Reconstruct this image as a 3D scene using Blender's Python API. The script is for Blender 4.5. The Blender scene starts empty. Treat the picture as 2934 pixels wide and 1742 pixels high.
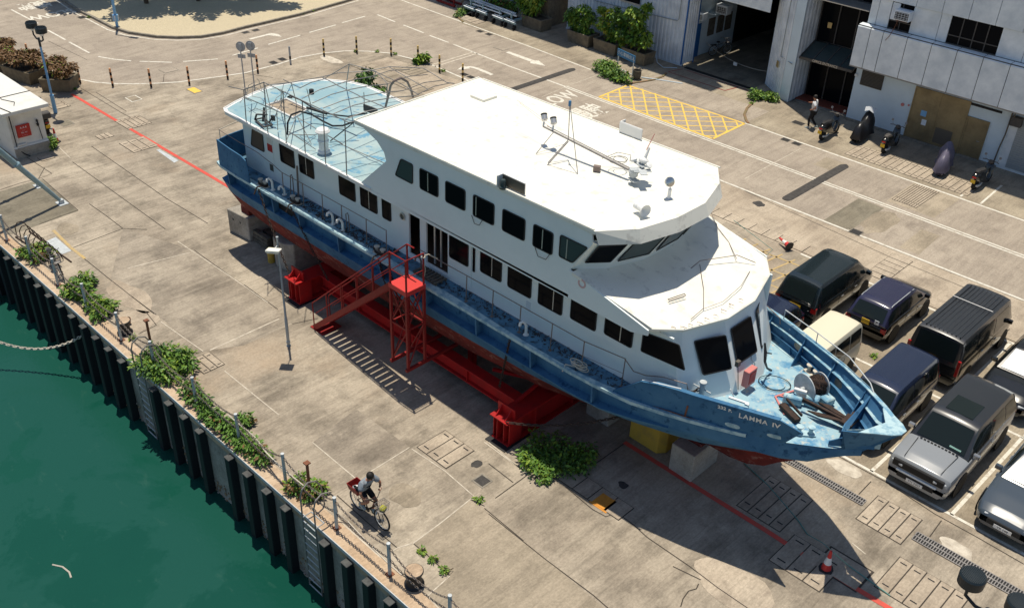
import bpy, bmesh, math, random
from math import sin, cos, pi, radians, sqrt, atan2
from mathutils import Vector, Matrix, noise
random.seed(7)
C = bpy.context.scene.collection
SC = bpy.context.scene
# ---------------------------------------------------------------- camera, world, sun, exposure
FPX, PITCH, ROLL, YAW, CAMH = 2824.7, radians(32.885), radians(-2.388), radians(133.196), 20.3
PW, PH = 2934, 1742
FW = Vector((cos(YAW)*cos(PITCH), sin(YAW)*cos(PITCH), -sin(PITCH)))
_r = FW.cross(Vector((0, 0, 1))).normalized(); _d = FW.cross(_r)
RT = _r*cos(ROLL) + _d*sin(ROLL); DN = FW.cross(RT)
cd = bpy.data.cameras.new('camera'); cam = bpy.data.objects.new('camera', cd); C.objects.link(cam)
cd.sensor_fit = 'HORIZONTAL'; cd.sensor_width = 36; cd.lens = FPX*36/PW; cd.clip_end = 2000; cd.clip_start = .1
M = Matrix((RT, -DN, -FW)).transposed().to_4x4(); M.translation = Vector((0, 0, CAMH)); cam.matrix_world = M
SC.camera = cam
SUN = Vector((.17, -.10, -1)).normalized()
w = bpy.data.worlds.new('World'); SC.world = w; w.use_nodes = True
nt = w.node_tree; bg = nt.nodes['Background']; sk = nt.nodes.new('ShaderNodeTexSky'); sk.sky_type = 'NISHITA'; sk.sun_disc = False
sk.sun_elevation = radians(79.5); sk.sun_rotation = atan2(-.17, .10); sk.altitude = 0; sk.air_density = 1.0; sk.dust_density = .6
nt.links.new(sk.outputs[0], bg.inputs[0]); bg.inputs[1].default_value = .085
sl = bpy.data.lights.new('sun', 'SUN'); sl.energy = 4.3; sl.angle = radians(.5); sl.color = (1, .92, .78)
so = bpy.data.objects.new('sun', sl); C.objects.link(so); so.rotation_euler = (-SUN).to_track_quat('Z', 'Y').to_euler(); so.location = (0, 0, 60)
SC.view_settings.view_transform = 'Standard'; SC.view_settings.look = 'None'; SC.view_settings.exposure = .12; SC.view_settings.gamma = 1
SC.view_settings.use_curve_mapping = False
# ---------------------------------------------------------------- survey: photograph pixel -> point on a plane of the place
def ray(px, py): return FW*FPX + RT*(px-PW/2) + DN*(py-PH/2)
def P(px, py, z=0.0):
    d = ray(px, py); return Vector((0, 0, CAMH)) + d*((z-CAMH)/d.z)
def PY(px, py, y):
    d = ray(px, py); return Vector((0, 0, CAMH)) + d*(y/d.y)
def crop(x0, y0):
    return lambda x, y, z=0.0: P(x0+.32*x, y0+.32*y, z)
c6 = crop(600, 380); c7 = crop(700, 650); c14 = crop(1400, 800); c14b = crop(1400, 380); c21 = crop(2134, 850); c70 = crop(700, 0); c00 = crop(0, 0)
c04 = crop(0, 420); c14t = crop(1400, 0); c21t = crop(2134, 0); c24 = crop(2134, 420); c2l = crop(2134, 1267); c7l = crop(700, 1267); c0l = crop(0, 850); c14l = crop(1400, 1267)
# ---------------------------------------------------------------- materials
def mat(name, col, rough=.6, metal=0, col2=None, nscale=3, bump=0, bscale=30, spec=.4, stretch=(1, 1, 1), lo=.35, hi=.65, col3=None, n3=20, coat=0, trans=0):
    m = bpy.data.materials.new(name); m.use_nodes = True; n = m.node_tree.nodes; l = m.node_tree.links
    b = n['Principled BSDF']; b.inputs['Roughness'].default_value = rough; b.inputs['Metallic'].default_value = metal
    b.inputs['Specular IOR Level'].default_value = spec; b.inputs['Coat Weight'].default_value = coat; b.inputs['Coat Roughness'].default_value = .05
    b.inputs['Base Color'].default_value = (*col, 1)
    if trans: b.inputs['Transmission Weight'].default_value = trans
    if col2 or bump:
        g = n.new('ShaderNodeNewGeometry'); mp = n.new('ShaderNodeMapping'); mp.inputs['Scale'].default_value = stretch; l.new(g.outputs['Position'], mp.inputs[0])
    def noisef(sc, lo, hi, det=6):
        t = n.new('ShaderNodeTexNoise'); t.inputs['Scale'].default_value = sc; t.inputs['Detail'].default_value = det; t.inputs['Roughness'].default_value = .62
        l.new(mp.outputs[0], t.inputs[0]); r = n.new('ShaderNodeMapRange'); r.inputs[1].default_value = lo; r.inputs[2].default_value = hi; l.new(t.outputs[0], r.inputs[0]); return r.outputs[0]
    if col2:
        x = n.new('ShaderNodeMix'); x.data_type = 'RGBA'; l.new(noisef(nscale, lo, hi), x.inputs[0]); x.inputs[6].default_value = (*col, 1); x.inputs[7].default_value = (*col2, 1)
        out = x.outputs[2]
        if col3:
            y = n.new('ShaderNodeMix'); y.data_type = 'RGBA'; l.new(noisef(n3, .56, .66), y.inputs[0]); l.new(out, y.inputs[6]); y.inputs[7].default_value = (*col3, 1); out = y.outputs[2]
        l.new(out, b.inputs['Base Color'])
    if bump:
        bp = n.new('ShaderNodeBump'); bp.inputs['Strength'].default_value = bump; bp.inputs['Distance'].default_value = .02
        l.new(noisef(bscale, 0, 1, 4), bp.inputs['Height']); l.new(bp.outputs[0], b.inputs['Normal'])
    return m
def concrete(name, base, dark, light, streak=.5, seed=0, warm=None, fine=.25, stainlo=.52):
    """weathered concrete: broad stains, broom streaks across the quay, fine grain, rust-warm patches"""
    m = bpy.data.materials.new(name); m.use_nodes = True; n = m.node_tree.nodes; l = m.node_tree.links
    b = n['Principled BSDF']; b.inputs['Roughness'].default_value = .9; b.inputs['Specular IOR Level'].default_value = .2
    g = n.new('ShaderNodeNewGeometry')
    def nz(sc, st, det=6, ro=.6, off=0):
        mp = n.new('ShaderNodeMapping'); mp.inputs['Scale'].default_value = st; mp.inputs['Location'].default_value = (off+seed, off*2+seed, 0); l.new(g.outputs['Position'], mp.inputs[0])
        t = n.new('ShaderNodeTexNoise'); t.inputs['Scale'].default_value = sc; t.inputs['Detail'].default_value = det; t.inputs['Roughness'].default_value = ro; l.new(mp.outputs[0], t.inputs[0]); return t.outputs[0]
    def rng(s, lo, hi, a=0, c=1):
        r = n.new('ShaderNodeMapRange'); r.inputs[1].default_value = lo; r.inputs[2].default_value = hi; r.inputs[3].default_value = a; r.inputs[4].default_value = c; l.new(s, r.inputs[0]); return r.outputs[0]
    def mix(f, a, c):
        x = n.new('ShaderNodeMix'); x.data_type = 'RGBA'; l.new(f, x.inputs[0])
        for k, v in ((6, a), (7, c)):
            if isinstance(v, tuple): x.inputs[k].default_value = (*v, 1)
            else: l.new(v, x.inputs[k])
        return x.outputs[2]
    col = mix(rng(nz(.28, (1, 1, 1), 7, .62), .38, .62), base, light)
    col = mix(rng(nz(.55, (1, .7, 1), 9, .68, 11), stainlo, .70, 0, .85), col, dark)
    col = mix(rng(nz(1.6, (1.6, .2, 1), 8, .72, 23), .46, .70, 0, streak), col, dark)
    col = mix(rng(nz(2.0, (1.7, .16, 1), 7, .7, 31), .50, .70, 0, streak), col, light)
    col = mix(rng(nz(.9, (1, 1, 1), 9, .74, 61), .50, .68, 0, .55), col, dark)
    col = mix(rng(nz(5, (2.4, .12, 1), 5, .7, 71), .52, .74, 0, streak*.9), col, dark)
    if warm: col = mix(rng(nz(.16, (1, 1, 1), 6, .6, 47), .55, .68, 0, .7), col, warm)
    mlt = n.new('ShaderNodeMix'); mlt.data_type = 'RGBA'; mlt.blend_type = 'MULTIPLY'; mlt.inputs[0].default_value = 1
    gr = rng(nz(16, (1, .6, 1), 5, .75, 5), .3, .7, 1-fine, 1+fine*.6); cb = n.new('ShaderNodeCombineColor')
    for k in range(3): l.new(gr, cb.inputs[k])
    l.new(col, mlt.inputs[6]); l.new(cb.outputs[0], mlt.inputs[7]); l.new(mlt.outputs[2], b.inputs['Base Color'])
    bp = n.new('ShaderNodeBump'); bp.inputs['Strength'].default_value = .35; bp.inputs['Distance'].default_value = .02; l.new(nz(25, (1, .4, 1), 4, .7), bp.inputs['Height']); l.new(bp.outputs[0], b.inputs['Normal'])
    return m
MT = {}
def dm(k, *a, **kw): MT[k] = mat(k, *a, **kw); return MT[k]
MT['apron'] = concrete('apron_concrete', (.335, .283, .22), (.125, .106, .082), (.47, .405, .315), warm=(.40, .31, .22), stainlo=.48)
MT['apron3'] = concrete('apron_concrete_mid', (.315, .268, .21), (.13, .11, .088), (.44, .38, .30), seed=17, stainlo=.48)
MT['apron2'] = concrete('apron_concrete_old', (.31, .262, .195), (.19, .16, .12), (.44, .37, .28), seed=3)
MT['road'] = concrete('road_concrete', (.34, .29, .235), (.215, .18, .146), (.42, .36, .29), streak=.6, seed=9, stainlo=.56)
MT['coping'] = concrete('coping_concrete', (.50, .36, .235), (.27, .19, .13), (.58, .45, .32), seed=5)
MT['parking'] = concrete('parking_concrete', (.30, .25, .185), (.15, .125, .095), (.42, .36, .27), seed=14)
MT['qwall'] = concrete('quay_wall_concrete', (.34, .32, .28), (.13, .12, .105), (.44, .41, .36), seed=2)
MT['slab'] = concrete('cover_slab_concrete', (.40, .33, .25), (.22, .18, .14), (.52, .44, .34), seed=21)
MT['block'] = concrete('block_concrete', (.36, .33, .28), (.2, .18, .15), (.5, .46, .4), seed=8)
MT['grime'] = concrete('grimy_concrete', (.20, .175, .13), (.10, .09, .07), (.28, .25, .19), seed=31)
dm('joint', (.055, .046, .037), .95); dm('sealant', (.62, .56, .46), .9, col2=(.4, .35, .28), nscale=4)
dm('white_line', (.66, .63, .55), .85, col2=(.46, .41, .33), nscale=5, lo=.5, hi=.66)
dm('yellow_line', (.80, .52, .09), .85, col2=(.55, .40, .16), nscale=5, lo=.5, hi=.68)
dm('red_line', (.62, .085, .06), .85, col2=(.42, .10, .07), nscale=4, lo=.45, hi=.7)
dm('faded_yellow', (.52, .36, .13), .9, col2=(.40, .32, .2), nscale=6)
dm('tar', (.045, .042, .04), .95, col2=(.075, .07, .065), nscale=6, bump=.5)
dm('steel_dark', (.05, .05, .052), .6, col2=(.09, .08, .07), nscale=8)
dm('white_paint', (.80, .80, .78), .45, col2=(.70, .70, .67), nscale=1.2, lo=.45, hi=.75)
dm('roof_white', (.84, .82, .73), .5, spec=.2, col2=(.76, .74, .65), nscale=.7, lo=.45, hi=.75, col3=(.66, .64, .57), n3=3)
dm('house_white', (.80, .85, .84), .45, spec=.2, col2=(.73, .78, .77), nscale=.9, lo=.45, hi=.8)
dm('blue_hull', (.042, .135, .265), .7, spec=.12, col2=(.085, .21, .34), nscale=.9, lo=.4, hi=.7, col3=(.022, .08, .17), n3=4, bump=.1, bscale=4)
dm('blue_light', (.16, .34, .47), .55, col2=(.42, .56, .58), nscale=3.5, lo=.42, hi=.58, col3=(.12, .25, .38), n3=9)
dm('blue_strip', (.42, .58, .62), .55, col2=(.20, .36, .46), nscale=4, lo=.45, hi=.6)
dm('blue_deck', (.10, .25, .38), .7, col2=(.055, .13, .20), nscale=3, lo=.4, hi=.6, col3=(.025, .028, .03), n3=6)
dm('blue_foredeck', (.31, .47, .54), .75, spec=.2, col2=(.10, .26, .42), nscale=2.2, lo=.48, hi=.62, col3=(.48, .50, .46), n3=7)
dm('blue_roofdeck', (.25, .39, .44), .8, spec=.15, col2=(.36, .46, .47), nscale=.8, lo=.42, hi=.6, col3=(.13, .30, .43), n3=2.6, bump=.1)
dm('red_hull', (.20, .040, .034), .85, spec=.1, col2=(.11, .026, .025), nscale=1.6, lo=.4, hi=.65, col3=(.27, .13, .11), n3=4, bump=.2)
dm('red_steel', (.44, .016, .016), .5, spec=.2, col2=(.30, .018, .018), nscale=2, lo=.45, hi=.7)
dm('red_frame', (.27, .018, .018), .5, spec=.2, col2=(.24, .025, .022), nscale=3)
dm('red_sign', (.42, .022, .015), .5); dm('red_bright', (.60, .045, .04), .5); dm('faded_red', (.58, .20, .18), .6); dm('pink_ring', (.66, .42, .40), .6)
dm('glass_dark', (.005, .006, .008), .12, spec=.04); dm('glass_grey', (.05, .07, .07), .12, spec=.25); dm('rubber', (.02, .02, .022), .6)
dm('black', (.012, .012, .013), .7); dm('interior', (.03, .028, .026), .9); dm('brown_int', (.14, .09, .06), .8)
dm('alu', (.55, .55, .54), .35, .6); dm('galv', (.55, .58, .59), .6, .1, col2=(.40, .43, .44), nscale=6)
dm('steel_pipe', (.20, .19, .185), .55, .3, col2=(.30, .28, .26), nscale=5); dm('rail_grey', (.22, .17, .15), .6, .3)
dm('rust', (.26, .10, .05), .85, col2=(.12, .05, .03), nscale=8, bump=.4); dm('rust_dark', (.028, .02, .017), .9, col2=(.065, .038, .028), nscale=8)
dm('rope', (.55, .50, .42), .9); dm('hose', (.02, .02, .022), .5); dm('chain', (.30, .27, .24), .6, .4, col2=(.16, .11, .08), nscale=20)
dm('pole_blue', (.19, .42, .68), .45); dm('gantry_blue', (.22, .34, .40), .4, .2, col2=(.30, .42, .46), nscale=4)
dm('pole_grey', (.34, .38, .40), .5, .2); dm('lamp_black', (.012, .02, .026), .45); dm('fender_black', (.010, .014, .018), .6)
dm('fender_cap', (.09, .095, .09), .8, col2=(.05, .05, .05), nscale=8)
dm('orange_post', (.80, .40, .19), .6); dm('yellow_post', (.80, .56, .20), .6); dm('grey_post', (.42, .43, .43), .6)
dm('yellow_block', (.52, .34, .05), .8, col2=(.40, .27, .06), nscale=3, lo=.5, hi=.7); dm('timber', (.16, .14, .11), .9, col2=(.08, .07, .055), nscale=6)
dm('sheet_white', (.78, .83, .87), .5, spec=.2, col2=(.56, .61, .66), nscale=1.0); dm('panel_white', (.83, .88, .90), .45, spec=.2, col2=(.62, .68, .72), nscale=1.1)
dm('wall_blue', (.62, .73, .80), .6, spec=.2, col2=(.56, .66, .72), nscale=.9); dm('shed_white', (.70, .69, .64), .7, col2=(.55, .54, .50), nscale=1.5, lo=.5, hi=.75)
dm('bronze', (.30, .24, .13), .5, .3, col2=(.20, .155, .085), nscale=1.4); dm('louvre', (.11, .095, .075), .6); dm('soffit', (.30, .30, .30), .8)
dm('kerb_brick', (.26, .14, .085), .9, col2=(.16, .15, .07), nscale=3); dm('tile_red', (.24, .06, .035), .7); dm('kerb', (.30, .27, .22), .9, col2=(.18, .16, .13), nscale=4)
dm('paving', (.62, .54, .38), .9, col2=(.54, .46, .32), nscale=2); dm('planter', (.20, .165, .11), .9, col2=(.12, .10, .07), nscale=4)
dm('soil', (.06, .045, .03), 1); dm('leaf_a', (.10, .205, .025), .55); dm('leaf_b', (.19, .28, .025), .55); dm('leaf_c', (.035, .09, .018), .6)
dm('leaf_y', (.34, .33, .03), .55); dm('leaf_r', (.16, .085, .03), .6); dm('leaf_r2', (.11, .06, .025), .6); dm('stem', (.10, .07, .045), .9)
dm('tyre', (.015, .015, .015), .8); dm('rim', (.24, .24, .25), .35, .7); dm('plate_y', (.75, .48, .03), .5); dm('plate_w', (.8, .8, .78), .5)
dm('tail_red', (.35, .012, .012), .25); dm('head_glass', (.55, .57, .58), .12, spec=.8); dm('chrome', (.6, .6, .6), .15, .9)
dm('skin', (.42, .19, .115), .6); dm('hair', (.015, .012, .010), .6); dm('shirt_grey', (.27, .30, .33), .85, col2=(.20, .24, .28), nscale=9); dm('shirt_white', (.70, .70, .70), .85)
dm('cloth_black', (.012, .012, .014), .85); dm('shoe', (.34, .42, .42), .7); dm('blue_sign', (.05, .20, .40), .5); dm('orange_lid', (.62, .26, .03), .7, col2=(.5, .2, .03), nscale=5)
dm('tarp_purple', (.12, .11, .16), .45, bump=.2); dm('tarp_black', (.018, .018, .02), .35, bump=.2); dm('tarp_silver', (.5, .52, .54), .35)
dm('blue_door', (.02, .12, .35), .5); dm('brass', (.55, .42, .2), .4, .6); dm('foam', (.12, .27, .24), .3); dm('mud', (.28, .2, .12), 1)
# ---------------------------------------------------------------- mesh helpers
ORG = {}
def tag(o, label=None, cat=None, group=None, kind=None):
    if label: o['label'] = label
    if cat: o['category'] = cat
    if group: o['group'] = group
    if kind: o['kind'] = kind
    return o
def thing(name, label, cat, loc=(0, 0, 0), rz=0, group=None):
    o = bpy.data.objects.new(name, None); o.empty_display_size = .2; C.objects.link(o); o.location = loc; o.rotation_euler = (0, 0, rz)
    ORG[o.name] = Vector(loc) if not rz else Vector((0, 0, 0)); return tag(o, label, cat, group)
def local(o): ORG[o.name] = Vector((0, 0, 0)); return o
class MB:
    def __init__(s): s.v = []; s.f = []; s.m = []
    def add(s, vs, fs, mi=0):
        k = len(s.v); s.v += [Vector(p) for p in vs]; s.f += [tuple(i+k for i in f) for f in fs]; s.m += [mi]*len(fs); return s
    def box(s, x0, x1, y0, y1, z0, z1, mi=0):
        v = [(x, y, z) for x in (x0, x1) for y in (y0, y1) for z in (z0, z1)]
        return s.add(v, [(0, 1, 3, 2), (4, 6, 7, 5), (0, 4, 5, 1), (2, 3, 7, 6), (0, 2, 6, 4), (1, 5, 7, 3)], mi)
    def cbox(s, c, sz, mi=0, rz=0, R=None):
        h = Vector(sz)/2; R = R or Matrix.Rotation(rz, 3, 'Z'); c = Vector(c)
        v = [c + R @ Vector((x*h.x, y*h.y, z*h.z)) for x in (-1, 1) for y in (-1, 1) for z in (-1, 1)]
        return s.add(v, [(0, 1, 3, 2), (4, 6, 7, 5), (0, 4, 5, 1), (2, 3, 7, 6), (0, 2, 6, 4), (1, 5, 7, 3)], mi)
    def beam(s, p, q, w, h, mi=0, up=(0, 0, 1)):
        p = Vector(p); q = Vector(q); d = (q-p).normalized(); u = Vector(up)
        if abs(d.dot(u)) > .99: u = Vector((0, 1, 0))
        a = d.cross(u).normalized()*(w/2); u = a.cross(d).normalized()*(h/2)
        v = [e+i*a+j*u for e in (p, q) for i in (-1, 1) for j in (-1, 1)]
        return s.add(v, [(0, 1, 3, 2), (4, 6, 7, 5), (0, 4, 5, 1), (2, 3, 7, 6), (0, 2, 6, 4), (1, 5, 7, 3)], mi)
    def tube(s, pts, r, n=6, mi=0, closed=False):
        pts = [Vector(p) for p in pts]; N = len(pts); rr = r if isinstance(r, (list, tuple)) else [r]*N; rings = []; pu = None
        for i, p in enumerate(pts):
            if closed: d = pts[(i+1) % N]-pts[i-1]
            else: d = pts[min(i+1, N-1)]-pts[max(i-1, 0)]
            d = d.normalized() if d.length > 1e-9 else Vector((0, 0, 1))
            if pu is None:
                u = Vector((0, 0, 1)) if abs(d.z) < .9 else Vector((1, 0, 0)); pu = (u-d*u.dot(d)).normalized()
            else:
                pu = (pu-d*pu.dot(d)); pu = pu.normalized() if pu.length > 1e-6 else d.orthogonal().normalized()
            b = d.cross(pu); rings.append([p+(pu*cos(2*pi*k/n)+b*sin(2*pi*k/n))*rr[i] for k in range(n)])
        v = [x for g in rings for x in g]; f = []
        for i in range(N if closed else N-1):
            j = (i+1) % N
            for k in range(n): f.append((i*n+k, i*n+(k+1) % n, j*n+(k+1) % n, j*n+k))
        if not closed: f += [tuple(range(n))[::-1], tuple((N-1)*n+k for k in range(n))]
        return s.add(v, f, mi)
    def cyl(s, c, r, h, n=16, mi=0, r2=None):
        c = Vector(c); return s.tube([c, c+Vector((0, 0, h))], [r, r if r2 is None else r2], n, mi)
    def lathe(s, c, prof, n=20, mi=0, axis=None, caps=True):
        c = Vector(c); ax = Vector(axis or (0, 0, 1)).normalized(); u = ax.orthogonal().normalized(); b = ax.cross(u)
        v = [c+ax*z+(u*cos(2*pi*k/n)+b*sin(2*pi*k/n))*r for r, z in prof for k in range(n)]; f = []
        for i in range(len(prof)-1):
            for k in range(n): f.append((i*n+k, i*n+(k+1) % n, (i+1)*n+(k+1) % n, (i+1)*n+k))
        if caps and prof[0][0] > 1e-6: f.append(tuple(range(n))[::-1])
        if caps and prof[-1][0] > 1e-6: f.append(tuple((len(prof)-1)*n+k for k in range(n)))
        return s.add(v, f, mi)
    def prism(s, poly, z0, z1, mi=0, mside=None):
        """poly: list of xy; z0/z1 numbers or lists per vertex"""
        n = len(poly); a = z0 if isinstance(z0, (list, tuple)) else [z0]*n; b = z1 if isinstance(z1, (list, tuple)) else [z1]*n
        v = [(p[0], p[1], a[i]) for i, p in enumerate(poly)]+[(p[0], p[1], b[i]) for i, p in enumerate(poly)]
        s.add(v, [tuple(range(n))[::-1], tuple(range(n, 2*n))], mi); k = len(s.v)-2*n
        s.f += [(k+i, k+(i+1) % n, k+n+(i+1) % n, k+n+i) for i in range(n)]; s.m += [mi if mside is None else mside]*n; return s
    def plate(s, pts, nrm, t, mi=0):
        """planar polygon in 3D given thickness t along nrm"""
        pts = [Vector(p) for p in pts]; d = Vector(nrm).normalized()*t; n = len(pts)
        v = pts+[p+d for p in pts]
        return s.add(v, [tuple(range(n))[::-1], tuple(range(n, 2*n))]+[(i, (i+1) % n, n+(i+1) % n, n+i) for i in range(n)], mi)
    def loft(s, rings, mi=0, closed=False, caps=True, mrow=None):
        n = len(rings[0]); v = [x for g in rings for x in g]; k0 = len(s.v); s.v += [Vector(x) for x in v]
        for i in range(len(rings)-1):
            for k in range(n if closed else n-1):
                s.f.append((k0+i*n+k, k0+i*n+(k+1) % n, k0+(i+1)*n+(k+1) % n, k0+(i+1)*n+k)); s.m.append(mrow[k] if mrow else mi)
        if caps:
            s.f += [tuple(k0+k for k in range(n))[::-1], tuple(k0+(len(rings)-1)*n+k for k in range(n))]; s.m += [mi, mi]
        return s
    def strip(s, pts, wd, z=.004, mi=0):
        """flat painted line along ground points"""
        pts = [Vector((p[0], p[1], 0)) for p in pts]; L = []; Rr = []
        for i, p in enumerate(pts):
            d = (pts[min(i+1, len(pts)-1)]-pts[max(i-1, 0)]); d.normalize(); nn = Vector((-d.y, d.x, 0))*(wd/2); L.append(p+nn); Rr.append(p-nn)
        for i in range(len(pts)-1):
            s.add([(q.x, q.y, z) for q in (Rr[i], Rr[i+1], L[i+1], L[i])], [(0, 1, 2, 3)], mi)
        return s
    def flat(s, pts, z=.004, mi=0): return s.add([(p[0], p[1], z) for p in pts], [tuple(range(len(pts)))], mi)
    def build(s, name, mats, parent=None, smooth=True, ang=35, origin=None, bevel=0, recalc=True):
        me = bpy.data.meshes.new(name); mats = mats if isinstance(mats, (list, tuple)) else [mats]
        off = Vector((0, 0, 0))
        if parent is not None: off = ORG.get(parent.name, off)
        elif origin is not None: off = Vector(origin)
        me.from_pydata([p-off for p in s.v], [], s.f); me.update()
        for k in mats: me.materials.append(MT[k] if isinstance(k, str) else k)
        if len(mats) > 1:
            for p, k in zip(me.polygons, s.m): p.material_index = min(k, len(mats)-1)
        if recalc:
            bm = bmesh.new(); bm.from_mesh(me); bmesh.ops.recalc_face_normals(bm, faces=bm.faces)
            if bevel:
                es = [e for e in bm.edges if len(e.link_faces) == 2 and e.calc_face_angle(0) > radians(40)]
                bmesh.ops.bevel(bm, geom=es, offset=bevel, segments=1, affect='EDGES', clamp_overlap=True)
            bm.to_mesh(me); bm.free()
        if smooth:
            for p in me.polygons: p.use_smooth = True
            me.set_sharp_from_angle(angle=radians(ang))
        o = bpy.data.objects.new(name, me); C.objects.link(o)
        if parent is not None: o.parent = parent; ORG[o.name] = off
        elif origin is not None: o.location = off; ORG[o.name] = off
        return o
def dup(root, loc, rz=0, label=None, group=None):
    r = root.copy(); C.objects.link(r); r.location = loc; r.rotation_euler = (0, 0, rz)
    if label: r['label'] = label
    if group: r['group'] = group
    for ch in list(root.children):
        c = ch.copy(); C.objects.link(c); c.parent = r
        for g in ch.children:
            d = g.copy(); C.objects.link(d); d.parent = c
    return r
def text(name, s, size, mx, m, parent=None, sx=1, depth=0, cond=None):
    """lettering: letters in the local XY plane of mx, centred"""
    cu = bpy.data.curves.new(name, 'FONT'); cu.body = s; cu.size = size; cu.align_x = 'CENTER'; cu.align_y = 'CENTER'; cu.extrude = depth; cu.resolution_u = 3
    if cond: cu.offset = cond
    t = bpy.data.objects.new(name+'_tmp', cu); C.objects.link(t); bpy.context.view_layer.update()
    me = bpy.data.meshes.new_from_object(t.evaluated_get(bpy.context.evaluated_depsgraph_get())); C.objects.unlink(t); bpy.data.objects.remove(t)
    off = ORG.get(parent.name, Vector((0, 0, 0))) if parent is not None else Vector((0, 0, 0))
    me.transform(Matrix.Translation(-off) @ mx @ Matrix.Diagonal((sx, 1, 1, 1))); me.materials.clear(); me.materials.append(MT[m])
    for p in me.polygons: p.material_index = 0
    o = bpy.data.objects.new(name, me); C.objects.link(o)
    if parent is not None: o.parent = parent; ORG[o.name] = off
    return o
def frame(o, x, y):
    """matrix with origin o, x axis along x, y axis along y"""
    x = Vector(x).normalized(); z = x.cross(Vector(y)).normalized(); y = z.cross(x); m = Matrix((x, y, z)).transposed().to_4x4(); m.translation = Vector(o); return m
def structure(o): o['kind'] = 'structure'; return o
def sag(p, q, s, n=14):
    p = Vector(p); q = Vector(q); return [p.lerp(q, i/n)-Vector((0, 0, 4*s*(i/n)*(1-i/n))) for i in range(n+1)]
def arc(c, r, a0, a1, n, ax=(1, 0, 0), ay=(0, 1, 0)):
    c = Vector(c); ax = Vector(ax); ay = Vector(ay); return [c+ax*r*cos(a0+(a1-a0)*i/n)+ay*r*sin(a0+(a1-a0)*i/n) for i in range(n+1)]
def chain_mesh(mb, pts, ln=.11, r=.013, wd=.03, mi=0):
    """links along a polyline, alternately turned"""
    L = 0; seg = []; 
    for a, b in zip(pts[:-1], pts[1:]): seg.append((L, a, b)); L += (b-a).length
    n = max(2, int(L/(ln*.8)))
    for i in range(n):
        t = (i+.5)*L/n; s0, a, b = [x for x in seg if x[0] <= t][-1]; d = (b-a).normalized(); p = a+d*(t-s0)
        u = Vector((0, 0, 1)) if abs(d.z) < .9 else Vector((1, 0, 0)); e = d.cross(u).normalized(); u = e.cross(d)
        w_ = e if i % 2 else u
        mb.tube([p-d*ln*.5-w_*wd*.4, p-d*ln*.5+w_*wd*.4, p-d*ln*.25+w_*wd, p+d*ln*.25+w_*wd, p+d*ln*.5+w_*wd*.4, p+d*ln*.5-w_*wd*.4, p+d*ln*.25-w_*wd, p-d*ln*.25-w_*wd], r, 4, mi, closed=True)
    return mb
def leaves(mb, blobs, n, size, rnd, nm=3, droop=.3, flat=.0):
    for i in range(n):
        c, r = rnd.choice(blobs); c = Vector(c); r = Vector(r) if not isinstance(r, (int, float)) else Vector((r, r, r))
        d = Vector((rnd.gauss(0, 1), rnd.gauss(0, 1), rnd.gauss(0, 1))).normalized()*(rnd.random()**.4)
        p = c+Vector((d.x*r.x, d.y*r.y, d.z*r.z)); p.z = max(p.z, .01)
        a = Vector((d.x+rnd.gauss(0, .5), d.y+rnd.gauss(0, .5), rnd.gauss(-.1, .4)-droop)).normalized(); s_ = size*rnd.choice((.5, .8, 1, 1.2, 1.6))
        nn = Vector((rnd.gauss(0, .6), rnd.gauss(0, .6), 1)).normalized(); b = a.cross(nn).normalized()*s_*.24
        mid = p+a*s_*.5+nn*s_*.07
        k = int(nm*(.5+.5*noise.noise(c*.9+d*1.3))+rnd.uniform(-.7, .7)); k = max(0, min(nm-1, k))
        mb.add([p, mid+b, p+a*s_, mid-b], [(0, 1, 2, 3)], k)
    return mb
# ================================================================ SETTING
QY = 10.75; WZ = -2.75
def sheet(name, pts, z, m, label=None):
    o = MB().flat(pts, z).build(name, m, smooth=False, recalc=False); return structure(o)
# ground: one sheet from the quay edge to the horizon
g = MB(); g.add([(-600, QY+.55, 0), (600, QY+.55, 0), (600, 900, 0), (-600, 900, 0)], [(0, 1, 2, 3)]); structure(g.build('ground', 'apron', smooth=False, recalc=False))
q = MB(); q.box(-600, 600, QY, QY+.552, -.32, .006); q.box(-600, 600, QY+.02, QY+.5, -.36, -.325); structure(q.build('quay_coping', 'coping', smooth=False))
q = MB(); q.box(-600, 600, QY-.025, QY, -.10, .012); structure(q.build('quay_edge_angle', 'galv', smooth=False))
q = MB(); q.box(-600, 600, QY+.04, QY+3, -12, -.362); structure(q.build('quay_wall', 'qwall', smooth=False))
# marine growth band at the waterline
rn = random.Random(3); mb = MB()
for i in range(1500):
    x = rn.uniform(-46, -10); z = WZ+rn.random()**2*.75-.05; s = rn.uniform(.02, .06)
    mb.cbox((x, QY+.03, z), (s, s*1.2, s), rn.choice((0, 0, 1)), 0, Matrix.Rotation(rn.random()*3, 3, Vector((rn.random(), rn.random(), 1)).normalized()))
tag(mb.build('barnacles', ['mud', 'block'], smooth=False), 'crust of barnacles and weed along the quay wall waterline', 'barnacles', kind='stuff')
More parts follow.
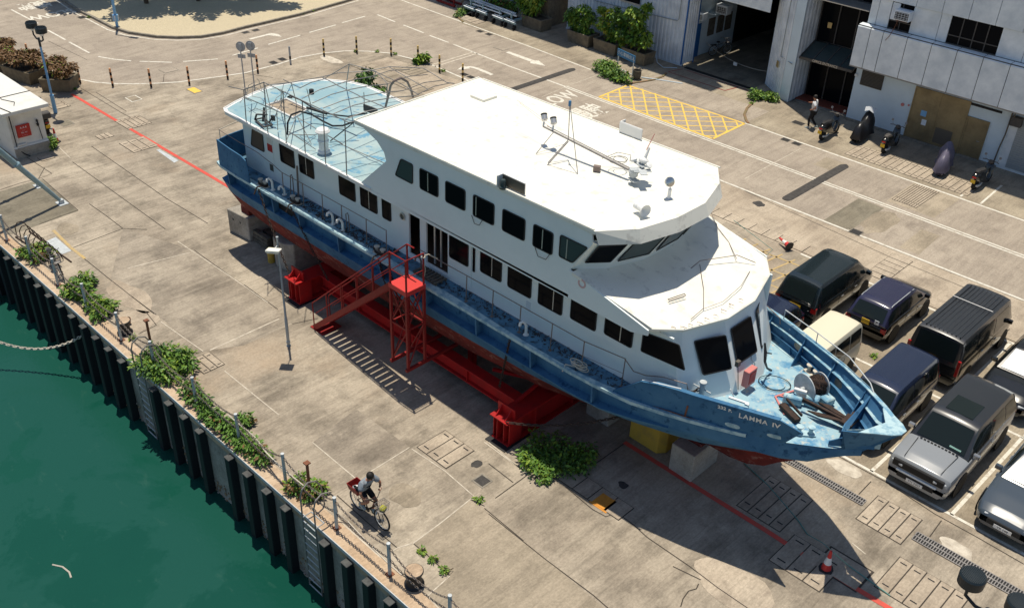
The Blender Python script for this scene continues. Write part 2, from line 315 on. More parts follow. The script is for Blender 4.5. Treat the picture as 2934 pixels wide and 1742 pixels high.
# water
wm = bpy.data.materials.new('harbour_water'); wm.use_nodes = True; n = wm.node_tree.nodes; l = wm.node_tree.links; b = n['Principled BSDF']
b.inputs['Roughness'].default_value = .16; b.inputs['IOR'].default_value = 1.33; b.inputs['Specular IOR Level'].default_value = .5
ge = n.new('ShaderNodeNewGeometry')
def wn(sc, st, lo, hi, det=5, ro=.6, dist=0):
    mp = n.new('ShaderNodeMapping'); mp.inputs['Scale'].default_value = st; l.new(ge.outputs['Position'], mp.inputs[0]); t = n.new('ShaderNodeTexNoise'); t.inputs['Scale'].default_value = sc
    t.inputs['Detail'].default_value = det; t.inputs['Roughness'].default_value = ro; t.inputs['Distortion'].default_value = dist; l.new(mp.outputs[0], t.inputs[0])
    r = n.new('ShaderNodeMapRange'); r.inputs[1].default_value = lo; r.inputs[2].default_value = hi; l.new(t.outputs[0], r.inputs[0]); return r.outputs[0]
def wmix(f, a, c, fac=None):
    x = n.new('ShaderNodeMix'); x.data_type = 'RGBA'; l.new(f, x.inputs[0])
    for k, v in ((6, a), (7, c)):
        if isinstance(v, tuple): x.inputs[k].default_value = (*v, 1)
        else: l.new(v, x.inputs[k])
    return x.outputs[2]
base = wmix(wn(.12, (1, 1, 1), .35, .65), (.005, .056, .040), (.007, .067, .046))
base = wmix(wn(.22, (1, .8, 1), .50, .535, 8, .66, .4), base, (.010, .070, .052))      # sky reflection painted into the water colour as lighter, sharp-edged drifts
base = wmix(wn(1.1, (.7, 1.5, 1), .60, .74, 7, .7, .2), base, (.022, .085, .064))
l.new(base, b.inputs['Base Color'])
bp = n.new('ShaderNodeBump'); bp.inputs['Strength'].default_value = .15; bp.inputs['Distance'].default_value = .03; l.new(wn(7, (1, 1, 1), .2, .8, 3), bp.inputs['Height']); l.new(bp.outputs[0], b.inputs['Normal'])
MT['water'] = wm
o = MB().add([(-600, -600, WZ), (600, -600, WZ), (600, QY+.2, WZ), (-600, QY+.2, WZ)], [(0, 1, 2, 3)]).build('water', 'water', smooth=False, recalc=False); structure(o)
# road
near = [c00(0, 400), c00(180, 500), c00(420, 620), c00(560, 680), c00(720, 715), c00(850, 740), c00(1000, 752), c00(1200, 755), c00(1400, 750), c00(1600, 738), c00(1800, 712), c00(2000, 685), c00(2200, 655), c70(180, 610), c70(300, 580), c70(500, 515), c70(700, 480), c70(900, 460), c70(1100, 462), c70(1300, 480), c70(1500, 530), c70(1650, 575), c70(1800, 635), c70(1950, 700), Vector((-38, 37.95, 0)), Vector((60, 37.95, 0))]
isl = [Vector((-110, 27.2, 0)), c00(540, 0), c00(700, 110), c00(840, 178), c00(1000, 262), c00(1150, 308), c00(1400, 345), c00(1600, 352), c00(1800, 345), c00(2000, 312), c70(0, 262), c70(520, 140), c70(1000, 0), Vector((-57.2, 60, 0))]
road = near+[Vector((60, 45.05, 0)), Vector((-48.5, 45.05, 0)), Vector((-50.4, 60, 0)), Vector((-120, 60, 0)), Vector((-120, 20, 0))]
from mathutils.geometry import tessellate_polygon
def tess(name, pts, z, m):
    tri = tessellate_polygon([[Vector((p[0], p[1], 0)) for p in pts]]); mb = MB(); mb.add([(p[0], p[1], z) for p in pts], [tuple(t) for t in tri])
    o = mb.build(name, m, smooth=False); 
    if o.data.polygons[0].normal.z < 0: o.data.flip_normals()
    return structure(o)
tess('road', road, .004, 'road')
# raised island of small pavers, kerbed
ip = isl+[Vector((-110, 60, 0))]
pv = bpy.data.materials.new('paver_field'); pv.use_nodes = True; n = pv.node_tree.nodes; l = pv.node_tree.links; b = n['Principled BSDF']; b.inputs['Roughness'].default_value = .9
tc = n.new('ShaderNodeNewGeometry'); br = n.new('ShaderNodeTexBrick'); br.inputs['Scale'].default_value = 3.4; br.inputs['Color1'].default_value = (.56, .48, .33, 1); br.inputs['Color2'].default_value = (.49, .42, .29, 1); br.inputs['Mortar'].default_value = (.36, .31, .21, 1); br.inputs['Mortar Size'].default_value = .02
l.new(tc.outputs['Position'], br.inputs[0]); l.new(br.outputs[0], b.inputs['Base Color']); MT['pavers'] = pv
o = tess('island_paving', ip, .135, 'pavers')
kb = MB(); kp = [p.copy() for p in isl]
inner = []
for i, p in enumerate(kp):
    d = (kp[min(i+1, len(kp)-1)]-kp[max(i-1, 0)]).normalized(); inner.append(p+Vector((-d.y, d.x, 0))*.16)
for i in range(len(kp)-1):
    a, b_, c_, d_ = kp[i], kp[i+1], inner[i+1], inner[i]
    kb.add([(a.x, a.y, .0), (b_.x, b_.y, .0), (b_.x, b_.y, .15), (a.x, a.y, .15), (d_.x, d_.y, .15), (c_.x, c_.y, .15)], [(0, 1, 2, 3), (3, 2, 5, 4)])
structure(kb.build('island_kerb', 'kerb'))
# other surface zones
sheet('pavement', [(-48.3, 45.15), (60, 45.15), (60, 60), (-50, 60), (-49.6, 48), (-49.2, 46.4)], .004, 'parking')
sheet('car_park', [(-16, 24.3), (60, 24.3), (60, 34.6), (-16, 34.6)], .004, 'parking')
sheet('verge', [(-60, 34.65), (60, 34.65), (60, 37.9), (-38, 37.9), (-46, 37), (-46, 34.65)], .003, 'slab')
sheet('old_apron', [c04(0, 405), c04(380, 290), c04(695, 580), c04(130, 780), c04(-500, 900), c04(-500, 480)], .004, 'grime')
0 and sheet('worn_apron', [(-36.5, 10.9+.5), (-9, 11.3), (-9, 13.2), (-36.5, 13.4)], .0035, 'slab')
0 and sheet('shadow_side_apron', [(-30.5, 21.9), (-4, 21.9), (-4, 24.25), (-30.5, 24.25)], .0036, 'apron2')
0 and sheet('cable_trench', [(-16.5, 14.3), (-9.6, 14.3), (-9.6, 17.0), (-16.5, 17.0)], .0032, 'apron2')
sheet('vehicle_crossing', [(-33.3, 45.1), (-25.6, 45.1), (-25.6, 47.5), (-33.3, 47.5)], .008, 'road')
# painted lines ----------------------------------------------------
def marks(name, L, m, wd, z=.009):
    mb = MB()
    for pl in L:
        ww = wd
        if isinstance(pl, tuple) and isinstance(pl[1], float) and not isinstance(pl[0], (int, float)): pl, ww = pl
        mb.strip(pl, ww, z)
    return structure(mb.build(name, m, smooth=False, recalc=False))
V = lambda x, y: Vector((x, y, 0))
marks('road_edge_line', [(near[2:25], .12), ([V(-38, 38.02), V(60, 38.02)], .12), ([V(-58, 45.55), V(-49.2, 45.35), V(-42, 45.2), V(-36.5, 44.95)], .11), ([V(-25.6, 45.02), V(60, 45.0)], .12)], 'white_line', .12)
marks('double_centre_line', [[V(-35.6, 41.52), V(60, 41.5)], [V(-35.6, 41.72), V(60, 41.70)]], 'white_line', .10)
ds = [[c00(100, 90), c00(340, 215)], [c00(430, 275), c00(585, 360)], [c00(620, 380), c00(800, 478)], [c00(880, 510), c00(1020, 535), c00(1175, 550)], [c00(1250, 553), c00(1540, 562)], [c00(1640, 555), c00(1950, 532)], [c00(2080, 500), c00(2310, 433)],
      [c70(215, 402), c70(500, 320)], [c70(582, 295), c70(820, 227)], [c70(875, 208), c70(1080, 150)], [c70(1190, 135), c70(1350, 200)], [c70(1425, 228), c70(1605, 298)], [c70(1660, 322), c70(1830, 385)], [c70(1870, 400), c70(2310, 572)], [c70(2380, 600), c14t(125, 572)], [c14t(195, 600), c14t(690, 780)]]
marks('lane_dash', ds, 'white_line', .12)
ip2 = [p+Vector(((isl[min(i+1, len(isl)-1)]-isl[max(i-1, 0)]).normalized().y, -(isl[min(i+1, len(isl)-1)]-isl[max(i-1, 0)]).normalized().x, 0))*.28 for i, p in enumerate(isl)]
marks('island_edge_line', [ip2[1:-1]], 'white_line', .10)
marks('stop_line', [[V(-42.9, 38.1), V(-43.0, 41.7)], [V(-43.25, 38.1), V(-43.35, 41.7)]], 'sealant', .12)
def arrow(name, poly):
    return structure(MB().flat(poly, .009).build(name, 'white_line', smooth=False, recalc=False))
arrow('lane_arrow', [V(-42.0, 43.2), V(-39.8, 43.15), V(-39.65, 42.95), V(-38.7, 43.3), V(-39.65, 43.7), V(-39.8, 43.5), V(-42.0, 43.5)])
a = MB(); a.strip([V(-39.7, 39.75), V(-41.1, 39.82), V(-41.5, 39.7), V(-41.65, 39.4)], .26, .009); a.flat([V(-41.95, 39.5), V(-41.65, 38.75), V(-41.3, 39.5)], .0095); structure(a.build('turn_arrow', 'white_line', smooth=False, recalc=False))
a = MB(); a.strip([V(-54.1, 32.5), V(-54.15, 33.8), V(-54.0, 34.05)], .22, .009); a.flat([V(-54.25, 33.75), V(-53.2, 34.3), V(-53.8, 34.45), V(-54.3, 34.2)], .0095); structure(a.build('turn_arrow', 'white_line', smooth=False, recalc=False))
for txt, o_, xa, ya, sz, sx in (('SLOW', (-34.55, 39.75, .010), (0, 1, 0), (-1, 0, 0), 1.5, .72), ('慢駛', (-32.1, 39.75, .010), (0, 1, 0), (-1, 0, 0), 1.75, .62), ('SLOW', (-66.45, 25.45, .010), (0, -1, 0), (1, 0, 0), 1.5, .72), ('慢駛', (-69.2, 25.4, .010), (0, -1, 0), (1, 0, 0), 1.75, .62)):
    o = text('road_lettering', txt, sz, frame(o_, xa, ya), 'white_line', sx=sx, cond=.035); structure(o)
# yellow hatched box
A_, B_, C_, D_ = V(-33.35, 44.6), V(-33.25, 41.9), V(-25.5, 41.9), V(-25.55, 44.95); yb = MB()
for p, q_ in ((A_, B_), (B_, C_), (C_, D_), (D_, A_)): yb.strip([p, q_], .13, .009)
def clipbox(x, y, dx, dy):
    ts = []
    for lim, v0, dv in ((-33.3, x, dx), (-25.53, x, dx), (41.9, y, dy), (44.8, y, dy)): ts.append((lim-v0)/dv)
    tx = sorted(ts[:2]); ty = sorted(ts[2:]); return max(tx[0], ty[0]), min(tx[1], ty[1])
for fam, dx, dy in ((0, .675, -.74), (1, .70, .72)):
    for k in range(-9, 18):
        x0 = -33.35+k*.92; y0 = 44.8 if fam == 0 else 41.9
        a0, a1 = clipbox(x0, y0, dx, dy)
        if a1 > a0+.05: yb.strip([V(x0+dx*a0, y0+dy*a0), V(x0+dx*a1, y0+dy*a1)], .085, .0085+fam*.0003)
structure(yb.build('yellow_box_marking', 'yellow_line', smooth=False, recalc=False))
# car park bays
L = [[V(-16, 24.3), V(30, 24.3)], [V(-16, 29.42), V(30, 29.42)], [V(-16, 34.62), V(30, 34.62)]]
for k in range(-3, 12):
    x = -7.42+2.53*k; L += [[V(x-.03, 24.3), V(x+.08, 29.4)], [V(x+.1, 29.45), V(x+.2, 34.6)]]
marks('parking_bay_line', L, 'white_line', .11)
# red quay line (it kinks under the boat)
marks('red_line', [[c00(640, 845), c04(1430, 0), c04(2060, 370), V(-30, 20.2)], [c14l(1215, 0), c14l(1790, 360), c14l(2499, 800), c2l(925, 1265), c2l(1320, 1500), V(2, 18.6)]], 'red_line', .17)
marks('faded_yellow_line', [[c04(475, 750), c04(640, 910), c04(760, 1005)]], 'faded_yellow', .12)
marks('faded_hatching', [[V(-15.9+.6*k, 30), V(-15.3+.6*k, 34)] for k in range(-8, 4)]+[[V(-21, 30+k*1.1), V(-13.8, 30.5+k*1.1)] for k in range(4)], 'faded_yellow', .09)
# joints between the slabs: dark open ones and pale sealed ones
jd = [[c04(820, 0), c04(1480, 460), c04(1860, 690)], [c04(650, 140), c04(1050, 430), c04(1480, 740)], [c04(800, 515), c04(950, 620), c04(1100, 735)], [c04(1100, 735), c04(640, 912)], [c04(1100, 735), c04(1320, 745)], [c04(400, 190), c04(345, 290), c04(180, 330), c04(0, 390)], [c04(205, 75), c04(465, 245), c04(345, 290)], [c04(260, 730), c04(400, 850)],
      [c04(700, 570), c04(540, 625), c04(350, 700)], [c04(380, 290), c04(700, 575)], [c0l(1180, 0), c0l(1400, 165)], [c0l(1300, 130), c0l(1400, 255), c0l(1240, 335)], [c04(640, 912), c04(990, 1195), c04(1380, 1500)], [c04(1740, 930), c04(2350, 1370)], [c14l(0, 640), c14l(500, 1040), c14l(940, 1370), c14l(1070, 1484)],
      [c14l(690, 400), c14l(930, 600), c14l(1050, 665), c14l(1150, 630), c14l(1300, 740), c14l(1420, 850), c14l(1800, 1110), c14l(2050, 1300), c14l(2320, 1484)], [c14l(930, 210), c14l(1230, 0)], [c14l(220, 360), c14l(0, 190)], [c14l(350, 290), c14l(60, 500)], [c14l(350, 290), c14l(410, 325), c14l(480, 280)],
      [c7l(830, 475), c7l(1100, 715), c7l(1370, 945)], [c7l(2150, 590), c7l(2499, 880)], [c7l(2020, 510), c7l(2150, 570)], [c7l(1520, 910), c7l(1640, 1010), c7l(1840, 1195)], [c7(660, 820), c7(430, 870)], [c7(0, 520), c7(300, 740)], [c14l(1880, 1265), c14l(1860, 1310), c14l(1790, 1330), c14l(1740, 1400), c14l(1720, 1470)],
      [c24(0, 400), c24(1300, 990), c24(2300, 1400)], [c2l(830, 120), c2l(1290, 370), c2l(1700, 640), c2l(2100, 860), c2l(2499, 1090)], [c2l(1130, 350), c2l(1020, 465)], [c2l(1760, 700), c2l(1655, 845)], [c00(720, 790), c00(1100, 1020), c00(1260, 1100)], [c00(860, 830), c00(1130, 1000)],
      [c24(1100, 1110), c24(960, 1040)], [c24(1300, 990), c24(1130, 1150)], [c70(0, 660), c70(260, 700)], [c00(1470, 670), c00(1460, 745)], [c00(430, 370), c00(780, 540)], [c14l(1650, 1110), c14l(1900, 1230)]]
marks('slab_joint', jd, 'joint', .03, .0075)
js = [[c7l(610, 0), c7l(1010, 335)], [c7l(1110, 275), c7l(1480, 45)], [c7l(1510, 905), c7l(1760, 720), c7l(2030, 505)], [c7l(1300, 990), c7l(1370, 945), c7l(1500, 905)], [c7l(1840, 1195), c7l(1640, 1375), c7l(1740, 1484)], [c7l(1500, 60), c7l(1800, 260), c7l(2070, 495)], [c7l(2150, 0), c7l(2499, 255)], [c14l(0, 0), c14l(350, 290)], [c7l(830, 680), c7l(1220, 1030)],
      [c0l(1440, 225), c0l(1820, 490)], [c0l(2010, 665), c0l(2499, 1060)], [c04(1590, 850), c04(2100, 1190), c04(2400, 1400)], [c24(920, 740), c24(1120, 850)], [c24(0, 290), c24(500, 20)], [c14t(690, 780), c14t(960, 680)], [c14t(480, 870), c14t(690, 780)], [c2l(960, 900), c2l(1080, 1000)], [c04(520, 0), c04(630, 105)], [c7l(60, 20), c7l(180, 110)]]
marks('sealed_joint', js, 'sealant', .035, .0078)
marks('patch_repair_edge', [[c04(1150, 1090), c04(1700, 950)], [c0l(1880, 480), c0l(2499, 200)]], 'sealant', .05, .0072)
tess('slab_tone', [c7l(1510, 908), c7l(2030, 508), c7l(2150, 592), c7l(2600, 960), c7l(3300, 1550), c7l(1760, 1500), c7l(1645, 1378), c7l(1838, 1195)], .0042, 'apron2'); tess('slab_tone', [c7l(612, 2), c7l(1010, 335), c7l(1110, 275), c7l(1480, 45), c7l(1000, -300)], .0041, 'apron3'); tess('slab_tone', [c0l(1190, 0), c0l(1400, 160), c0l(1820, 490), c7(0, 1060), c7(430, 870), c7(0, 520), c04(1740, 930), c04(1100, 735), c04(990, 1195)], .0039, 'apron3')
for pts_ in ([c14t(1590, 660), c14t(1560, 690), c14t(1480, 720), c14t(1380, 738), c14t(1270, 752)], [c21t(70, 925), c21t(20, 975), c21t(-5, 1030), c21t(10, 1080), c21t(30, 1110)], [c70(1960, 10), c70(1920, 60), c70(1905, 110), c70(1915, 160), c70(1960, 205)]):
    kb = MB()
    for a_, b_ in zip(pts_[:-1], pts_[1:]): kb.beam(a_+Vector((0, 0, .03)), b_+Vector((0, 0, .03)), .14, .05)
    structure(kb.build('brick_kerb', 'kerb_brick', smooth=False))
# stains and patches with a shape of their own
def blob(name, c, rx, ry, m, z=.0065, rot=0, seed=1, k=26):
    rr = random.Random(seed); pts = []
    for i in range(k):
        a = 2*pi*i/k; r_ = 1+.28*noise.noise(Vector((cos(a)*1.4+seed, sin(a)*1.4, seed*.7)))*2*.6
        x, y = cos(a)*rx*r_, sin(a)*ry*r_; pts.append(V(c[0]+x*cos(rot)-y*sin(rot), c[1]+x*sin(rot)+y*cos(rot)))
    return structure(MB().flat(pts, z).build(name, m, smooth=False, recalc=False))
blob('ground_patch', c7l(1445, 470), .5, .42, 'apron2', seed=4); blob('ground_patch', c04(610, 740), .55, .35, 'apron2', seed=6); blob('oil_spot', c14l(1205, 385), .16, .14, 'tar', seed=8); blob('oil_spot', c7l(2080, 190), .14, .2, 'tar', seed=9)
blob('oil_spot', c24(125, 515), .3, .25, 'tar', seed=10); blob('road_patch', V(-15.1, 39.9), .6, 1.4, 'apron2', seed=13); blob('ground_patch', V(-31.5, 12.7), 1.5, .5, 'slab', seed=19); blob('ground_patch', c0l(1230, 200), .9, .6, 'slab', seed=22)
blob('ground_patch', c14l(2200, 1300), 1.2, .7, 'slab', seed=24); blob('ground_patch', c2l(1900, 950), .5, .28, 'sealant', seed=26); blob('ground_patch', c2l(900, 230), .55, .3, 'sealant', seed=27)
blob('ground_patch', c70(780, 540), .9, .4, 'sealant', seed=29); blob('ground_patch', c2l(480, 790), .35, .35, 'yellow_block', z=.0062, seed=31) if False else None
sheet('ground_patch', [c04(400, 855), c04(500, 812), c04(640, 935), c04(515, 982)], .008, 'galv'); sheet('road_patch', [V(-16.9, 38.1), V(-15.6, 38.1), V(-15.6, 41.3), V(-16.9, 41.3)], .0062, 'grime'); sheet('road_patch', [V(-15.9, 42.1), V(-13.6, 42.1), V(-13.6, 45), V(-15.9, 45)], .0061, 'apron2')
sheet('road_patch', [c24(1380, 905), c24(1580, 740), c24(1750, 800), c24(1555, 970)], .0068, 'apron2'); sheet('road_patch', [V(-20.3, 43.1), V(-18.9, 43.1), V(-18.9, 44.4), V(-20.3, 44.4)], .0068, 'apron2')
sheet('ground_patch', [c00(1400, 1345), c00(1430, 1340), c00(1600, 1440), c00(1560, 1460)], .0068, 'galv')
# ---- speed humps
for nm, x, y0, y1, lb in (('speed_hump', -37.25, 38.2, 44.3, 'dark rubber speed hump across the road behind the ferry roof'), ('speed_hump', -19.15, 38.5, 44.3, 'dark rubber speed hump across the road opposite the scooters')):
    mb = MB(); R_ = []
    for k, (dx, dz) in enumerate(((-.24, .006), (-.17, .03), (0, .04), (.17, .03), (.24, .006))): R_.append((dx, dz))
    ys = [y0, y0+.04, y0+.14, y0+.25, y1-.25, y1-.14, y1-.04, y1]; sc_ = [.3, .62, .88, 1, 1, .88, .62, .3]
    mb.loft([[(x+dx*s_, y, dz) for dx, dz in R_] for y, s_ in zip(ys, sc_)], caps=True)
    o = mb.build(nm, 'tar', origin=(x, (y0+y1)/2, 0)); tag(o, lb, 'speed hump')
# ---- slotted drain grates
def grate(x0, x1, y0, y1, lb, bays=2, pitch=.075):
    t = thing('drain_grate', lb, 'drain grate', ((x0+x1)/2, (y0+y1)/2, 0), group='slotted drain grates in the apron'); mb = MB(); mb.box(x0, x1, y0, y1, .004, .010); mb.build('channel', 'black', t, smooth=False)
    mb = MB(); mb.box(x0, x1, y0, y0+.03, .011, .03); mb.box(x0, x1, y1-.03, y1, .011, .03); ym = (y0+y1)/2; mb.box(x0, x1, ym-.02, ym+.02, .011, .03)
    nb = int((x1-x0)/pitch)
    for i in range(nb+1): x = x0+(x1-x0)*i/nb; mb.box(x-.014, x+.014, y0+.03, ym-.02, .0112, .0298); mb.box(x-.014, x+.014, ym+.02, y1-.03, .0112, .0298)
    mb.build('bars', 'steel_pipe', t, smooth=False); return t
grate(-9.6, -6.94, 22.7, 23.02, 'long drain grate between the ferry bow and the silver off-roader')
grate(-5.3, -2.0, 22.52, 22.92, 'long drain grate in front of the grey saloon car, passing behind the round lamp head')
def gully(c, sx, sy, lb, rz=0):
    t = thing('gully_grate', lb, 'gully grate', c, rz); local(t); mb = MB(); mb.box(-sx/2, sx/2, -sy/2, sy/2, .005, .012); mb.build('frame', 'kerb', t, smooth=False)
    mb = MB(); n_ = 9
    for i in range(n_): x = -sx/2+.05+(sx-.1)*i/(n_-1); mb.box(x-.012, x+.012, -sy/2+.04, sy/2-.04, .014, .026)
    mb.build('bars', 'steel_dark', t, smooth=False); MB().box(-sx/2+.04, sx/2-.04, -sy/2+.04, sy/2-.04, .0125, .0138).build('pit', 'black', t, smooth=False)
for c_, sx, sy, lb in ((c70(260, 565), .55, .45, 'gully grate by the grey bollard, left one of the pair'), (c70(340, 535), .55, .45, 'gully grate by the grey bollard, right one of the pair'), (c00(30, 355), .8, .4, 'gully grate at the far left end of the road edge'), (c00(735, 160), .55, .5, 'gully grate on the road at the weedy corner of the paved island'),
                       (c00(2200, 295), .4, .5, 'gully grate along the island kerb, left one of the pair'), (c00(2290, 275), .4, .5, 'gully grate along the island kerb, right one of the pair'), (c70(2110, 285), .5, .4, 'gully grate at the road edge below the trolleys, left one'), (c70(2190, 312), .5, .4, 'gully grate at the road edge below the trolleys, right one'),
                       (c70(1970, 670), .5, .4, 'gully grate beside the turn arrow, left one'), (c70(2030, 695), .5, .4, 'gully grate beside the turn arrow, right one'), (c21t(365, 1255), .5, .42, 'gully grate below the scooters, left one of the pair'), (c21t(465, 1290), .5, .42, 'gully grate below the scooters, right one of the pair'),
                       (c24(995, 768), .55, .5, 'single gully grate in the road above the car park'), (c70(512, 60), .6, .5, 'dark cover in the upper corner of the paved island'), (c00(985, 108), .9, .6, 'dark cover in the island beside the blue lamp post'), (c70(2060+1, 108), .6, .4, 'gully grate in the verge behind the trolleys'), (c21t(480, 1105), .7, .5, 'gully grate in the pavement at the walking man\'s feet')): gully(c_, sx, sy, lb)
# ---- concrete cover slabs with lifting slots
def covers(x0, x1, y0, y1, n, lb, axis='x', slots=True, gap=.018, m='slab'):
    t = thing('trench_cover', lb, 'trench cover', ((x0+x1)/2, (y0+y1)/2, 0)); MB().box(x0-.012, x1+.012, y0-.012, y1+.012, .003, .008).build('seat', 'joint', t, smooth=False)
    for i in range(n):
        if axis == 'x': a0 = x0+(x1-x0)*i/n+gap; a1 = x0+(x1-x0)*(i+1)/n-gap; b0, b1 = y0+.01, y1-.01
        else: b0 = y0+(y1-y0)*i/n+gap; b1 = y0+(y1-y0)*(i+1)/n-gap; a0, a1 = x0+.01, x1-.01
        s_ = MB().box(a0, a1, b0, b1, .009, .016+.002*(i % 3)).build('cover_slab', m, t, smooth=False)
        if slots:
            mb = MB(); cx, cy = (a0+a1)/2, (b0+b1)/2; z = .016+.002*(i % 3)
            if axis == 'x':
                for yy in (b0+.16*(b1-b0), b1-.12*(b1-b0)): mb.box(cx-.32*(a1-a0)/1.2, cx+.32*(a1-a0)/1.2, yy-.022, yy+.022, z, z+.0022)
            else:
                for xx in (a0+.16*(a1-a0), a1-.12*(a1-a0)): mb.box(xx-.022, xx+.022, cy-.3*(b1-b0), cy+.3*(b1-b0), z, z+.0022)
            mb.build('lifting_slot', 'black', s_, smooth=False)
covers(-6.8, -5.42, 22.1, 23.47, 4, 'four concrete trench covers between the two drain grates'); covers(-5.22, -3.25, 20.15, 21.65, 5, 'row of concrete trench covers left of the round lamp heads')
covers(-9.5, -8.05, 20.03, 21.85, 4, 'shaded concrete trench covers beneath the ferry bow'); covers(-7.7, -6.15, 18.9, 20.25, 3, 'cracked concrete trench covers under the upright traffic cone')
covers(-17.78, -16.45, 14.93, 16.1, 3, 'concrete trench covers just quayside of the red cradle foot', axis='x'); covers(-26.42, -25.45, 12.15, 12.95, 3, 'framed concrete covers beside the biggest weed clump on the quay', axis='y')
covers(-15.8, -14.6, 42.45, 44.9, 10, 'ribbed grid of covers in the road below the purple scooter cover'); covers(-19.9, -13.5, 45.5, 47.1, 20, 'long row of concrete channel covers along the foot of the office wall'); covers(-24, -13.4, 34.78, 35.5, 16, 'row of channel covers between the hatched area and the road', slots=False); covers(-13.35, -12.45, 35.2, 37.6, 6, 'channel covers running from the car park to the road', 'y', False); covers(-12.4, 14, 34.78, 35.5, 22, 'row of channel covers along the back of the car park', slots=False)
covers(-16.2, -11.5, 17.05, 17.75, 8, 'row of trench covers beside the weeds under the bow', slots=False)
covers(c04(1075, -15).x-.15, c04(1400, 0).x, c04(1200, 60).y, c04(1280, -90).y, 3, 'three concrete trench covers beside the upper red line', 'y'); covers(-47.3, -45.9, 20.1, 21.4, 5, 'framed concrete covers crossed by the upper red line', 'y'); covers(c00(840, 1225).x, c00(1010, 1225).x, c00(905, 1258).y, c00(945, 1188).y+.1, 3, 'small concrete cover left of the upper red line', 'y', False)
covers(c00(330, 1418).x, c00(520, 1415).x-.1, c00(400, 1465).y, c00(450, 1382).y, 1, 'square concrete cover in front of the white shed', 'x', False); covers(c00(450, 950).x-.3, c00(450, 950).x+.7, c00(500, 940).y-.4, c00(500, 940).y+.5, 3, 'concrete covers behind the blue lamp post near the shed')
covers(-46.3, -40.2, 34.4, 35.6, 10, 'old mossy channel covers among the orange posts', 'x', False, m='apron2'); covers(-44.3, -42.5, 36.0, 37.3, 5, 'mossy framed cover beside the bollards', 'x', False, m='apron2'); covers(-49.3, -47.3, 45.7, 46.6, 4, 'concrete covers in front of the trolleys', 'x', False)
def lid(c, sx, sy, m, lb, rz=0, frame_m='kerb'):
    t = thing('service_cover', lb, 'service cover', c, rz); local(t); MB().box(-sx/2-.06, sx/2+.06, -sy/2-.06, sy/2+.06, .004, .009).build('frame', frame_m, t, smooth=False); MB().box(-sx/2, sx/2, -sy/2, sy/2, .0095, .018).build('lid', m, t, smooth=False)
lid(c14l(1035, 535), .52, .52, 'orange_lid', 'orange service cover at the edge of the bow shadow', 0, 'orange_lid'); lid(c00(1740, 812), .8, .45, 'yellow_line', 'yellow service cover between the posts and the ferry stern'); lid(c00(1625, 200), .8, .6, 'yellow_line', 'yellow cover plate in the paved island'); lid(c00(1197, 886), .7, .5, 'apron2', 'service cover with a white painted border', 0, 'white_line')
lid(c7l(2130, 345), .36, .34, 'tar', 'small dark square cover near the cyclist'); lid(c00(1510, 630), .7, .8, 'road', 'faint square cover in the road bend'); lid(c70(2300, 435), .8, .5, 'road', 'faint oval cover in the road beside the straight arrow'); lid(c00(590, 1105), .6, .5, 'grime', 'square cover right of the parked scooter by the shed'); lid(c2l(880, 1130), 1.2, .9, 'slab', 'plain concrete cover right of the upright cone', 0, 'joint')
# ================================================================ THE FERRY
CY = 20.65
F = thing('ferry', 'blue and white two-deck ferry with red bottom propped up on blocks and a red cradle', 'ferry', (-20, CY, 0))
def H(x, tab):
    for (a, va), (b, vb) in zip(tab[:-1], tab[1:]):
        if x <= b: return va+(vb-va)*max(0, (x-a))/(b-a)
    return tab[-1][1]
DB = [(-32.7, 3.05), (-32.3, 3.15), (-31, 3.22), (-14, 3.22), (-13, 3.1), (-11.5, 2.74), (-10.4, 2.34), (-9.3, 1.93), (-8.2, 1.38), (-7.3, .74), (-6.9, .38), (-6.6, .04)]
ZD = [(-32.7, 3.6), (-27, 3.68), (-12, 3.7), (-10, 3.8), (-8, 3.82), (-6.2, 3.85)]
cl = lambda x: CY-.28*min(1, max(0, (x+14)/7))
deckb = lambda x: H(x, DB); deckz = lambda x: H(x, ZD)
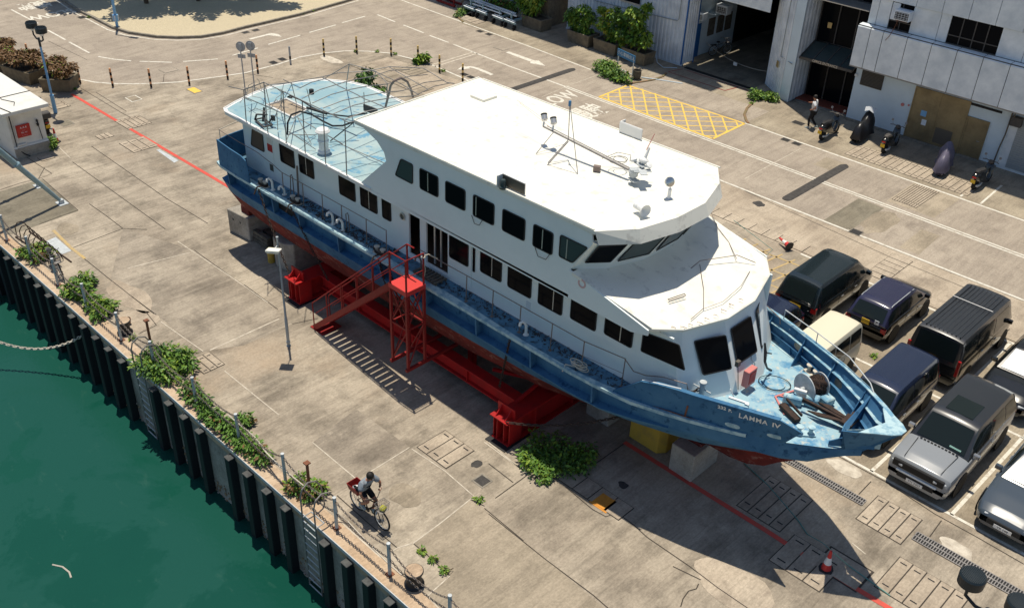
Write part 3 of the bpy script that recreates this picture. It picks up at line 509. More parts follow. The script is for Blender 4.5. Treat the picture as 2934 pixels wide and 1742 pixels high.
# hull -----------------------------------------------------------
xs = [-32.7, -32.3, -31, -29.4, -28.7, -27, -25, -22, -19, -16, -14, -13, -12, -11, -10.3, -9.7, -9.14, -8.8, -8.2, -7.6, -7.24, -6.9, -6.75, -6.6]
def hull_ring(x, s):
    b, zd = deckb(x), deckz(x); k = max(0, min(1, (-9.6-x)/3.2)); r = .30*k; zs = 2.98+.55*(1-k)*.6
    kz = H(x, [(-32.7, 1.5), (-30, 1.15), (-10.6, 1.05), (-9.88, 1.12), (-9.14, 1.51), (-8.8, 1.86), (-7.24, 3.2), (-6.6, 3.78)])
    cz = max(kz+.02, H(x, [(-32.7, 1.55), (-29, 1.38), (-13, 1.38), (-10.5, 1.62), (-9, 2.2), (-8, 2.85), (-7.24, 3.3), (-6.6, 3.8)]))
    cb = min(H(x, [(-32.7, 2.4), (-29, 2.48), (-22, 2.46), (-17, 2.3), (-14.5, 1.65), (-12.5, .95), (-10.8, .5), (-9.2, .22), (-8, .14), (-7.24, .06), (-6.6, .02)]), b*.9)
    zr = max(cz+.04, min(2.38+.3*(1-k), zd-.3)) if cz < zd-.5 else cz+.03; zr = min(zr, zd-.24)
    cz = min(cz, zr-.02); kz = min(kz, cz-.01)
    mb_ = cb+(b-cb)*H((zr-cz)/max(.01, zd-cz), [(0, 0), (.45, .70), (1, 1)]); 
    fl = b-.05-(1-k)*(b-.05-(cb+(b-cb)*.92))
    zs = max(zs, zr+.22); zs = min(zs, zd-.15)
    pts = [(b, zd), (b, zd-.1), (b-r, zd-.125), (b-r-.01, zs), (fl, zs-.05), (fl-.02, zs-.1), (mb_, zr), (cb, cz), (0, kz)]
    pts = [(p, min(z, zd)) for p, z in pts]
    return [Vector((x-(0.0 if x > -32.69 else 0)+(.45*(zd-z)/2.2 if x < -32.2 else 0), cl(x)+s*p, z)) for p, z in pts]
mb = MB(); mrow = [0, 0, 0, 3, 3, 3, 1, 1]
for s in (-1, 1): mb.loft([hull_ring(x, s) for x in xs], mrow=mrow, caps=False)
a, b_ = hull_ring(xs[0], -1), hull_ring(xs[0], 1); mb.add(a+b_[::-1], [tuple(range(18))], 0)
hull = mb.build('hull', ['blue_hull', 'red_hull', 'black', 'blue_hull'], F, ang=28)
# light painted edge of the deck, chipped
for s in (-1, 1):
    mb = MB(); R_ = []
    for x in [v for v in xs if v < -9.1]+[-9.0]: 
        b, z = deckb(x), deckz(x); wd = .26 if x < -18 else (.12 if x < -13.4 else H(x, [(-13.4, .12), (-12.6, .22), (-10.4, .2), (-9, .04)]))
        ex = H(x, [(-13.2, 0), (-12.4, .09), (-10.2, .1), (-9, .02)]); R_.append([(x, cl(x)+s*(b-wd), z+.012), (x, cl(x)+s*(b+ex+.012), z+.012), (x, cl(x)+s*(b+ex+.012), z-.09), (x, cl(x)+s*(b-.05), z-.12)])
    mb.loft(R_, caps=False); mb.build('rubbing_strip', 'blue_strip', hull)
# triangular gussets in the recess under the strip
for s in (-1, 1):
    for x in (-31.8, -29.35, -28.75, -27.1, -24.8, -22.5, -20.2, -17.9, -15.6, -13.3):
        b, z = deckb(x), deckz(x); mb = MB(); mb.plate([(x, CY+s*(b-.012), z-.10), (x, CY+s*(b-.30), z-.12), (x, CY+s*(b-.31), 2.99), (x, CY+s*(b-.06), 2.95)], (1, 0, 0), .035)
        mb.beam((x+.03, CY+s*(b-.01), z-.1), (x+.03, CY+s*(b-.055), 2.96), .06, .02, up=(0, s, 0)); mb.build('gusset', 'blue_hull', hull, smooth=False)
# collision damage: torn plating aft on the quay side
mb = MB(); yb_ = CY-3.22
def gash(pts, y, o=.0): mb.plate([(x, y, z) for x, z in pts], (0, -1, 0), .012)
gash([(-29.2, 3.45), (-28.9, 3.5), (-28.3, 3.42), (-27.75, 3.2), (-27.9, 3.02), (-28.5, 3.05), (-29.1, 3.12)], CY-2.935); mb.build('torn_opening', 'black', hull, smooth=False)
mb = MB(); mb.plate([(-28.0, CY-2.98, 2.66), (-27.85, CY-3.02, 2.75), (-27.72, CY-2.93, 2.55), (-27.78, CY-2.86, 2.42), (-27.66, CY-2.8, 2.3), (-27.8, CY-2.62, 2.0), (-27.72, CY-2.5, 1.75), (-27.86, CY-2.5, 1.75), (-27.92, CY-2.74, 2.2), (-28.02, CY-2.85, 2.4)], (-.1, -1, -.4), .02); mb.build('crack', 'black', hull, smooth=False)
# main deck
mb = MB(); L_ = [(x, CY-deckb(x)+.02) for x in xs]; R_ = [(x, CY+deckb(x)-.02) for x in xs]
def deck_part(name, x0, x1, m, dz=0):
    X = [x0]+[x for x in xs if x0 < x < x1]+[x1]; mb = MB(); mb.loft([[(x, cl(x)-deckb(x)+.02, deckz(x)+dz), (x, cl(x), deckz(x)+dz+.02), (x, cl(x)+deckb(x)-.02, deckz(x)+dz)] for x in X], caps=False); return mb.build(name, m, F)
deck_part('main_deck', -32.7, -11.7, 'blue_deck'); deck_part('foredeck', -11.7, -6.6, 'blue_foredeck')
rn = random.Random(5)
def debris(name, x0, x1, y0, y1, z, n, m, parent, sz=.05):
    mb = MB()
    for i in range(n):
        x, y = rn.uniform(x0, x1), rn.uniform(y0, y1); a = rn.random()*3; L = sz*rn.uniform(.5, 3); p = Vector((x, y, z+.02)); mb.beam(p, p+Vector((cos(a)*L, sin(a)*L, rn.uniform(0, .04))), sz*.5, .015)
    return mb.build(name, m, parent, smooth=False)
o = debris('deck_debris', -28, -22.3, 17.6, 18.15, 3.7, 260, 'rust_dark', F); o['kind'] = 'stuff'
o = debris('deck_debris', -19.8, -12.4, 17.75, 18.2, 3.7, 200, 'rust_dark', F, .035); o['kind'] = 'stuff'
# bulwarks -------------------------------------------------------
def panel(name, bot, top, m, th=.04, parent=F, mats=None):
    mb = MB(); R_ = []
    for p, q_ in zip(bot, top):
        p, q_ = Vector(p), Vector(q_); s = -1 if p.y < CY else 1
        R_.append([p, q_, q_+Vector((0, -s*th, 0)), p+Vector((0, -s*th, 0))])
    mb.loft(R_, closed=True); return mb.build(name, m, parent, ang=30)
ZB = [(-12.6, 3.75), (-12.3, 4.0), (-11.8, 4.45), (-11.2, 4.58), (-8, 4.70), (-5.7, 4.85)]
def bwt(x, s):  # top of bulwark follows a flared line
    hb = H(x, [(-12.6, 2.98), (-11.8, 2.85), (-11.4, 2.72), (-10.35, 2.42), (-9.6, 2.15), (-8.25, 1.68), (-7.3, 1.2), (-6.6, .75), (-6.1, .36), (-5.85, .08)]); return Vector((x, cl(x)+s*hb, H(x, ZB)))
def bwb(x, s): xx = min(x, -6.62); k = max(0, x+6.62); return Vector((xx+k*.6, cl(x)+s*(deckb(xx)+.0), deckz(xx)+k*.75))
XB = [-12.6, -12.3, -11.8, -11.4, -10.8, -10.35, -9.8, -9.3, -8.8, -8.25, -7.8, -7.3, -6.9, -6.6, -6.35, -6.1, -5.85]
bR = panel('bulwark', [bwb(x, 1) for x in XB], [bwt(x, 1) for x in XB], 'blue_hull'); XL = [x for x in XB if x < -8.2]
cut = [(-8.1, 0), ]
bL = panel('bulwark', [bwb(x, -1) for x in XL]+[bwb(-8.12, -1)], [bwt(x, -1) for x in XL]+[bwt(-8.0, -1)+Vector((.35, -.02, -.12))], 'blue_hull')
XT = [x for x in XB if x > -6.95]; bT = panel('bulwark', [bwb(-7.0, -1)]+[bwb(x, -1) for x in XT], [bwb(-7.0, -1)+Vector((.05, 0, .3))]+[bwt(x, -1) for x in XT], 'blue_hull')
bL['label'] = 'bulwark with the name on it, torn off at its forward end'
for nm, X, s in (('bulwark_rail', XL, -1), ('bulwark_rail', XB[:-1], 1)):
    mb = MB(); R_ = []
    for x in X: p = bwt(x, s); R_.append([p+Vector((0, s*.03, .01)), p+Vector((0, -s*.11, .01)), p+Vector((0, -s*.11, -.02)), p+Vector((0, s*.03, -.02))])
    mb.loft(R_, closed=True); mb.build(nm, 'blue_light' if s > 0 else 'blue_hull', bR if s > 0 else bL)
# stringers and brackets inside the far bulwark
for f_ in (.33, .66):
    mb = MB(); R_ = []
    for x in XB[2:-2]:
        p = bwb(x, 1).lerp(bwt(x, 1), f_); R_.append([p+Vector((0, -.03, 0)), p+Vector((0, -.15, 0)), p+Vector((0, -.15, -.02)), p+Vector((0, -.03, -.02))])
    mb.loft(R_, closed=True); mb.build('stringer', 'blue_light' if f_ > .5 else 'blue_hull', bR)
for x in (-11.1, -9.75, -8.55, -7.35):
    p, t_ = bwb(x, 1), bwt(x, 1); mb = MB(); mb.plate([p+Vector((0, -.04, .02)), t_+Vector((0, -.06, -.02)), p+Vector((-.05, -.42, .03))], (1, 0, 0), .025); mb.build('bracket', 'blue_hull', bR, smooth=False)
# bow: cross bulkheads and the pale top plate
def bulkhead(xm, x1):
    mb = MB(); p, q_ = bwb(xm, 1), bwt(xm, 1); r_, t_ = bwb(x1, -1), bwt(x1, -1)
    mb.plate([p+Vector((0, -.03, .03)), q_+Vector((0, -.03, -.03)), Vector((xm-.12, CY-.2, 4.2)), Vector((x1, CY-.6, 4.25)), Vector((x1, CY-.65, 3.86))], (1, .25, 0), .03); return mb.build('bow_bulkhead', 'blue_hull', F, smooth=False)
bulkhead(-7.15, -7.15)
mb = MB(); mb.plate([(-7.3, CY-.85, 3.86), (-7.3, CY-.85, 4.0), (-6.45, CY-.25, 4.55), (-6.35, CY-.25, 3.95)], (.6, -.8, 0), .03); mb.build('bow_bulkhead', 'blue_hull', F, smooth=False)
for dx in (0, .42):
    mb = MB(); mb.plate([(-7.2+dx, CY-.3-dx*.2, 3.87), (-7.2+dx, CY-.3-dx*.2, 4.1), (-6.55+dx*.6, CY+.25-dx*.75, 4.2), (-6.55+dx*.6, CY+.25-dx*.75, 3.87)], (1, .3, 0), .025); mb.build('bow_rib', 'blue_light', F, smooth=False)
mb = MB(); mb.prism([(x_, y_-.28) for x_, y_ in ((-6.6, CY-.74), (-6.3, CY-.52), (-5.95, CY-.30), (-5.78, CY-.12), (-5.76, CY+.12), (-5.95, CY+.32), (-6.3, CY+.54), (-6.62, CY+.76), (-6.62, CY+.6), (-6.3, CY+.1))], [4.77, 4.79, 4.82, 4.84, 4.84, 4.82, 4.79, 4.77, 4.77, 4.79], [4.80, 4.82, 4.85, 4.87, 4.87, 4.85, 4.82, 4.80, 4.80, 4.82]); mb.build('bow_plate', 'blue_strip', F)
mb = MB(); mb.plate([(-6.6, CY-.31, 3.75), (-5.8, CY-.31, 4.8), (-6.6, CY-.31, 4.1)], (0, 1, 0), .05); mb.build('stem', 'blue_hull', F)
# stern bulwarks
ZS = lambda z: z
st_b = [(-30.1, 3.64), (-30.6, 3.64), (-31.4, 3.64), (-32.35, 3.6)]
panel('stern_bulwark', [(x, CY-deckb(x), z) for x, z in st_b], [(-30.3, CY-3.2, 4.5), (-30.6, CY-3.2, 4.6), (-31.4, CY-3.18, 4.62), (-32.45, CY-3.08, 4.62)], 'blue_hull'); panel('stern_bulwark', [(x, CY+deckb(x), z) for x, z in st_b], [(-30.3, CY+3.2, 4.5), (-30.6, CY+3.2, 4.6), (-31.4, CY+3.18, 4.62), (-32.45, CY+3.08, 4.62)], 'blue_hull')
mb = MB(); R_ = []
for i in range(13):
    t_ = -1+i/6; y = CY+t_*3.08; x = -32.42-.33*(1-t_*t_)**.5 if abs(t_) < 1 else -32.42; R_.append([(x, y, 3.6), (x, y, 4.6), (x+.05, y, 4.6), (x+.05, y, 3.6)])
mb.loft(R_, closed=True); mb.build('transom_bulwark', 'blue_hull', F)
# lower cabin ----------------------------------------------------
YL, YR = 18.25, 23.05
def wall_xz(mb, y, t, x0, x1, z0, z1, holes, mi=0):
    X = sorted({x0, x1}|{h[0] for h in holes}|{h[1] for h in holes}); Z = sorted({z0, z1}|{h[2] for h in holes}|{h[3] for h in holes})
    for a, b in zip(X[:-1], X[1:]):
        for c, d in zip(Z[:-1], Z[1:]):
            if any(h[0] <= (a+b)/2 <= h[1] and h[2] <= (c+d)/2 <= h[3] for h in holes): continue
            mb.add([(a, y, c), (b, y, c), (b, y, d), (a, y, d), (a, y+t, c), (b, y+t, c), (b, y+t, d), (a, y+t, d)], [(0, 1, 2, 3), (7, 6, 5, 4), (0, 4, 5, 1), (3, 2, 6, 7), (0, 3, 7, 4), (1, 5, 6, 2)], mi)
mb = MB(); DOORS = [(-21.88, -21.34, 3.86, 5.45), (-21.04, -20.0, 3.86, 5.45)]
wall_xz(mb, YL, .06, -31.55, -11.35, 3.6, 5.8, DOORS); wall_xz(mb, YR-.06, .06, -31.55, -11.35, 3.6, 5.8, [])
mb.box(-31.55, -31.49, YL+.06, YR-.06, 3.6, 5.8)
# raked and faceted front
fb = [(-11.35, YL, 3.6), (-10.78, 18.95, 3.7), (-10.15, 20.0, 3.8), (-10.12, 21.25, 3.8), (-10.78, 22.35, 3.7), (-11.35, YR, 3.6)]
fb[0] = (-10.85, 18.35, 3.6); fb[1] = (-10.62, 19.0, 3.75); fb[4] = (-10.62, 22.3, 3.75); fb[5] = (-10.85, 22.95, 3.6)
ft = [(-11.75, 18.3, 5.95), (-11.42, 18.72, 5.92), (-11.0, 20.02, 5.86), (-11.0, 21.28, 5.86), (-11.42, 22.58, 5.92), (-11.75, 23.0, 5.95)]
for i in range(5): mb.add([fb[i], fb[i+1], ft[i+1], ft[i]], [(0, 1, 2, 3)])
mb.add([(-11.36, YL, 3.6), fb[0], ft[0], (-11.75, YL, 5.8), (-11.36, YL, 5.8)], [(0, 1, 2, 3, 4)]); mb.add([(-11.36, YR, 3.6), fb[5], ft[5], (-11.75, YR, 5.8), (-11.36, YR, 5.8)], [(4, 3, 2, 1, 0)])
LC = mb.build('lower_cabin', 'house_white', F, smooth=False)
mb = MB(); mb.box(-23, -18.2, YL+.07, YL+2.2, 3.72, 3.76, 0); mb.box(-18.2, -18.15, YL+.07, YR-.1, 3.7, 5.7, 1); mb.box(-23.05, -23, YL+.07, YR-.1, 3.7, 5.7, 1); mb.box(-23, -18.2, YL+2.2, YL+2.25, 3.7, 5.7, 1); mb.build('saloon_lining', ['brown_int', 'interior'], F, smooth=False)
mb = MB(); 
for x in (-20.75, -20.45): mb.box(x-.03, x+.03, YL+.1, YL+.14, 3.9, 5.4)
mb.build('door_post', 'alu', LC, smooth=False)
# windows -------------------------------------------------------
def rrect(pts, r=.09, k=3):
    """rounded outline of a convex polygon given as 2D points"""
    out = []; n = len(pts); pts = [Vector(p) for p in pts]
    for i in range(n):
        p, a, b = pts[i], pts[i-1], pts[(i+1) % n]; da = (a-p).normalized(); db = (b-p).normalized(); s = p+da*r; e = p+db*r
        for j in range(k+1): t_ = j/k; out.append(s*(1-t_)**2+p*2*t_*(1-t_)+e*t_*t_)
    return out
def window(parent, o_, ux, uy, pts, mullion=None, glass='glass_dark', r=.09, fw=.035, name='window'):
    """pane and rubber frame on a wall: o_ origin on the wall, ux/uy in-plane axes, outward = ux x uy"""
    ux = Vector(ux).normalized(); uy = Vector(uy); uy = (uy-ux*uy.dot(ux)).normalized(); nn = ux.cross(uy); o_ = Vector(o_)
    P3 = lambda p, d: o_+ux*p.x+uy*p.y+nn*d
    outl = rrect(pts, r); c = sum((Vector(p) for p in pts), Vector((0, 0)))/len(pts); inn = [c+(p-c)*(1-fw/max(.2, (p-c).length)) for p in outl]; n_ = len(outl)
    w_ = MB().add([P3(p, .006) for p in inn], [tuple(range(n_))]).build(name, glass, parent, smooth=False, recalc=False)
    mb = MB(); v = [P3(p, d) for d in (.0, .022) for p in outl]+[P3(p, d) for d in (.022, .004) for p in inn]
    f = []
    for a, b in ((0, 1), (1, 2), (2, 3)):
        for i in range(n_): j = (i+1) % n_; f.append((a*n_+i, a*n_+j, b*n_+j, b*n_+i))
    mb.add(v, f); mb.build('window_frame', 'rubber', w_, smooth=False)
    if mullion is not None:
        ys = [p[1] for p in pts]; mb = MB(); mb.beam(P3(Vector((mullion, min(ys)+.05)), .014), P3(Vector((mullion, max(ys)-.05)), .014), .028, .012, up=nn); mb.build('mullion', 'alu', w_, smooth=False)
    return w_
def side_win(x0, x1, z0=4.65, z1=5.42, y=YL-.001, slant=0, **k):
    return window(LC if y > 18 else UC, (0, y, 0), (1, 0, 0), (0, 0, 1), [(x0-slant, z0), (x1, z0), (x1, z1), (x0, z1)], **k)
side_win(-30.88, -30.18, 4.64, 5.4, slant=.22, glass='brown_int'); side_win(-29.13, -28.22, mullion=None); side_win(-27.93, -27.04, mullion=-27.5); side_win(-25.58, -24.67); side_win(-24.40, -23.49, mullion=-23.93); side_win(-23.24, -22.77)
side_win(-19.92, -19.0, 4.58); side_win(-18.53, -17.6, mullion=-18.02); side_win(-17.35, -16.37); side_win(-16.1, -15.14, mullion=-15.5); side_win(-14.84, -13.88, 4.74, 5.45); side_win(-13.59, -12.60, 4.84, 5.5, mullion=-13.02)
window(LC, (0, YL-.001, 0), (1, 0, 0), (0, 0, 1), [(-12.3, 4.92), (-10.86+.02, 5.06-.0), (-11.13, 5.74), (-12.3, 5.56)], r=.06)
side_win(-18.86, -18.76, 4.5, 5.4, r=.04)
for x in (-30, -28.6, -27.4, -25.1, -23.9, -19.4, -18, -16.8, -15.6, -14.3, -13.1): window(LC, (x, YR+.001, 0), (-1, 0, 0), (0, 0, 1), [(-.45, 4.65), (.45, 4.65), (.45, 5.4), (-.45, 5.4)])
mb = MB(); mb.lathe((-22.18, YL-.02, 5.11), [(.13, 0), (.13, .02), (.10, .025), (.10, 0)], 20, axis=(0, -1, 0), caps=False); ph = mb.build('porthole', 'alu', LC); MB().lathe((-22.18, YL-.005, 5.11), [(.10, 0), (.10, .01)], 20, axis=(0, -1, 0)).build('porthole_glass', 'glass_grey', ph)
# door with the red and white patch aft; sliding door leaf amidships
mb = MB(); mb.plate([(-29.97, YL, 3.95), (-29.62, YL, 3.95), (-29.56, YL, 5.42), (-29.97, YL, 5.42)], (0, -1, 0), .02); d_ = mb.build('cabin_door', 'house_white', LC, smooth=False)
mb = MB(); mb.plate([(-29.93, YL-.021, 4.82), (-29.6, YL-.021, 4.82), (-29.6, YL-.021, 5.12), (-29.93, YL-.021, 5.12)], (0, -1, 0), .003); mb.build('red_patch', 'red_sign', d_, smooth=False); mb = MB(); mb.plate([(-29.93, YL-.021, 5.13), (-29.6, YL-.021, 5.13), (-29.6, YL-.021, 5.38), (-29.93, YL-.021, 5.38)], (0, -1, 0), .003); mb.build('white_patch', 'shed_white', d_, smooth=False)
mb = MB(); mb.plate([(-29.9, YL-.021, 4.03), (-29.66, YL-.021, 4.03), (-29.66, YL-.021, 4.3), (-29.9, YL-.021, 4.3)], (0, -1, 0), .003); mb.build('vent_panel', 'louvre', d_, smooth=False)
mb = MB(); mb.plate([(-19.98, YL-.03, 3.88), (-18.92, YL-.03, 3.88), (-18.92, YL-.03, 5.5), (-19.98, YL-.03, 5.5)], (0, 1, 0), .028); sd = mb.build('sliding_door', 'house_white', LC, smooth=False)
window(sd, (0, YL-.032, 0), (1, 0, 0), (0, 0, 1), [(-19.9, 4.58), (-19.02, 4.58), (-19.02, 5.4), (-19.9, 5.4)])
# front windows of the lower cabin
def facet_win(parent, A, B, C_, D_, u0, u1, v0, v1, **k):
    """window in the quad A-B (bottom) D-C (top); u along, v up"""
    A, B, C_, D_ = map(Vector, (A, B, C_, D_)); bl = lambda u, v: (A*(1-u)+B*u)*(1-v)+(D_*(1-u)+C_*u)*v
    ux = (B-A).normalized(); uy = ((D_+C_)/2-(A+B)/2); uy = (uy-ux*uy.dot(ux)).normalized(); nn = ux.cross(uy)
    q_ = [bl(u0, v0), bl(u1, v0), bl(u1, v1), bl(u0, v1)]; o_ = q_[0]+nn*k.pop('lift', .03)
    return window(parent, o_, ux, uy, [((p-o_).dot(ux), (p-o_).dot(uy)) for p in q_], **k)
facet_win(LC, fb[1], fb[2], ft[2], ft[1], .17, .92, .34, .80, r=.07); facet_win(LC, fb[2], fb[3], ft[3], ft[2], .12, .88, .34, .82, r=.07); facet_win(LC, fb[3], fb[4], ft[4], ft[3], .12, .85, .30, .80, r=.07, glass='glass_grey')
# upper deck plate and foredeck roof -----------------------------
mb = MB(); rd = [(-23.2, 17.78), (-31.9, 17.78), (-32.2, 17.92), (-32.5, 18.6), (-32.85, 19.7), (-33.0, 20.65), (-32.75, 21.7), (-32.3, 22.6), (-31.4, 23.25), (-30.6, 23.5), (-23.2, 23.5)]
mb.prism(rd, 5.74, 5.86, 1); ud = mb.build('aft_upper_deck', ['blue_roofdeck', 'white_paint'], F, smooth=False)
mb = MB(); ins = [(-23.25, 17.9), (-31.85, 17.9), (-32.1, 18.0), (-32.4, 18.65), (-32.74, 19.72), (-32.88, 20.65), (-32.64, 21.65), (-32.2, 22.5), (-31.35, 23.13), (-30.6, 23.38), (-23.25, 23.38)]; mb.prism(ins, 5.861, 5.866); mb.build('deck_coating', 'blue_roofdeck', ud, smooth=False)
mb = MB(); mb.tube([(p[0], p[1], 5.87) for p in rd], .03, 6); mb.build('deck_rim', 'white_paint', ud)
mb = MB(); mb.box(-23.2, -14.6, 17.79, 23.49, 5.72, 5.84); mb.build('upper_deck', 'house_white', F, smooth=False)
fr = [(-14.5, 17.76, 6.62), (-11.85, 17.93, 6.04), (-11.3, 18.6, 5.98), (-10.88, 20.0, 5.92), (-10.88, 21.3, 5.92), (-11.3, 22.7, 5.98), (-11.85, 23.37, 6.04), (-14.5, 23.52, 6.62)]
mb = MB(); mb.prism([(p[0], p[1]) for p in fr], [p[2]-.1 for p in fr], [p[2] for p in fr]); FR = mb.build('foredeck_roof', ['roof_white'], F, smooth=False)
mb = MB(); mb.tube([(p[0], p[1], p[2]-.03) for p in fr[1:-1]], .045, 6); mb.build('roof_gutter', 'roof_white', FR)
# upper cabin ------------------------------------------------------
YUL, YUR = 17.79, 23.49
mb = MB(); sidep = [(-23.77, 5.86), (-22.36, 7.14), (-22.45, 7.4), (-22.79, 7.68), (-23.72, 8.0), (-13.95, 8.0), (-13.9, 7.72), (-14.62, 6.62), (-11.85, 6.02), (-11.85, 5.86), (-12.4, 5.72)]
for y, d in ((YUL, 1), (YUR, -1)): mb.plate([(x, y, z) for x, z in sidep], (0, d, 0), .05)
mb.box(-22.3, -22.25, YUL+.05, YUR-.05, 5.86, 8.0)
wb = [(-14.62, YUL+.02, 6.64), (-14.1, 18.7, 6.52), (-13.75, 20.0, 6.45), (-13.75, 21.3, 6.45), (-14.1, 22.6, 6.52), (-14.62, YUR-.02, 6.64)]
wt = [(-13.95, YUL+.02, 7.8), (-13.25, 18.78, 7.8), (-12.95, 20.0, 7.8), (-12.95, 21.3, 7.8), (-13.3, 22.55, 7.8), (-13.95, YUR-.02, 7.8)]
for i in range(5): mb.add([wb[i], wb[i+1], wt[i+1], wt[i]], [(0, 1, 2, 3)])
UC = mb.build('upper_cabin', 'house_white', F, smooth=False)
side = lambda x0, x1, **k: window(UC, (0, YUL-.001, 0), (1, 0, 0), (0, 0, 1), [(x0, 6.79), (x1, 6.79), (x1, 7.49), (x0, 7.49)], **k)
window(UC, (0, YUL-.001, 0), (1, 0, 0), (0, 0, 1), [(-21.94, 6.81), (-21.08, 6.80), (-21.06, 7.49), (-21.64, 7.49)], glass='glass_grey')
side(-20.76, -19.91, mullion=-20.38); side(-19.6, -18.73); side(-18.41, -17.53, mullion=-18.28); side(-17.21, -16.31); side(-16.01, -15.26, mullion=-15.65)
window(UC, (0, YUL-.001, 0), (1, 0, 0), (0, 0, 1), [(-15.03, 6.87), (-14.52, 6.87), (-14.03, 7.56), (-15.03, 7.56)], mullion=-14.76, glass='glass_grey')
for x in (-20.4, -19.2, -18, -16.8, -15.6): window(UC, (x, YUR+.001, 0), (-1, 0, 0), (0, 0, 1), [(-.45, 6.79), (.45, 6.79), (.45, 7.49), (-.45, 7.49)])
for i, (u0, u1, g_) in enumerate(((.22, .92, 'glass_dark'), (.08, .90, 'glass_grey'), (.1, .9, 'glass_grey'), (.1, .9, 'glass_grey'), (.1, .8, 'glass_grey'))): facet_win(UC, wb[i], wb[i+1], wt[i+1], wt[i], u0, u1, .26, .84, r=.05, glass=g_)
mb = MB(); mb.lathe((-14.15, YUL-.003, 6.42-.02), [(.14, 0), (.14, .006), (.085, .006), (.085, 0)], 22, axis=(0, -1, 0), caps=False); mb.build('lifebuoy_marking', 'pink_ring', UC)
# roof -----------------------------------------------------------
vt = [(-13.85, 17.76), (-13.15, 18.74), (-12.87, 20.02), (-12.87, 21.28), (-13.32, 22.62), (-14.0, 23.52)]; vb = [(-13.72, 17.8), (-13.02, 18.68), (-12.72, 19.98), (-12.72, 21.32), (-13.15, 22.6), (-13.85, 23.5)]
top = [(-23.85, 17.76)]+vt+[(-24.1, 23.52)]; zt = [8.02]+[8.13]*6+[8.02]
mb = MB(); mb.prism(top, [z-.10 for z in zt], zt); RF = mb.build('roof', 'roof_white', F, smooth=False)
mb = MB()
for i in range(5): a, b, c, d = vt[i], vt[i+1], vb[i+1], vb[i]; mb.add([(a[0]+.003, a[1], 8.125), (b[0]+.003, b[1], 8.125), (c[0], c[1], 7.76), (d[0], d[1], 7.76), (d[0]-.25, d[1], 7.78), (c[0]-.25, c[1], 7.78)], [(0, 3, 2, 1), (3, 4, 5, 2)])
mb.build('roof_visor', 'roof_white', RF, smooth=False)
mb = MB()
for y in (17.79, 23.49): mb.tube([(-23.9, y, 8.035), (-13.9, y, 8.145)], .028, 6)
mb.tube([(-23.9, 17.79, 8.035), (-24.12, 23.49, 8.035)], .028, 6); mb.build('roof_edge_rim', 'roof_white', RF)
mb = MB(); mb.box(-22.95, -22.3, 21.95, 22.6, 8.03, 8.12); mb.build('roof_hatch', 'roof_white', RF, smooth=False, bevel=.01)
# boxes for the sidelights at the roof edges
for y, s, m in ((17.9, 1, 'louvre'), (23.36, -1, 'white_paint')):
    mb = MB(); x0 = -17.4 if s > 0 else -17.62; yw = y+.02 if s > 0 else y
    mb.box(x0, x0+.88, yw, yw+.03, 8.10, 8.46, 0); mb.box(x0, x0+.03, yw-.22, yw, 8.10, 8.46, 0) if s > 0 else mb.box(x0, x0+.03, yw+.03, yw+.25, 8.10, 8.46, 1); mb.box(x0, x0+.88, yw-.015, yw-.001, 8.12, 8.44, 1 if s > 0 else 0); sb = mb.build('sidelight_screen', ['white_paint', m], RF, smooth=False)
    if s > 0: mb = MB(); mb.lathe((x0+.17, yw-.13, 8.1), [(.11, 0), (.12, .05), (.085, .08), (.08, .24), (.06, .27), (0, .28)], 14); mb.build('navigation_light', 'glass_grey', sb)
# searchlight and horn on the roof
mb = MB(); mb.cyl((-13.72, 20.75, 8.12), .09, .02, 12); mb.cyl((-13.72, 20.75, 8.13), .05, .28, 12); mb.cyl((-13.72, 20.75, 8.41), .022, .1, 8); s_ = mb.build('searchlight', 'white_paint', RF); mb = MB(); mb.lathe((-13.8, 20.75, 8.6), [(.02, -.08), (.10, -.05), (.14, .03), (.14, .09), (.12, .10), (0, .10)], 18, axis=(.9, -.35, .35)); mb.build('lamp_head', 'chrome', s_)
mb = MB(); mb.cyl((-13.55, 19.35, 8.12), .04, .14, 8); hn = mb.build('fog_horn', 'white_paint', RF); mb = MB(); mb.lathe((-13.85, 19.42, 8.33), [(.0, 0), (.10, .005), (.10, .12), (.09, .13), (.10, .3), (.17, .42), (.175, .43), (.15, .41), (0, .3)], 18, axis=(.95, -.25, .02)); mb.build('horn_bell', 'white_paint', hn)
# lowered mast with lamps, trestle, radar and cable coil
T = F; mst = MB(); a_ = c14b(430, 210, 8.55); e_ = c14b(1200, 375, 8.35); A_ = Vector((-18.5, 20.75, 8.72)); E_ = Vector((-15.25, 20.85, 8.42)); mst.tube([A_, E_], [.03, .042], 8); mst.tube([A_+Vector((.1, .06, .03)), E_+Vector((0, .06, .03))], .014, 5); ms = mst.build('mast', 'steel_pipe', RF)
for dx in (0, .38):
    mb = MB(); c_ = A_+Vector((-.02+dx, .05, .08)); mb.tube([A_+Vector((dx, 0, 0)), c_+Vector((0, 0, .05))], .03, 6); mb.lathe(c_+Vector((-.02, .05, .06)), [(.05, 0), (.095, .03), (.095, .17), (.06, .19), (0, .2)], 12, axis=(-.55, .35, .7)); l_ = mb.build('mast_lamp', 'alu', ms); MB().lathe(c_+Vector((-.02, .05, .06))+Vector((-.55, .35, .7)).normalized()*.19, [(.10, 0), (.10, .03), (0, .035)], 12, axis=(-.55, .35, .7)).build('lamp_cap', 'rubber', l_)
mb = MB(); ft1, ft2, ap = Vector((-18.25, 20.1, 8.1)), Vector((-17.0, 20.0, 8.1)), Vector((-17.35, 20.55, 9.85))
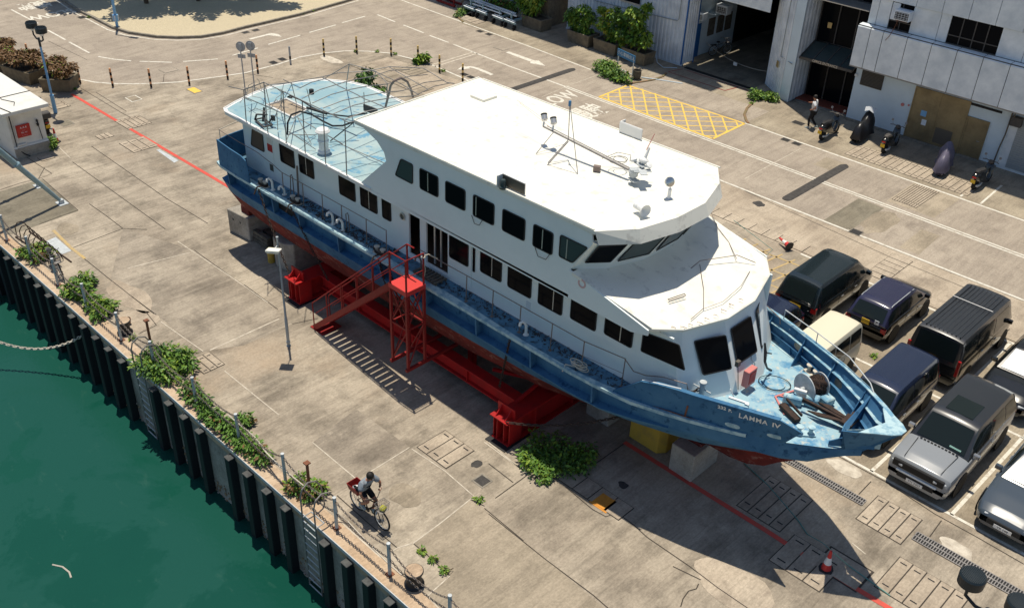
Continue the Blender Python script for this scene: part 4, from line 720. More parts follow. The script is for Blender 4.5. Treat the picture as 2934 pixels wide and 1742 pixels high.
mb.tube([Vector((-17.55, 19.98, 8.1)), Vector((-17.4, 20.65, 8.68)), ap], .014, 5); mb.tube([Vector((-16.45, 20.05, 8.1)), ap], .012, 5); mb.tube([Vector((-17.45, 19.85, 8.1)), Vector((-17.35, 20.6, 8.66))], .018, 5); mb.tube([Vector((-17.45, 19.85, 8.11)), Vector((-16.45, 20.05, 8.11))], .005, 4); mb.tube([Vector((-18.2, 20.15, 8.1)), A_.lerp(E_, .13)], .012, 5); mb.tube([Vector((-18.2, 20.15, 8.11)), A_.lerp(E_, .27)+Vector((0, 0, -.2))], .006, 4); mb.build('mast_stays', 'steel_pipe', ms)
mb = MB(); mb.box(-17.38, -17.32, 20.52, 20.58, 9.76, 9.92); mb.build('blue_lashing', 'blue_sign', ms, smooth=False)
for z in (0, .12): mb = MB(); mb.tube([A_+Vector((.2, .1, z)), A_+Vector((-1.35, .35-z, z+.25))], .005, 4); mb.build('whip_aerial', 'faded_red', ms)
mb = MB(); c_ = E_+Vector((-.6, .22, .02)); mb.tube(arc(c_, .26, 0, 2*pi, 24)[:-1], .009, 4, closed=True); mb.tube(arc(c_+Vector((.05, .08, .03)), .2, 0, 2*pi, 20)[:-1], .009, 4, closed=True); mb.tube([c_+Vector((-.5, -.1, -.1)), c_+Vector((-.2, .25, .1)), c_+Vector((.2, .35, .12)), c_+Vector((.3, .2, 0))], .009, 4); mb.build('cable_coil', 'hose', ms)
mb = MB(); mb.cbox(E_+Vector((-.95, -.25, -.22)), (.2, .14, .16), 0, rz=.5); mb.build('mast_bracket', 'rail_grey', ms, smooth=False)
rb = Vector((-15.0, 20.75, 8.13)); mb = MB(); mb.cyl(rb+Vector((0, 0, .22)), .13, .22, 14); mb.cyl(rb+Vector((0, 0, .32)), .15, .05, 14); mb.cbox(rb+Vector((.05, -.02, .12)), (.34, .2, .04), rz=-.4); mb.cyl(rb, .05, .3, 8); mb.cbox(rb+Vector((.02, .25, .5)), (.42, .18, .03), rz=-.3); rdm = mb.build('mast_foot', 'galv', RF, bevel=.005)
mb = MB(); mb.lathe(rb+Vector((.05, .3, .5)), [(.02, 0), (.12, .05), (.16, .1), (.15, .14), (.05, .2), (.03, .5), (0, .52)], 12, axis=(.1, .4, 1)); mb.lathe(rb+Vector((-.18, .22, .52)), [(0, 0), (.09, .02), (.10, .08), (0, .1)], 12, axis=(-.4, 0, 1)); mb.lathe(rb+Vector((.26, .3, .5)), [(0, 0), (.09, .02), (.10, .08), (0, .1)], 12, axis=(.6, 0, 1)); mb.build('satellite_domes', 'white_paint', rdm)
mb = MB(); mb.cbox(rb+Vector((.22, .1, .42)), (.5, .2, .02), rz=.9); mb.cbox(rb+Vector((.25, .05, .44)), (.2, .5, .02), rz=.9); mb.build('radar_scanner', 'galv', rdm, smooth=False)
mb = MB(); mb.tube([rb+Vector((.05, .42, .9)), rb+Vector((.12, .62, 1.35))], .012, 5); mb.build('whip_aerial', 'faded_red', rdm)
# rope and drain lines on the foredeck roof
mb = MB(); A1, A2, A3, A4 = c14b(1780, 1240, 6.2), c14b(1890, 1180, 6.3), c14b(2220, 1130, 6.25), c14b(2390, 1165, 6.15)
mb.tube([A1, A2+Vector((0, 0, .12)), A3+Vector((0, 0, .12)), A4], .012, 5); mb.tube([A2, c14b(1925, 1400, 6.15), c14(1925, 260, 6.08), c14(1810, 360, 6.05)], .010, 5); mb.tube([A3, c14b(2150, 980, 6.3), c14b(2050, 850, 6.45), c14b(2000, 740, 6.55)], .010, 5); mb.tube([c14(1925, 265, 6.08), c14(2100, 200, 6.08), c14(2260, 60, 6.1), c14b(2340, 1240, 6.08)], .008, 4)
mb.build('loose_rope', 'rail_grey', FR); mb = MB(); q_ = [c14(1605, 180, 6.22), c14(1755, 130, 6.22), c14(1765, 145, 6.22), c14(1615, 192, 6.22)]; mb.tube(q_, .014, 5, closed=True); mb.build('grab_rail', 'rail_grey', FR)
mb = MB()
for i in range(9): a0 = c14(1640+i*75, 432-i*6-i*i*3.2, 6.03); mb.tube([a0, a0+Vector((rn.uniform(-.1, .1), .04, .005)), a0+Vector((rn.uniform(-.05, .05)+.12, .06, 0))], .009, 4)
mb.build('edge_rust', 'rust', FR)
# funnel / vent on the aft upper deck
mb = MB(); fc = Vector((-26.5, 18.36, 5.86)); mb.lathe(fc, [(.22, 0), (.22, .09), (.17, .11), (.17, .40), (.2, .43), (.2, .47), (.17, .49), (.17, .72), (.25, .76), (.26, .80), (.20, .88), (0, .90)], 20); mb.build('exhaust_vent', 'white_paint', ud)
mb = MB(); mb.tube([(-31.35, 19.27, 5.9), (-31.4, 20.2, 5.9), (-30.0, 20.2, 5.9), (-29.65, 19.3, 5.9)], .05, 6, closed=True); hc = mb.build('hatch_coaming', 'white_paint', ud); MB().prism([(-31.35, 19.27), (-29.65, 19.3), (-30.0, 20.2), (-31.4, 20.2)], 5.868, 5.874).build('hatch_board', 'apron', hc, smooth=False)
mb = MB(); mb.cyl((-31.3, 21.3, 5.86), .1, .18, 10); mb.build('deck_light', 'black', ud)
# black hoses across the aft deck
mb = MB(); hz = lambda x, y, z: c70(x, y, z)
mb.tube([hz(385, 1205, 5.88), hz(388, 1100, 6.3), hz(420, 1030, 6.5), hz(500, 1000, 6.5), hz(600, 1025, 6.2), hz(700, 1085, 6.0), hz(790, 1130, 5.95), hz(880, 1128, 6.0), hz(1000, 1085, 6.4)], .035, 7); mb.tube([hz(430, 880, 6.1), hz(385, 870, 6.15), hz(410, 860, 6.2), hz(500, 895, 6.2), hz(600, 960, 6.1), hz(700, 1005, 6.0), hz(800, 1030, 5.95), hz(930, 1045, 6.0), hz(1100, 1015, 6.3)], .03, 7); mb.tube([hz(560, 965, 6.1), hz(740, 1020, 6.05)], .05, 7); mb.build('black_hose', 'hose', ud)
mb = MB(); mb.tube([hz(770, 1265, 5.9), hz(1010, 1075, 6.6)], .022, 6); mb.build('loose_pole', 'hose', ud)
mb = MB(); mb.cbox(hz(1130, 985, 6.5), (.7, .05, .25), rz=0.1); mb.build('dark_board', 'steel_dark', ud, smooth=False)
# broken black seat frame
mb = MB(); k0 = hz(180, 1110, 5.9)
for a, b in (((-.45, -.1, .05), (.35, -.25, .05)), ((-.4, .2, .05), (.45, .05, .08)), ((-.45, -.1, .05), (-.4, .2, .05)), ((.35, -.25, .05), (.45, .05, .08)), ((-.1, 0, .05), (-.15, .15, .55)), ((.15, -.05, .05), (-.15, .15, .5)), ((.2, .1, .1), (.4, .15, .4)), ((-.3, -.1, .3), (.1, .1, .35)), ((-.3, -.1, .3), (-.45, -.1, .05))): mb.beam(k0+Vector(a), k0+Vector(b), .06, .04)
mb.cbox(k0+Vector((.38, .15, .3)), (.16, .05, .2), rz=.4); mb.build('broken_seat_frame', 'steel_dark', ud, smooth=False)
# awning frame: pipe skeleton, near side upright, far side sagging outboard
aw = MB(); zt_ = 7.8
near_x = [-29.1, -27.95, -26.83, -25.66, -24.5]; base = {-24.5: 5.87}
for x in (-30.5, -29.1, -27.95, -26.83, -25.66, -24.5): aw.tube([(x-.05, 17.84, 5.87), (x, 17.86, zt_ if x > -30 else 7.1)], .019, 6)

aw.tube([(-31.6, 17.9, 6.9), (-30.5, 17.86, 7.1), (-29.1, 17.86, 7.78), (-24.3, 17.86, zt_), (-23.75, 17.95, 8.0)], .019, 6); aw.build('awning_rail', 'steel_pipe', ud)
af = MB()
far = [c70(180, 765, 7.3), c70(420, 740, 7.3), c70(700, 690, 7.2), c70(840, 655, 7.1), c70(1090, 640, 7.2), c70(1300, 600, 7.2), c70(1600, 612, 7.0), c70(1700, 670, 6.8), c70(1810, 740, 6.7), c70(1880, 752, 6.9)]
mid1 = [c70(350, 715, 7.7), c70(500, 790, 7.7), c70(600, 740, 7.7), c70(700, 715, 7.6), c70(940, 575, 8.1)]
af.tube(far, .018, 6); af.tube(mid1, .017, 6)
N0 = [c70(x, y, 7.8) for x, y in ((515, 885), (610, 925), (705, 970), (800, 1020), (905, 1068), (1000, 1105))]; T1 = [c70(x, y, 7.9) for x, y in ((840, 755), (940, 805), (1060, 865), (1150, 905), (1270, 965), (1290, 975))]; T2 = [c70(x, y, 7.6) for x, y in ((1130, 690), (1280, 755), (1420, 815), (1530, 860), (1600, 890), (1640, 900))]; T3 = [c70(x, y, 7.2) for x, y in ((1480, 625), (1640, 670), (1790, 720), (1850, 745), (1880, 752), (1890, 756))]
for i in range(5): af.tube([N0[i]]+[N0[i].lerp(T1[i], .5)+Vector((0, 0, .06)), T1[i], T1[i].lerp(T2[i], .5)+Vector((0, 0, .03)), T2[i]], .017, 6)
for i, k in ((0, 0), (1, 1), (2, 2), (3, 3)): af.tube([T2[i], T2[i].lerp(T3[k], .5)+Vector((0, 0, .1)), T3[k]], .016, 6)
af.tube([c70(940, 575, 8.1)]+[c70(1180, 640, 8.0), c70(1280, 750, 7.8)], .017, 6); af.tube([c70(x, y, 7.9) for x, y in ((690, 690), (790, 740), (840, 770), (1010, 850), (1080, 890), (1150, 915), (1270, 970))], .017, 6)
af.tube([c70(x, y, 7.6) for x, y in ((940, 575), (1030, 600), (1200, 655), (1400, 750), (1560, 850))], .016, 6); af.tube([c70(x, y, 7.0) for x, y in ((1300, 605), (1500, 720), (1640, 800))], .016, 6)
af.tube([c70(940, 575, 8.1), c70(912, 770, 5.9)], .019, 6); af.tube([c70(1180, 640, 7.6), c70(1160, 700, 7.1)], .016, 6); af.tube([c70(1280, 750, 7.6), c70(1275, 940, 5.95)], .018, 6); af.tube([c70(1070, 830, 7.2), c70(1075, 940, 6.4)], .016, 6)
for a, b in (((185, 760), (230, 950)), ((420, 740), (465, 920)), ((330, 800), (330, 1000)), ((190, 765), (420, 745)), ((290, 1000), (300, 1165)), ((560, 800), (600, 960)), ((0, 870), (300, 1000)), ((0, 880), (65, 910))): af.tube([c70(*a, 7.3), c70(*b, 5.95)], .016, 6)
af.build('awning_frame', 'steel_pipe', ud)
rr = random.Random(11); bw = MB()
for i in range(15):
    x, y = rr.uniform(20, 560), rr.uniform(790, 1010); p = c70(x, y, 6.4); d = Vector((rr.uniform(-.5, .5), rr.uniform(-.6, .6), rr.uniform(-.4, .4))); bw.tube([p, p+d*.6+Vector((0, 0, .15)), p+d*1.5], .011, 5)
for a, b in (((370, 1280), (460, 1060)), ((400, 1180), (640, 1340)), ((480, 1060), (600, 1290)), ((470, 1050), (870, 1290)), ((430, 1210), (640, 1210)), ((860, 1290), (1270, 1470)), ((600, 1130), (880, 1290))): bw.tube([c70(*a, 6.5), c70(*b, 5.92)], .014, 5)
bw.build('bent_wires', 'steel_pipe', ud)
ar = MB(); ar.tube([c70(1265, 955, 5.95), c70(1290, 860, 6.7), c70(1310, 770, 7.4), c70(1340, 730, 7.7), c70(1400, 700, 7.8), c70(1460, 735, 7.4), c70(1490, 800, 6.8), c70(1510, 870, 6.2)], .045, 7); ar.build('aft_arch', 'rail_grey', ud)
# railings along the side decks
for s in (-1, 1):
    rl = MB(); pts = []; X = [-31.4, -29.9, -28.4, -27.15, -26, -24.9, -23.55, -22.5, -18.65, -17.5, -16.35, -15.1, -13.9, -12.6]
    for x in X:
        y = CY+s*(min(deckb(x), 3.2)-.32); z = deckz(x); 
        if x > -29: st_ = MB(); st_.tube([(x, y, z), (x+.03, y, z+.96)], .017, 6); st_.box(x-.05, x+.05, y-.05, y+.05, z, z+.015); st_.build('stanchion', 'rail_grey', F)
    top = [(x, CY+s*(min(deckb(x), 3.2)-.32), deckz(x)+.95) for x in X if -29 < x < -22]; t2 = [(x, CY+s*(min(deckb(x), 3.2)-.32), deckz(x)+.95) for x in X if x > -19]
    rl.tube([(-32.5, CY+s*2.9, 4.95), (-31.0, CY+s*2.95, 4.95), (-29.9, CY+s*2.9, 4.9), (-29, CY+s*2.88, 4.75)]+top, .014, 6); rl.tube([(-20.8, CY+s*2.88, 4.62)]+t2+[(-12.3, CY+s*2.62, 4.35), (-11.9, CY+s*2.6, 4.42), (-11.4, CY+s*2.55, 4.62), (-10.8, CY+s*2.3, 4.6), (-10.75, CY+s*2.28, 4.42)], .015, 6)
    rl.tube([(p[0], p[1], p[2]-.5) for p in t2], .007, 5); rl.tube([(p[0], p[1], p[2]-.5) for p in top], .007, 5); rl.build('side_rail', 'rail_grey', F)
mb = MB()
mb.tube([(-32.5, CY-2.9, 4.95)]+[(-32.5-.32*(1-(t_/4)**2), CY+t_*.72, 4.98) for t_ in range(-3, 4)]+[(-32.5, CY+2.9, 4.95)], .02, 6)
for t_ in (-4, -2, 0, 2, 4): mb.tube([(-32.5-.32*(1-(t_/4)**2)*.95, CY+t_*.72, 4.6), (-32.5-.32*(1-(t_/4)**2)*.95, CY+t_*.72, 4.97)], .014, 5)
mb.build('stern_rail', 'rope', F)
mb = MB(); mb.tube([bwt(-10.7, 1)+Vector((0, -.06, 0)), bwt(-10.7, 1)+Vector((0, -.06, .32)), bwt(-9.4, 1)+Vector((0, -.02, .33)), bwt(-8.2, 1)+Vector((0, 0, .33)), bwt(-7.3, 1)+Vector((0, 0, .15)), bwt(-7.1, 1)], .018, 6); mb.tube([bwt(-9.4, 1), bwt(-9.4, 1)+Vector((0, -.02, .33))], .015, 6); mb.build('bow_rail', 'galv', F)
# gooseneck vents, bitts and other deck fittings
def goose(p, hgt_=.42, m='white_paint', s=1, r=.045):
    p = Vector(p); mb = MB(); mb.cyl(p, r*2, .02, 10); mb.tube([p, p+Vector((0, 0, hgt_-.1)), p+Vector((-.02*s, -.03, hgt_)), p+Vector((-.07*s, -.08, hgt_+.05)), p+Vector((-.12*s, -.13, hgt_)), p+Vector((-.13*s, -.14, hgt_-.1))], r, 8); mb.build('vent_pipe', m, F)
goose((-29.03, 17.72, 3.68)); goose((-25.4, 17.75, 3.7)); goose((-24.8, 17.72, 3.7), .4); goose((-16.1, 17.8, 3.72)); goose((-28.4, 17.8, 3.7), .3); goose((-20.9, 17.9, 3.72), .5, 'rail_grey', r=.03)
mb = MB(); mb.tube([(-24.6, 17.85, 3.7), (-24.6, 17.85, 4.3), (-24.68, 17.87, 4.38), (-24.78, 17.87, 4.3), (-24.78, 17.87, 3.7)], .018, 6); mb.tube([(-28.0, 17.95, 3.7), (-28.0, 17.95, 4.5), (-28.1, 17.98, 4.55), (-28.2, 18.0, 4.5), (-28.3, 18.0, 3.7)], .02, 6); mb.tube([(-27.95, 18.1, 3.7), (-27.95, 18.15, 4.9)], .035, 6); mb.build('hoop_rail', 'rail_grey', F)
def bitts(p, rz=0, m='rope'):
    p = Vector(p); R = Matrix.Rotation(rz, 3, 'Z'); mb = MB(); mb.cbox(p+Vector((0, 0, .015)), (.55, .22, .03), 0, rz)
    for d in (-.15, .15): q_ = p+R @ Vector((d, 0, 0)); mb.lathe(q_, [(.055, .02), (.055, .2), (.10, .215), (.10, .235), (.05, .245), (0, .245)], 12)
    b = mb.build('mooring_bitts', m, F); return b
for p in ((-29.6, 17.68, 3.66), (-27.6, 17.72, 3.7), (-22.7, 17.65, 3.7)):
    b = bitts(p); mb = MB(); p = Vector(p)
    for k in range(3): mb.tube(arc(p+Vector((-.0, 0, .05+.035*k)), .19, 0, 2*pi, 14, (1.3, 0, 0), (0, .6, 0))[:-1], .02, 5, closed=True)
    mb.tube([p+Vector((.15, -.05, .1)), p+Vector((.1, -.35, .08)), p+Vector((.12, -.5, -.15))], .03, 5); mb.build('lashing', 'rust_dark', b)
bitts((-9.15, 22.2, 3.84), -.45, 'rope'); bitts((-7.95, 19.75, 3.85), .7, 'blue_strip')
# mooring coil at the rail
mb = MB(); p0 = c14(800, 790, 3.75)
for k in range(5): mb.tube(arc(p0+Vector((rn.uniform(-.12, .12), rn.uniform(-.06, .06), .05*k)), .14+.03*rn.random(), 0, 2*pi, 12, (1.4, 0, 0), (0, .7, 0))[:-1], .018, 5, closed=True)
mb.tube([p0, p0+Vector((-.3, -.2, .05)), p0+Vector((-.35, -.25, -.2))], .02, 5); mb.build('rope_coil', 'rope', F)
# foredeck: post with cap on each side, reel of chain, windlass frame, anchor, hatch, box, rings
def bowpost(p, lean=(0, 0)):
    p = Vector(p); mb = MB(); mb.tube([p, p+Vector((lean[0], lean[1], .62))], .075, 12); mb.cyl(p+Vector((lean[0], lean[1], .60)), .10, .05, 12); b = mb.build('mooring_post', 'galv', F); mb = MB(); mb.tube([p+Vector((-.28+lean[0], lean[1], .42)), p+Vector((.28+lean[0], lean[1], .42))], .02, 6); mb.build('cross_bar', 'galv', b)
bowpost((-10.55, 18.75, 3.95)); bowpost((-10.35, 22.85, 3.8), (-.02, .12))
mb = MB(); mb.plate([(-10.62, 22.8, 3.8), (-10.1, 22.6, 3.8), (-10.32, 22.95, 4.3)], (.3, .9, 0), .1); mb.build('post_bracket', 'blue_hull', F, smooth=False)
ra = Vector((.75, -.60, .0)).normalized(); rc = Vector((-8.65, 21.25, 4.22)); ra = Vector((-.35, -.93, 0)).normalized()
mb = MB()
mb.lathe(rc-ra*.30, [(0, 0), (.33, 0), (.33, .03), (.11, .035)], 26, axis=ra); mb.lathe(rc+ra*.27, [(.13, 0), (.42, .0), (.42, .03), (0, .035)], 26, axis=ra); mb.lathe(rc-ra*.42, [(.06, 0), (.06, .85)], 12, axis=ra); wr = mb.build('anchor_reel', 'galv', F)
mb = MB(); mb.lathe(rc-ra*.30, [(.22, .04), (.23, .2), (.23, .34), (.22, .5), (.22, .56)], 22, axis=ra); mb.build('reel_drum', 'rail_grey', wr); cm = MB()
for k in range(8):
    u = ra.orthogonal().normalized(); v_ = ra.cross(u); chain_mesh(cm, [rc-ra*(.25-.055*k)+(u*cos(t_*.35+k)+v_*sin(t_*.35+k))*.24 for t_ in range(0, 19)], .13, .018, .035)
cm.build('reel_chain', 'rust_dark', wr)
mb = MB(); mb.cbox(rc+ra*.45+Vector((.05, -.05, .02)), (.34, .1, .09), rz=.3); mb.build('reel_handle', 'white_paint', wr, bevel=.01)
mb = MB(); mb.cbox((-8.85, 20.62, 3.98), (.5, .2, .25), rz=.4); mb.cbox((-8.45, 20.95, 4.0), (.36, .3, .3), rz=.2); mb.cbox((-8.2, 21.3, 3.97), (.3, .35, .22), rz=-.3); mb.cbox((-8.9, 21.8, 3.9), (.9, .35, .1), rz=-.2); mb.build('windlass', 'blue_light', F, bevel=.03)
mb = MB(); mb.beam((-8.95, 20.25, 3.95), (-8.3, 19.99, 3.93), .2, .12); mb.beam((-8.9, 20.35, 4.12), (-8.25, 20.05, 4.1), .05, .08); mb.build('chain_chute', 'rust_dark', F, bevel=.01)
an = MB(); a0, a1 = Vector((-8.55, 20.55, 4.2)), Vector((-7.22, 20.72, 4.08)); an.beam(a0, a1, .08, .10); an.beam(a1+Vector((-.15, .42, .1)), a1+Vector((.2, -.62, -.1)), .06, .06)
for s in (-1, 1): an.plate([a1+Vector((.1, s*.06, .02)), a1+Vector((-.75, s*.32, -.05)), a1+Vector((-1.1, s*.26, -.1)), a1+Vector((-.5, s*.08, -.02))], (0, 0, 1), .05)
an.plate([a1+Vector((.12, .2, .04)), a1+Vector((.12, -.22, .0)), a1+Vector((-.2, -.22, .0)), a1+Vector((-.2, .2, .04))], (0, 0, 1), .09)
AN = an.build('anchor', 'rust', F, smooth=False, bevel=.008); AN.data.materials[0] = MT['rust_dark']
mb = MB(); mb.tube(arc((-9.65, 21.05, 3.86), .37, 0, 2*pi, 26, (1.15, .2, 0), (0, .95, 0))[:-1], .012, 6, closed=True); o = mb.build('hatch_rim', 'black', F); mb = MB(); mb.cyl((-9.65, 21.05, 3.845), .3, .02, 26); mb.build('deck_hatch', 'blue_foredeck', F)
mb = MB(); mb.strip([(-8.75, 20.9), (-9.3, 20.35+.3)], .06, 3.861); mb.strip([(-9.05, 21.3), (-9.32, 20.55), (-8.72, 20.05)], .06, 3.862); mb.build('red_deck_marking', 'faded_red', F, smooth=False, recalc=False)
mb = MB(); mb.box(-10.16, -9.98, 20.1, 20.52, 3.98, 4.50); fbx = mb.build('fire_hose_box', 'faded_red', LC, smooth=False, bevel=.01); mb = MB(); mb.box(-9.985, -9.965, 20.17, 20.45, 4.08, 4.42); mb.build('box_door', 'red_sign', fbx, smooth=False, bevel=.006)
mb = MB(); mb.box(-10.37, -10.27, 19.93, 20.07, 4.62, 4.78); mb.tube([(-10.3, 20, 4.62), (-10.16, 20.0, 3.9)], .012, 5); mb.build('junction_box', 'louvre', LC, smooth=False)
mb = MB(); mb.tube([c14(1775, 540, 5.1), c14(1785, 640, 4.9), c14(1795, 680, 4.8), c14(1800, 760, 4.55), c14(1835, 900, 4.2), c14(1845, 960, 4.05)], [.012, .02, .035, .05, .02, .015], 6); mb.build('cable_loom', 'hose', LC)
mb = MB(); mb.tube([c21(180, 415, 4.95), c21(185, 500, 4.7), c21(180, 580, 4.5), c21(200, 640, 4.1), c21(235, 660, 3.9)], [.03, .05, .04, .03, .04], 6); mb.tube([c21(180, 500, 4.7), c21(240, 510, 4.6)], .02, 5); mb.build('cable_loom', 'hose', LC)
mb = MB(); mb.tube([c21(55, 490, 4.6), c21(60, 560, 4.4), c21(90, 600, 4.25), c21(80, 640, 4.1), c21(60, 630, 4.1)], .014, 5); mb.build('grab_handle', 'galv', LC)
mb = MB(); mb.beam(c21(0, 960, 4.35), c21(35, 975, 4.35), .05, .05); mb.beam(c14(2150, 1055, 4.35), c14(2330, 1115, 4.35), .07, .04); mb.tube([c14(2330, 1115, 4.35), c14(2325, 1175, 3.95)], .018, 5); mb.tube([c14(2165, 985, 4.5), c14(2195, 1050, 4.3)], .018, 5); mb.build('bow_step', 'white_paint', F, smooth=False)
mb = MB(); mb.tube([bwt(-11.8, -1)+Vector((0, .05, .02)), bwt(-11.75, -1)+Vector((0, .05, .03)), bwt(-10.75, -1)+Vector((0, .05, .03))], .02, 5); mb.build('white_batten', 'white_paint', F)
# pallet lying on the side deck by the doors
mb = MB()
for k in range(8): x = -21.0+k*.145; mb.box(x, x+.09, 17.62, 18.12, 3.80, 3.825)
for y in (17.64, 17.87, 18.06): mb.box(-21.0, -19.9, y, y+.05, 3.73, 3.80)
tag(mb.build('pallet', 'timber', origin=(-20.4, 17.87, 3.73), smooth=False), 'weathered slatted wooden pallet lying on the ferry side deck at the open doorway', 'pallet')
# names on the bow, following the bulwark
def on_bw(x, f_, s=-1): return bwb(x, s).lerp(bwt(x, s), f_)
def bw_text(t, x, f_, sz, sx=1):
    p = on_bw(x, f_); ux = (on_bw(x+.1, f_)-on_bw(x-.1, f_)).normalized(); uy = (on_bw(x, .9)-on_bw(x, .1)).normalized(); n_ = ux.cross(uy).normalized(); text('hull_lettering', t, sz, frame(p+n_*.025, ux, uy), 'white_paint', bL, sx, cond=.006)
for ch, x in zip('LAMMA', (-9.18, -9.05, -8.90, -8.74, -8.59)): bw_text(ch, x, .74, .23, .85)
bw_text('IV', -8.32, .74, .25)
for ch, x in zip('232', (-9.72, -9.65, -9.58)): bw_text(ch, x, .84, .14)
bw_text('P.', -9.44, .82, .13)
for x in (-9.35, -8.35):
    p = on_bw(x, .22); ux = (on_bw(x+.1, .22)-on_bw(x-.1, .22)).normalized(); uy = (on_bw(x, .9)-on_bw(x, .1)).normalized(); n_ = ux.cross(uy).normalized()
    mb = MB(); o_ = [p+ux*(.14*cos(t_)+(.06 if cos(t_) > 0 else -.06))+uy*.075*sin(t_) for t_ in [2*pi*i/20 for i in range(20)]]; mb.plate(o_, n_, .015); mb.build('fairlead', 'blue_strip', bL)
for x in (-9.9, -8.25):
    p = bwb(x, 1).lerp(bwt(x, 1), .45); ux = (bwb(x+.1, 1)-bwb(x-.1, 1)).normalized(); uy = (bwt(x, 1)-bwb(x, 1)).normalized(); n_ = Vector((0, -1, 0))
    mb = MB(); o_ = [p+ux*(.14*cos(t_)+(.06 if cos(t_) > 0 else -.06))+uy*.09*sin(t_)+Vector((0, -.05, 0)) for t_ in [2*pi*i/20 for i in range(20)]]; mb.plate(o_, n_, .015); mb.build('fairlead', 'apron', bR)
mb = MB(); mb.plate([on_bw(-11.4, .1)+Vector((0, -.03, 0)), on_bw(-10.9, .08)+Vector((0, -.03, 0)), on_bw(-10.2, .02)+Vector((0, -.03, 0)), on_bw(-10.6, .02)+Vector((0, -.03, 0))], (0, -1, 0), .01); mb.build('rust_streak', 'rust', bL); mb = MB(); p, q_ = on_bw(-10.55, .05), on_bw(-10.5, .5); mb.beam(p+Vector((0, -.02, 0)), q_+Vector((0, -.02, 0)), .05, .01, up=(0, -1, 0)); mb.build('rust_streak', 'rust', bL)
for i, ch in enumerate(('0.5', 'TM', '1.2')):
    x = -9.35+.3*i; r_ = hull_ring(x, -1); p = r_[6].lerp(r_[7], .3); ux = (hull_ring(x+.1, -1)[6]-hull_ring(x-.1, -1)[6]).normalized(); uy = (r_[6]-r_[7]).normalized(); n_ = ux.cross(uy).normalized(); text('draught_mark', ch, .13, frame(p+n_*.02, ux, uy), 'sealant', hull)
# electrical notice on the lower cabin
mb = MB(); mb.plate([(-16.55, YL, 4.2), (-16.38, YL, 4.2), (-16.38, YL, 4.52), (-16.55, YL, 4.52)], (0, -1, 0), .012); mb.build('notice_plate', 'sheet_white', LC, smooth=False)
for x0, z0, x1 in ((-18.45, 6.8, -18.0), (-15.9, 6.8, -15.35)): mb = MB(); mb.tube([(x0, YUL-.02, z0-.02), (x0+.15, YUL-.05, z0-.22), (x1-.1, YUL-.05, z0-.2), (x1, YUL-.02, z0)], .010, 5); mb.build('hanging_cable', 'rubber', UC)
# ================================================================ CRADLE, BLOCKS, STAIR, FLOODLIGHT, CHAINS
t = thing('boat_cradle', 'big red steel beam cradle on the ground under the middle of the ferry', 'cradle', (-21.5, CY, 0))
def ibeam(mb, p, q, wd, ht):
    p, q = Vector(p), Vector(q); d = (q-p).normalized(); s = Vector((-d.y, d.x, 0))
    for z in (.03, ht-.03): mb.beam(p+Vector((0, 0, z)), q+Vector((0, 0, z)), wd, .05)
    for k in (-1, 1): mb.beam(p+s*k*wd*.2+Vector((0, 0, ht/2)), q+s*k*wd*.2+Vector((0, 0, ht/2)), .03, ht-.13)
for x in (-27.12, -16.2):
    mb = MB(); ibeam(mb, (x, 16.95, 0), (x, 24.35, 0), .72, .92)
    for k in (-1, 1): mb.box(x+k*.34-.015, x+k*.34+.015, 17.0, 17.55, .06, .86)
    for y in (18.2, 20, 22, 24): mb.box(x-.34, x+.34, y, y+.03, .06, .86)
    cb = mb.build('cross_beam', 'red_steel', t, smooth=False, bevel=.006)
    mb = MB(); mb.box(x-.38, x+.38, 16.86, 17.2, .93, .965); mb.box(x-.36, x+.36, 17.2, 17.235, .925, 1.32); 
    for dx in (-.2, .2): mb.plate([(x+dx, 16.9, .966), (x+dx, 17.2, .966), (x+dx, 17.2, 1.27)], (1, 0, 0), .03)
    mb.build('end_bracket', 'red_steel', cb, smooth=False); MB().box(x-.42, x+.44, 16.72, 17.9, .002, .03).build('ground_mat', 'rubber', cb, smooth=False)
for y in (18.15, 23.3):
    mb = MB(); ibeam(mb, (-26.76, y, .37), (-16.56, y, .37), .42, .55); 
    for x in (-24.5, -21.5, -18.8): mb.box(x, x+.03, y-.19, y+.19, .42, .87)
    mb.build('long_beam', 'red_steel', t, smooth=False, bevel=.006)
for x, y in ((-27.3, 18.75), (-26.9, 22.6), (-16.4, 19.25), (-15.95, 22.1), (-23.5, 19.0), (-19.6, 19.0)):
    top_ = 1.28; mb = MB(); mb.box(x-.11, x+.11, y-.11, y+.11, .0 if -26 < x < -17 else .92, top_); mb.box(x-.28, x+.28, y-.14, y+.14, top_-.03, top_+.10); mb.build('keel_support', 'red_steel', t, smooth=False, bevel=.006)
mb = MB(); mb.beam((-16.4, 19.25, 1.3), (-16.45, 17.9, .93), .09, .09); mb.beam((-16.35, 19.35, 1.0), (-18.2, 18.6, .9), .1, .1); mb.build('brace', 'red_steel', t, smooth=False)
def block(name, pts, h, m, label, parent=None, z0=0, holes=(), rot=0):
    n_ = len(pts); cx = sum(p[0] for p in pts)/n_; cy = sum(p[1] for p in pts)/n_; mb = MB(); mb.prism(pts, z0, h); o = mb.build(name, m, origin=(cx, cy, z0), smooth=False, bevel=.025)
    tag(o, label, 'concrete block'); return o
b = block('concrete_block', [(-33.45, 18.15), (-32.1, 18.28), (-32.05, 19.9), (-33.3, 19.8)], 1.05, 'block', 'pale concrete block with two lifting holes, farthest aft under the ferry stern')
for x in (-33.1, -32.65): mb = MB(); mb.lathe((x, 18.2+(x+33.1)*.1, .68), [(.06, 0), (.06, .02), (0, .02)], 8, axis=(0, -1, 0)); mb.build('lifting_hole', 'black', b, smooth=False)
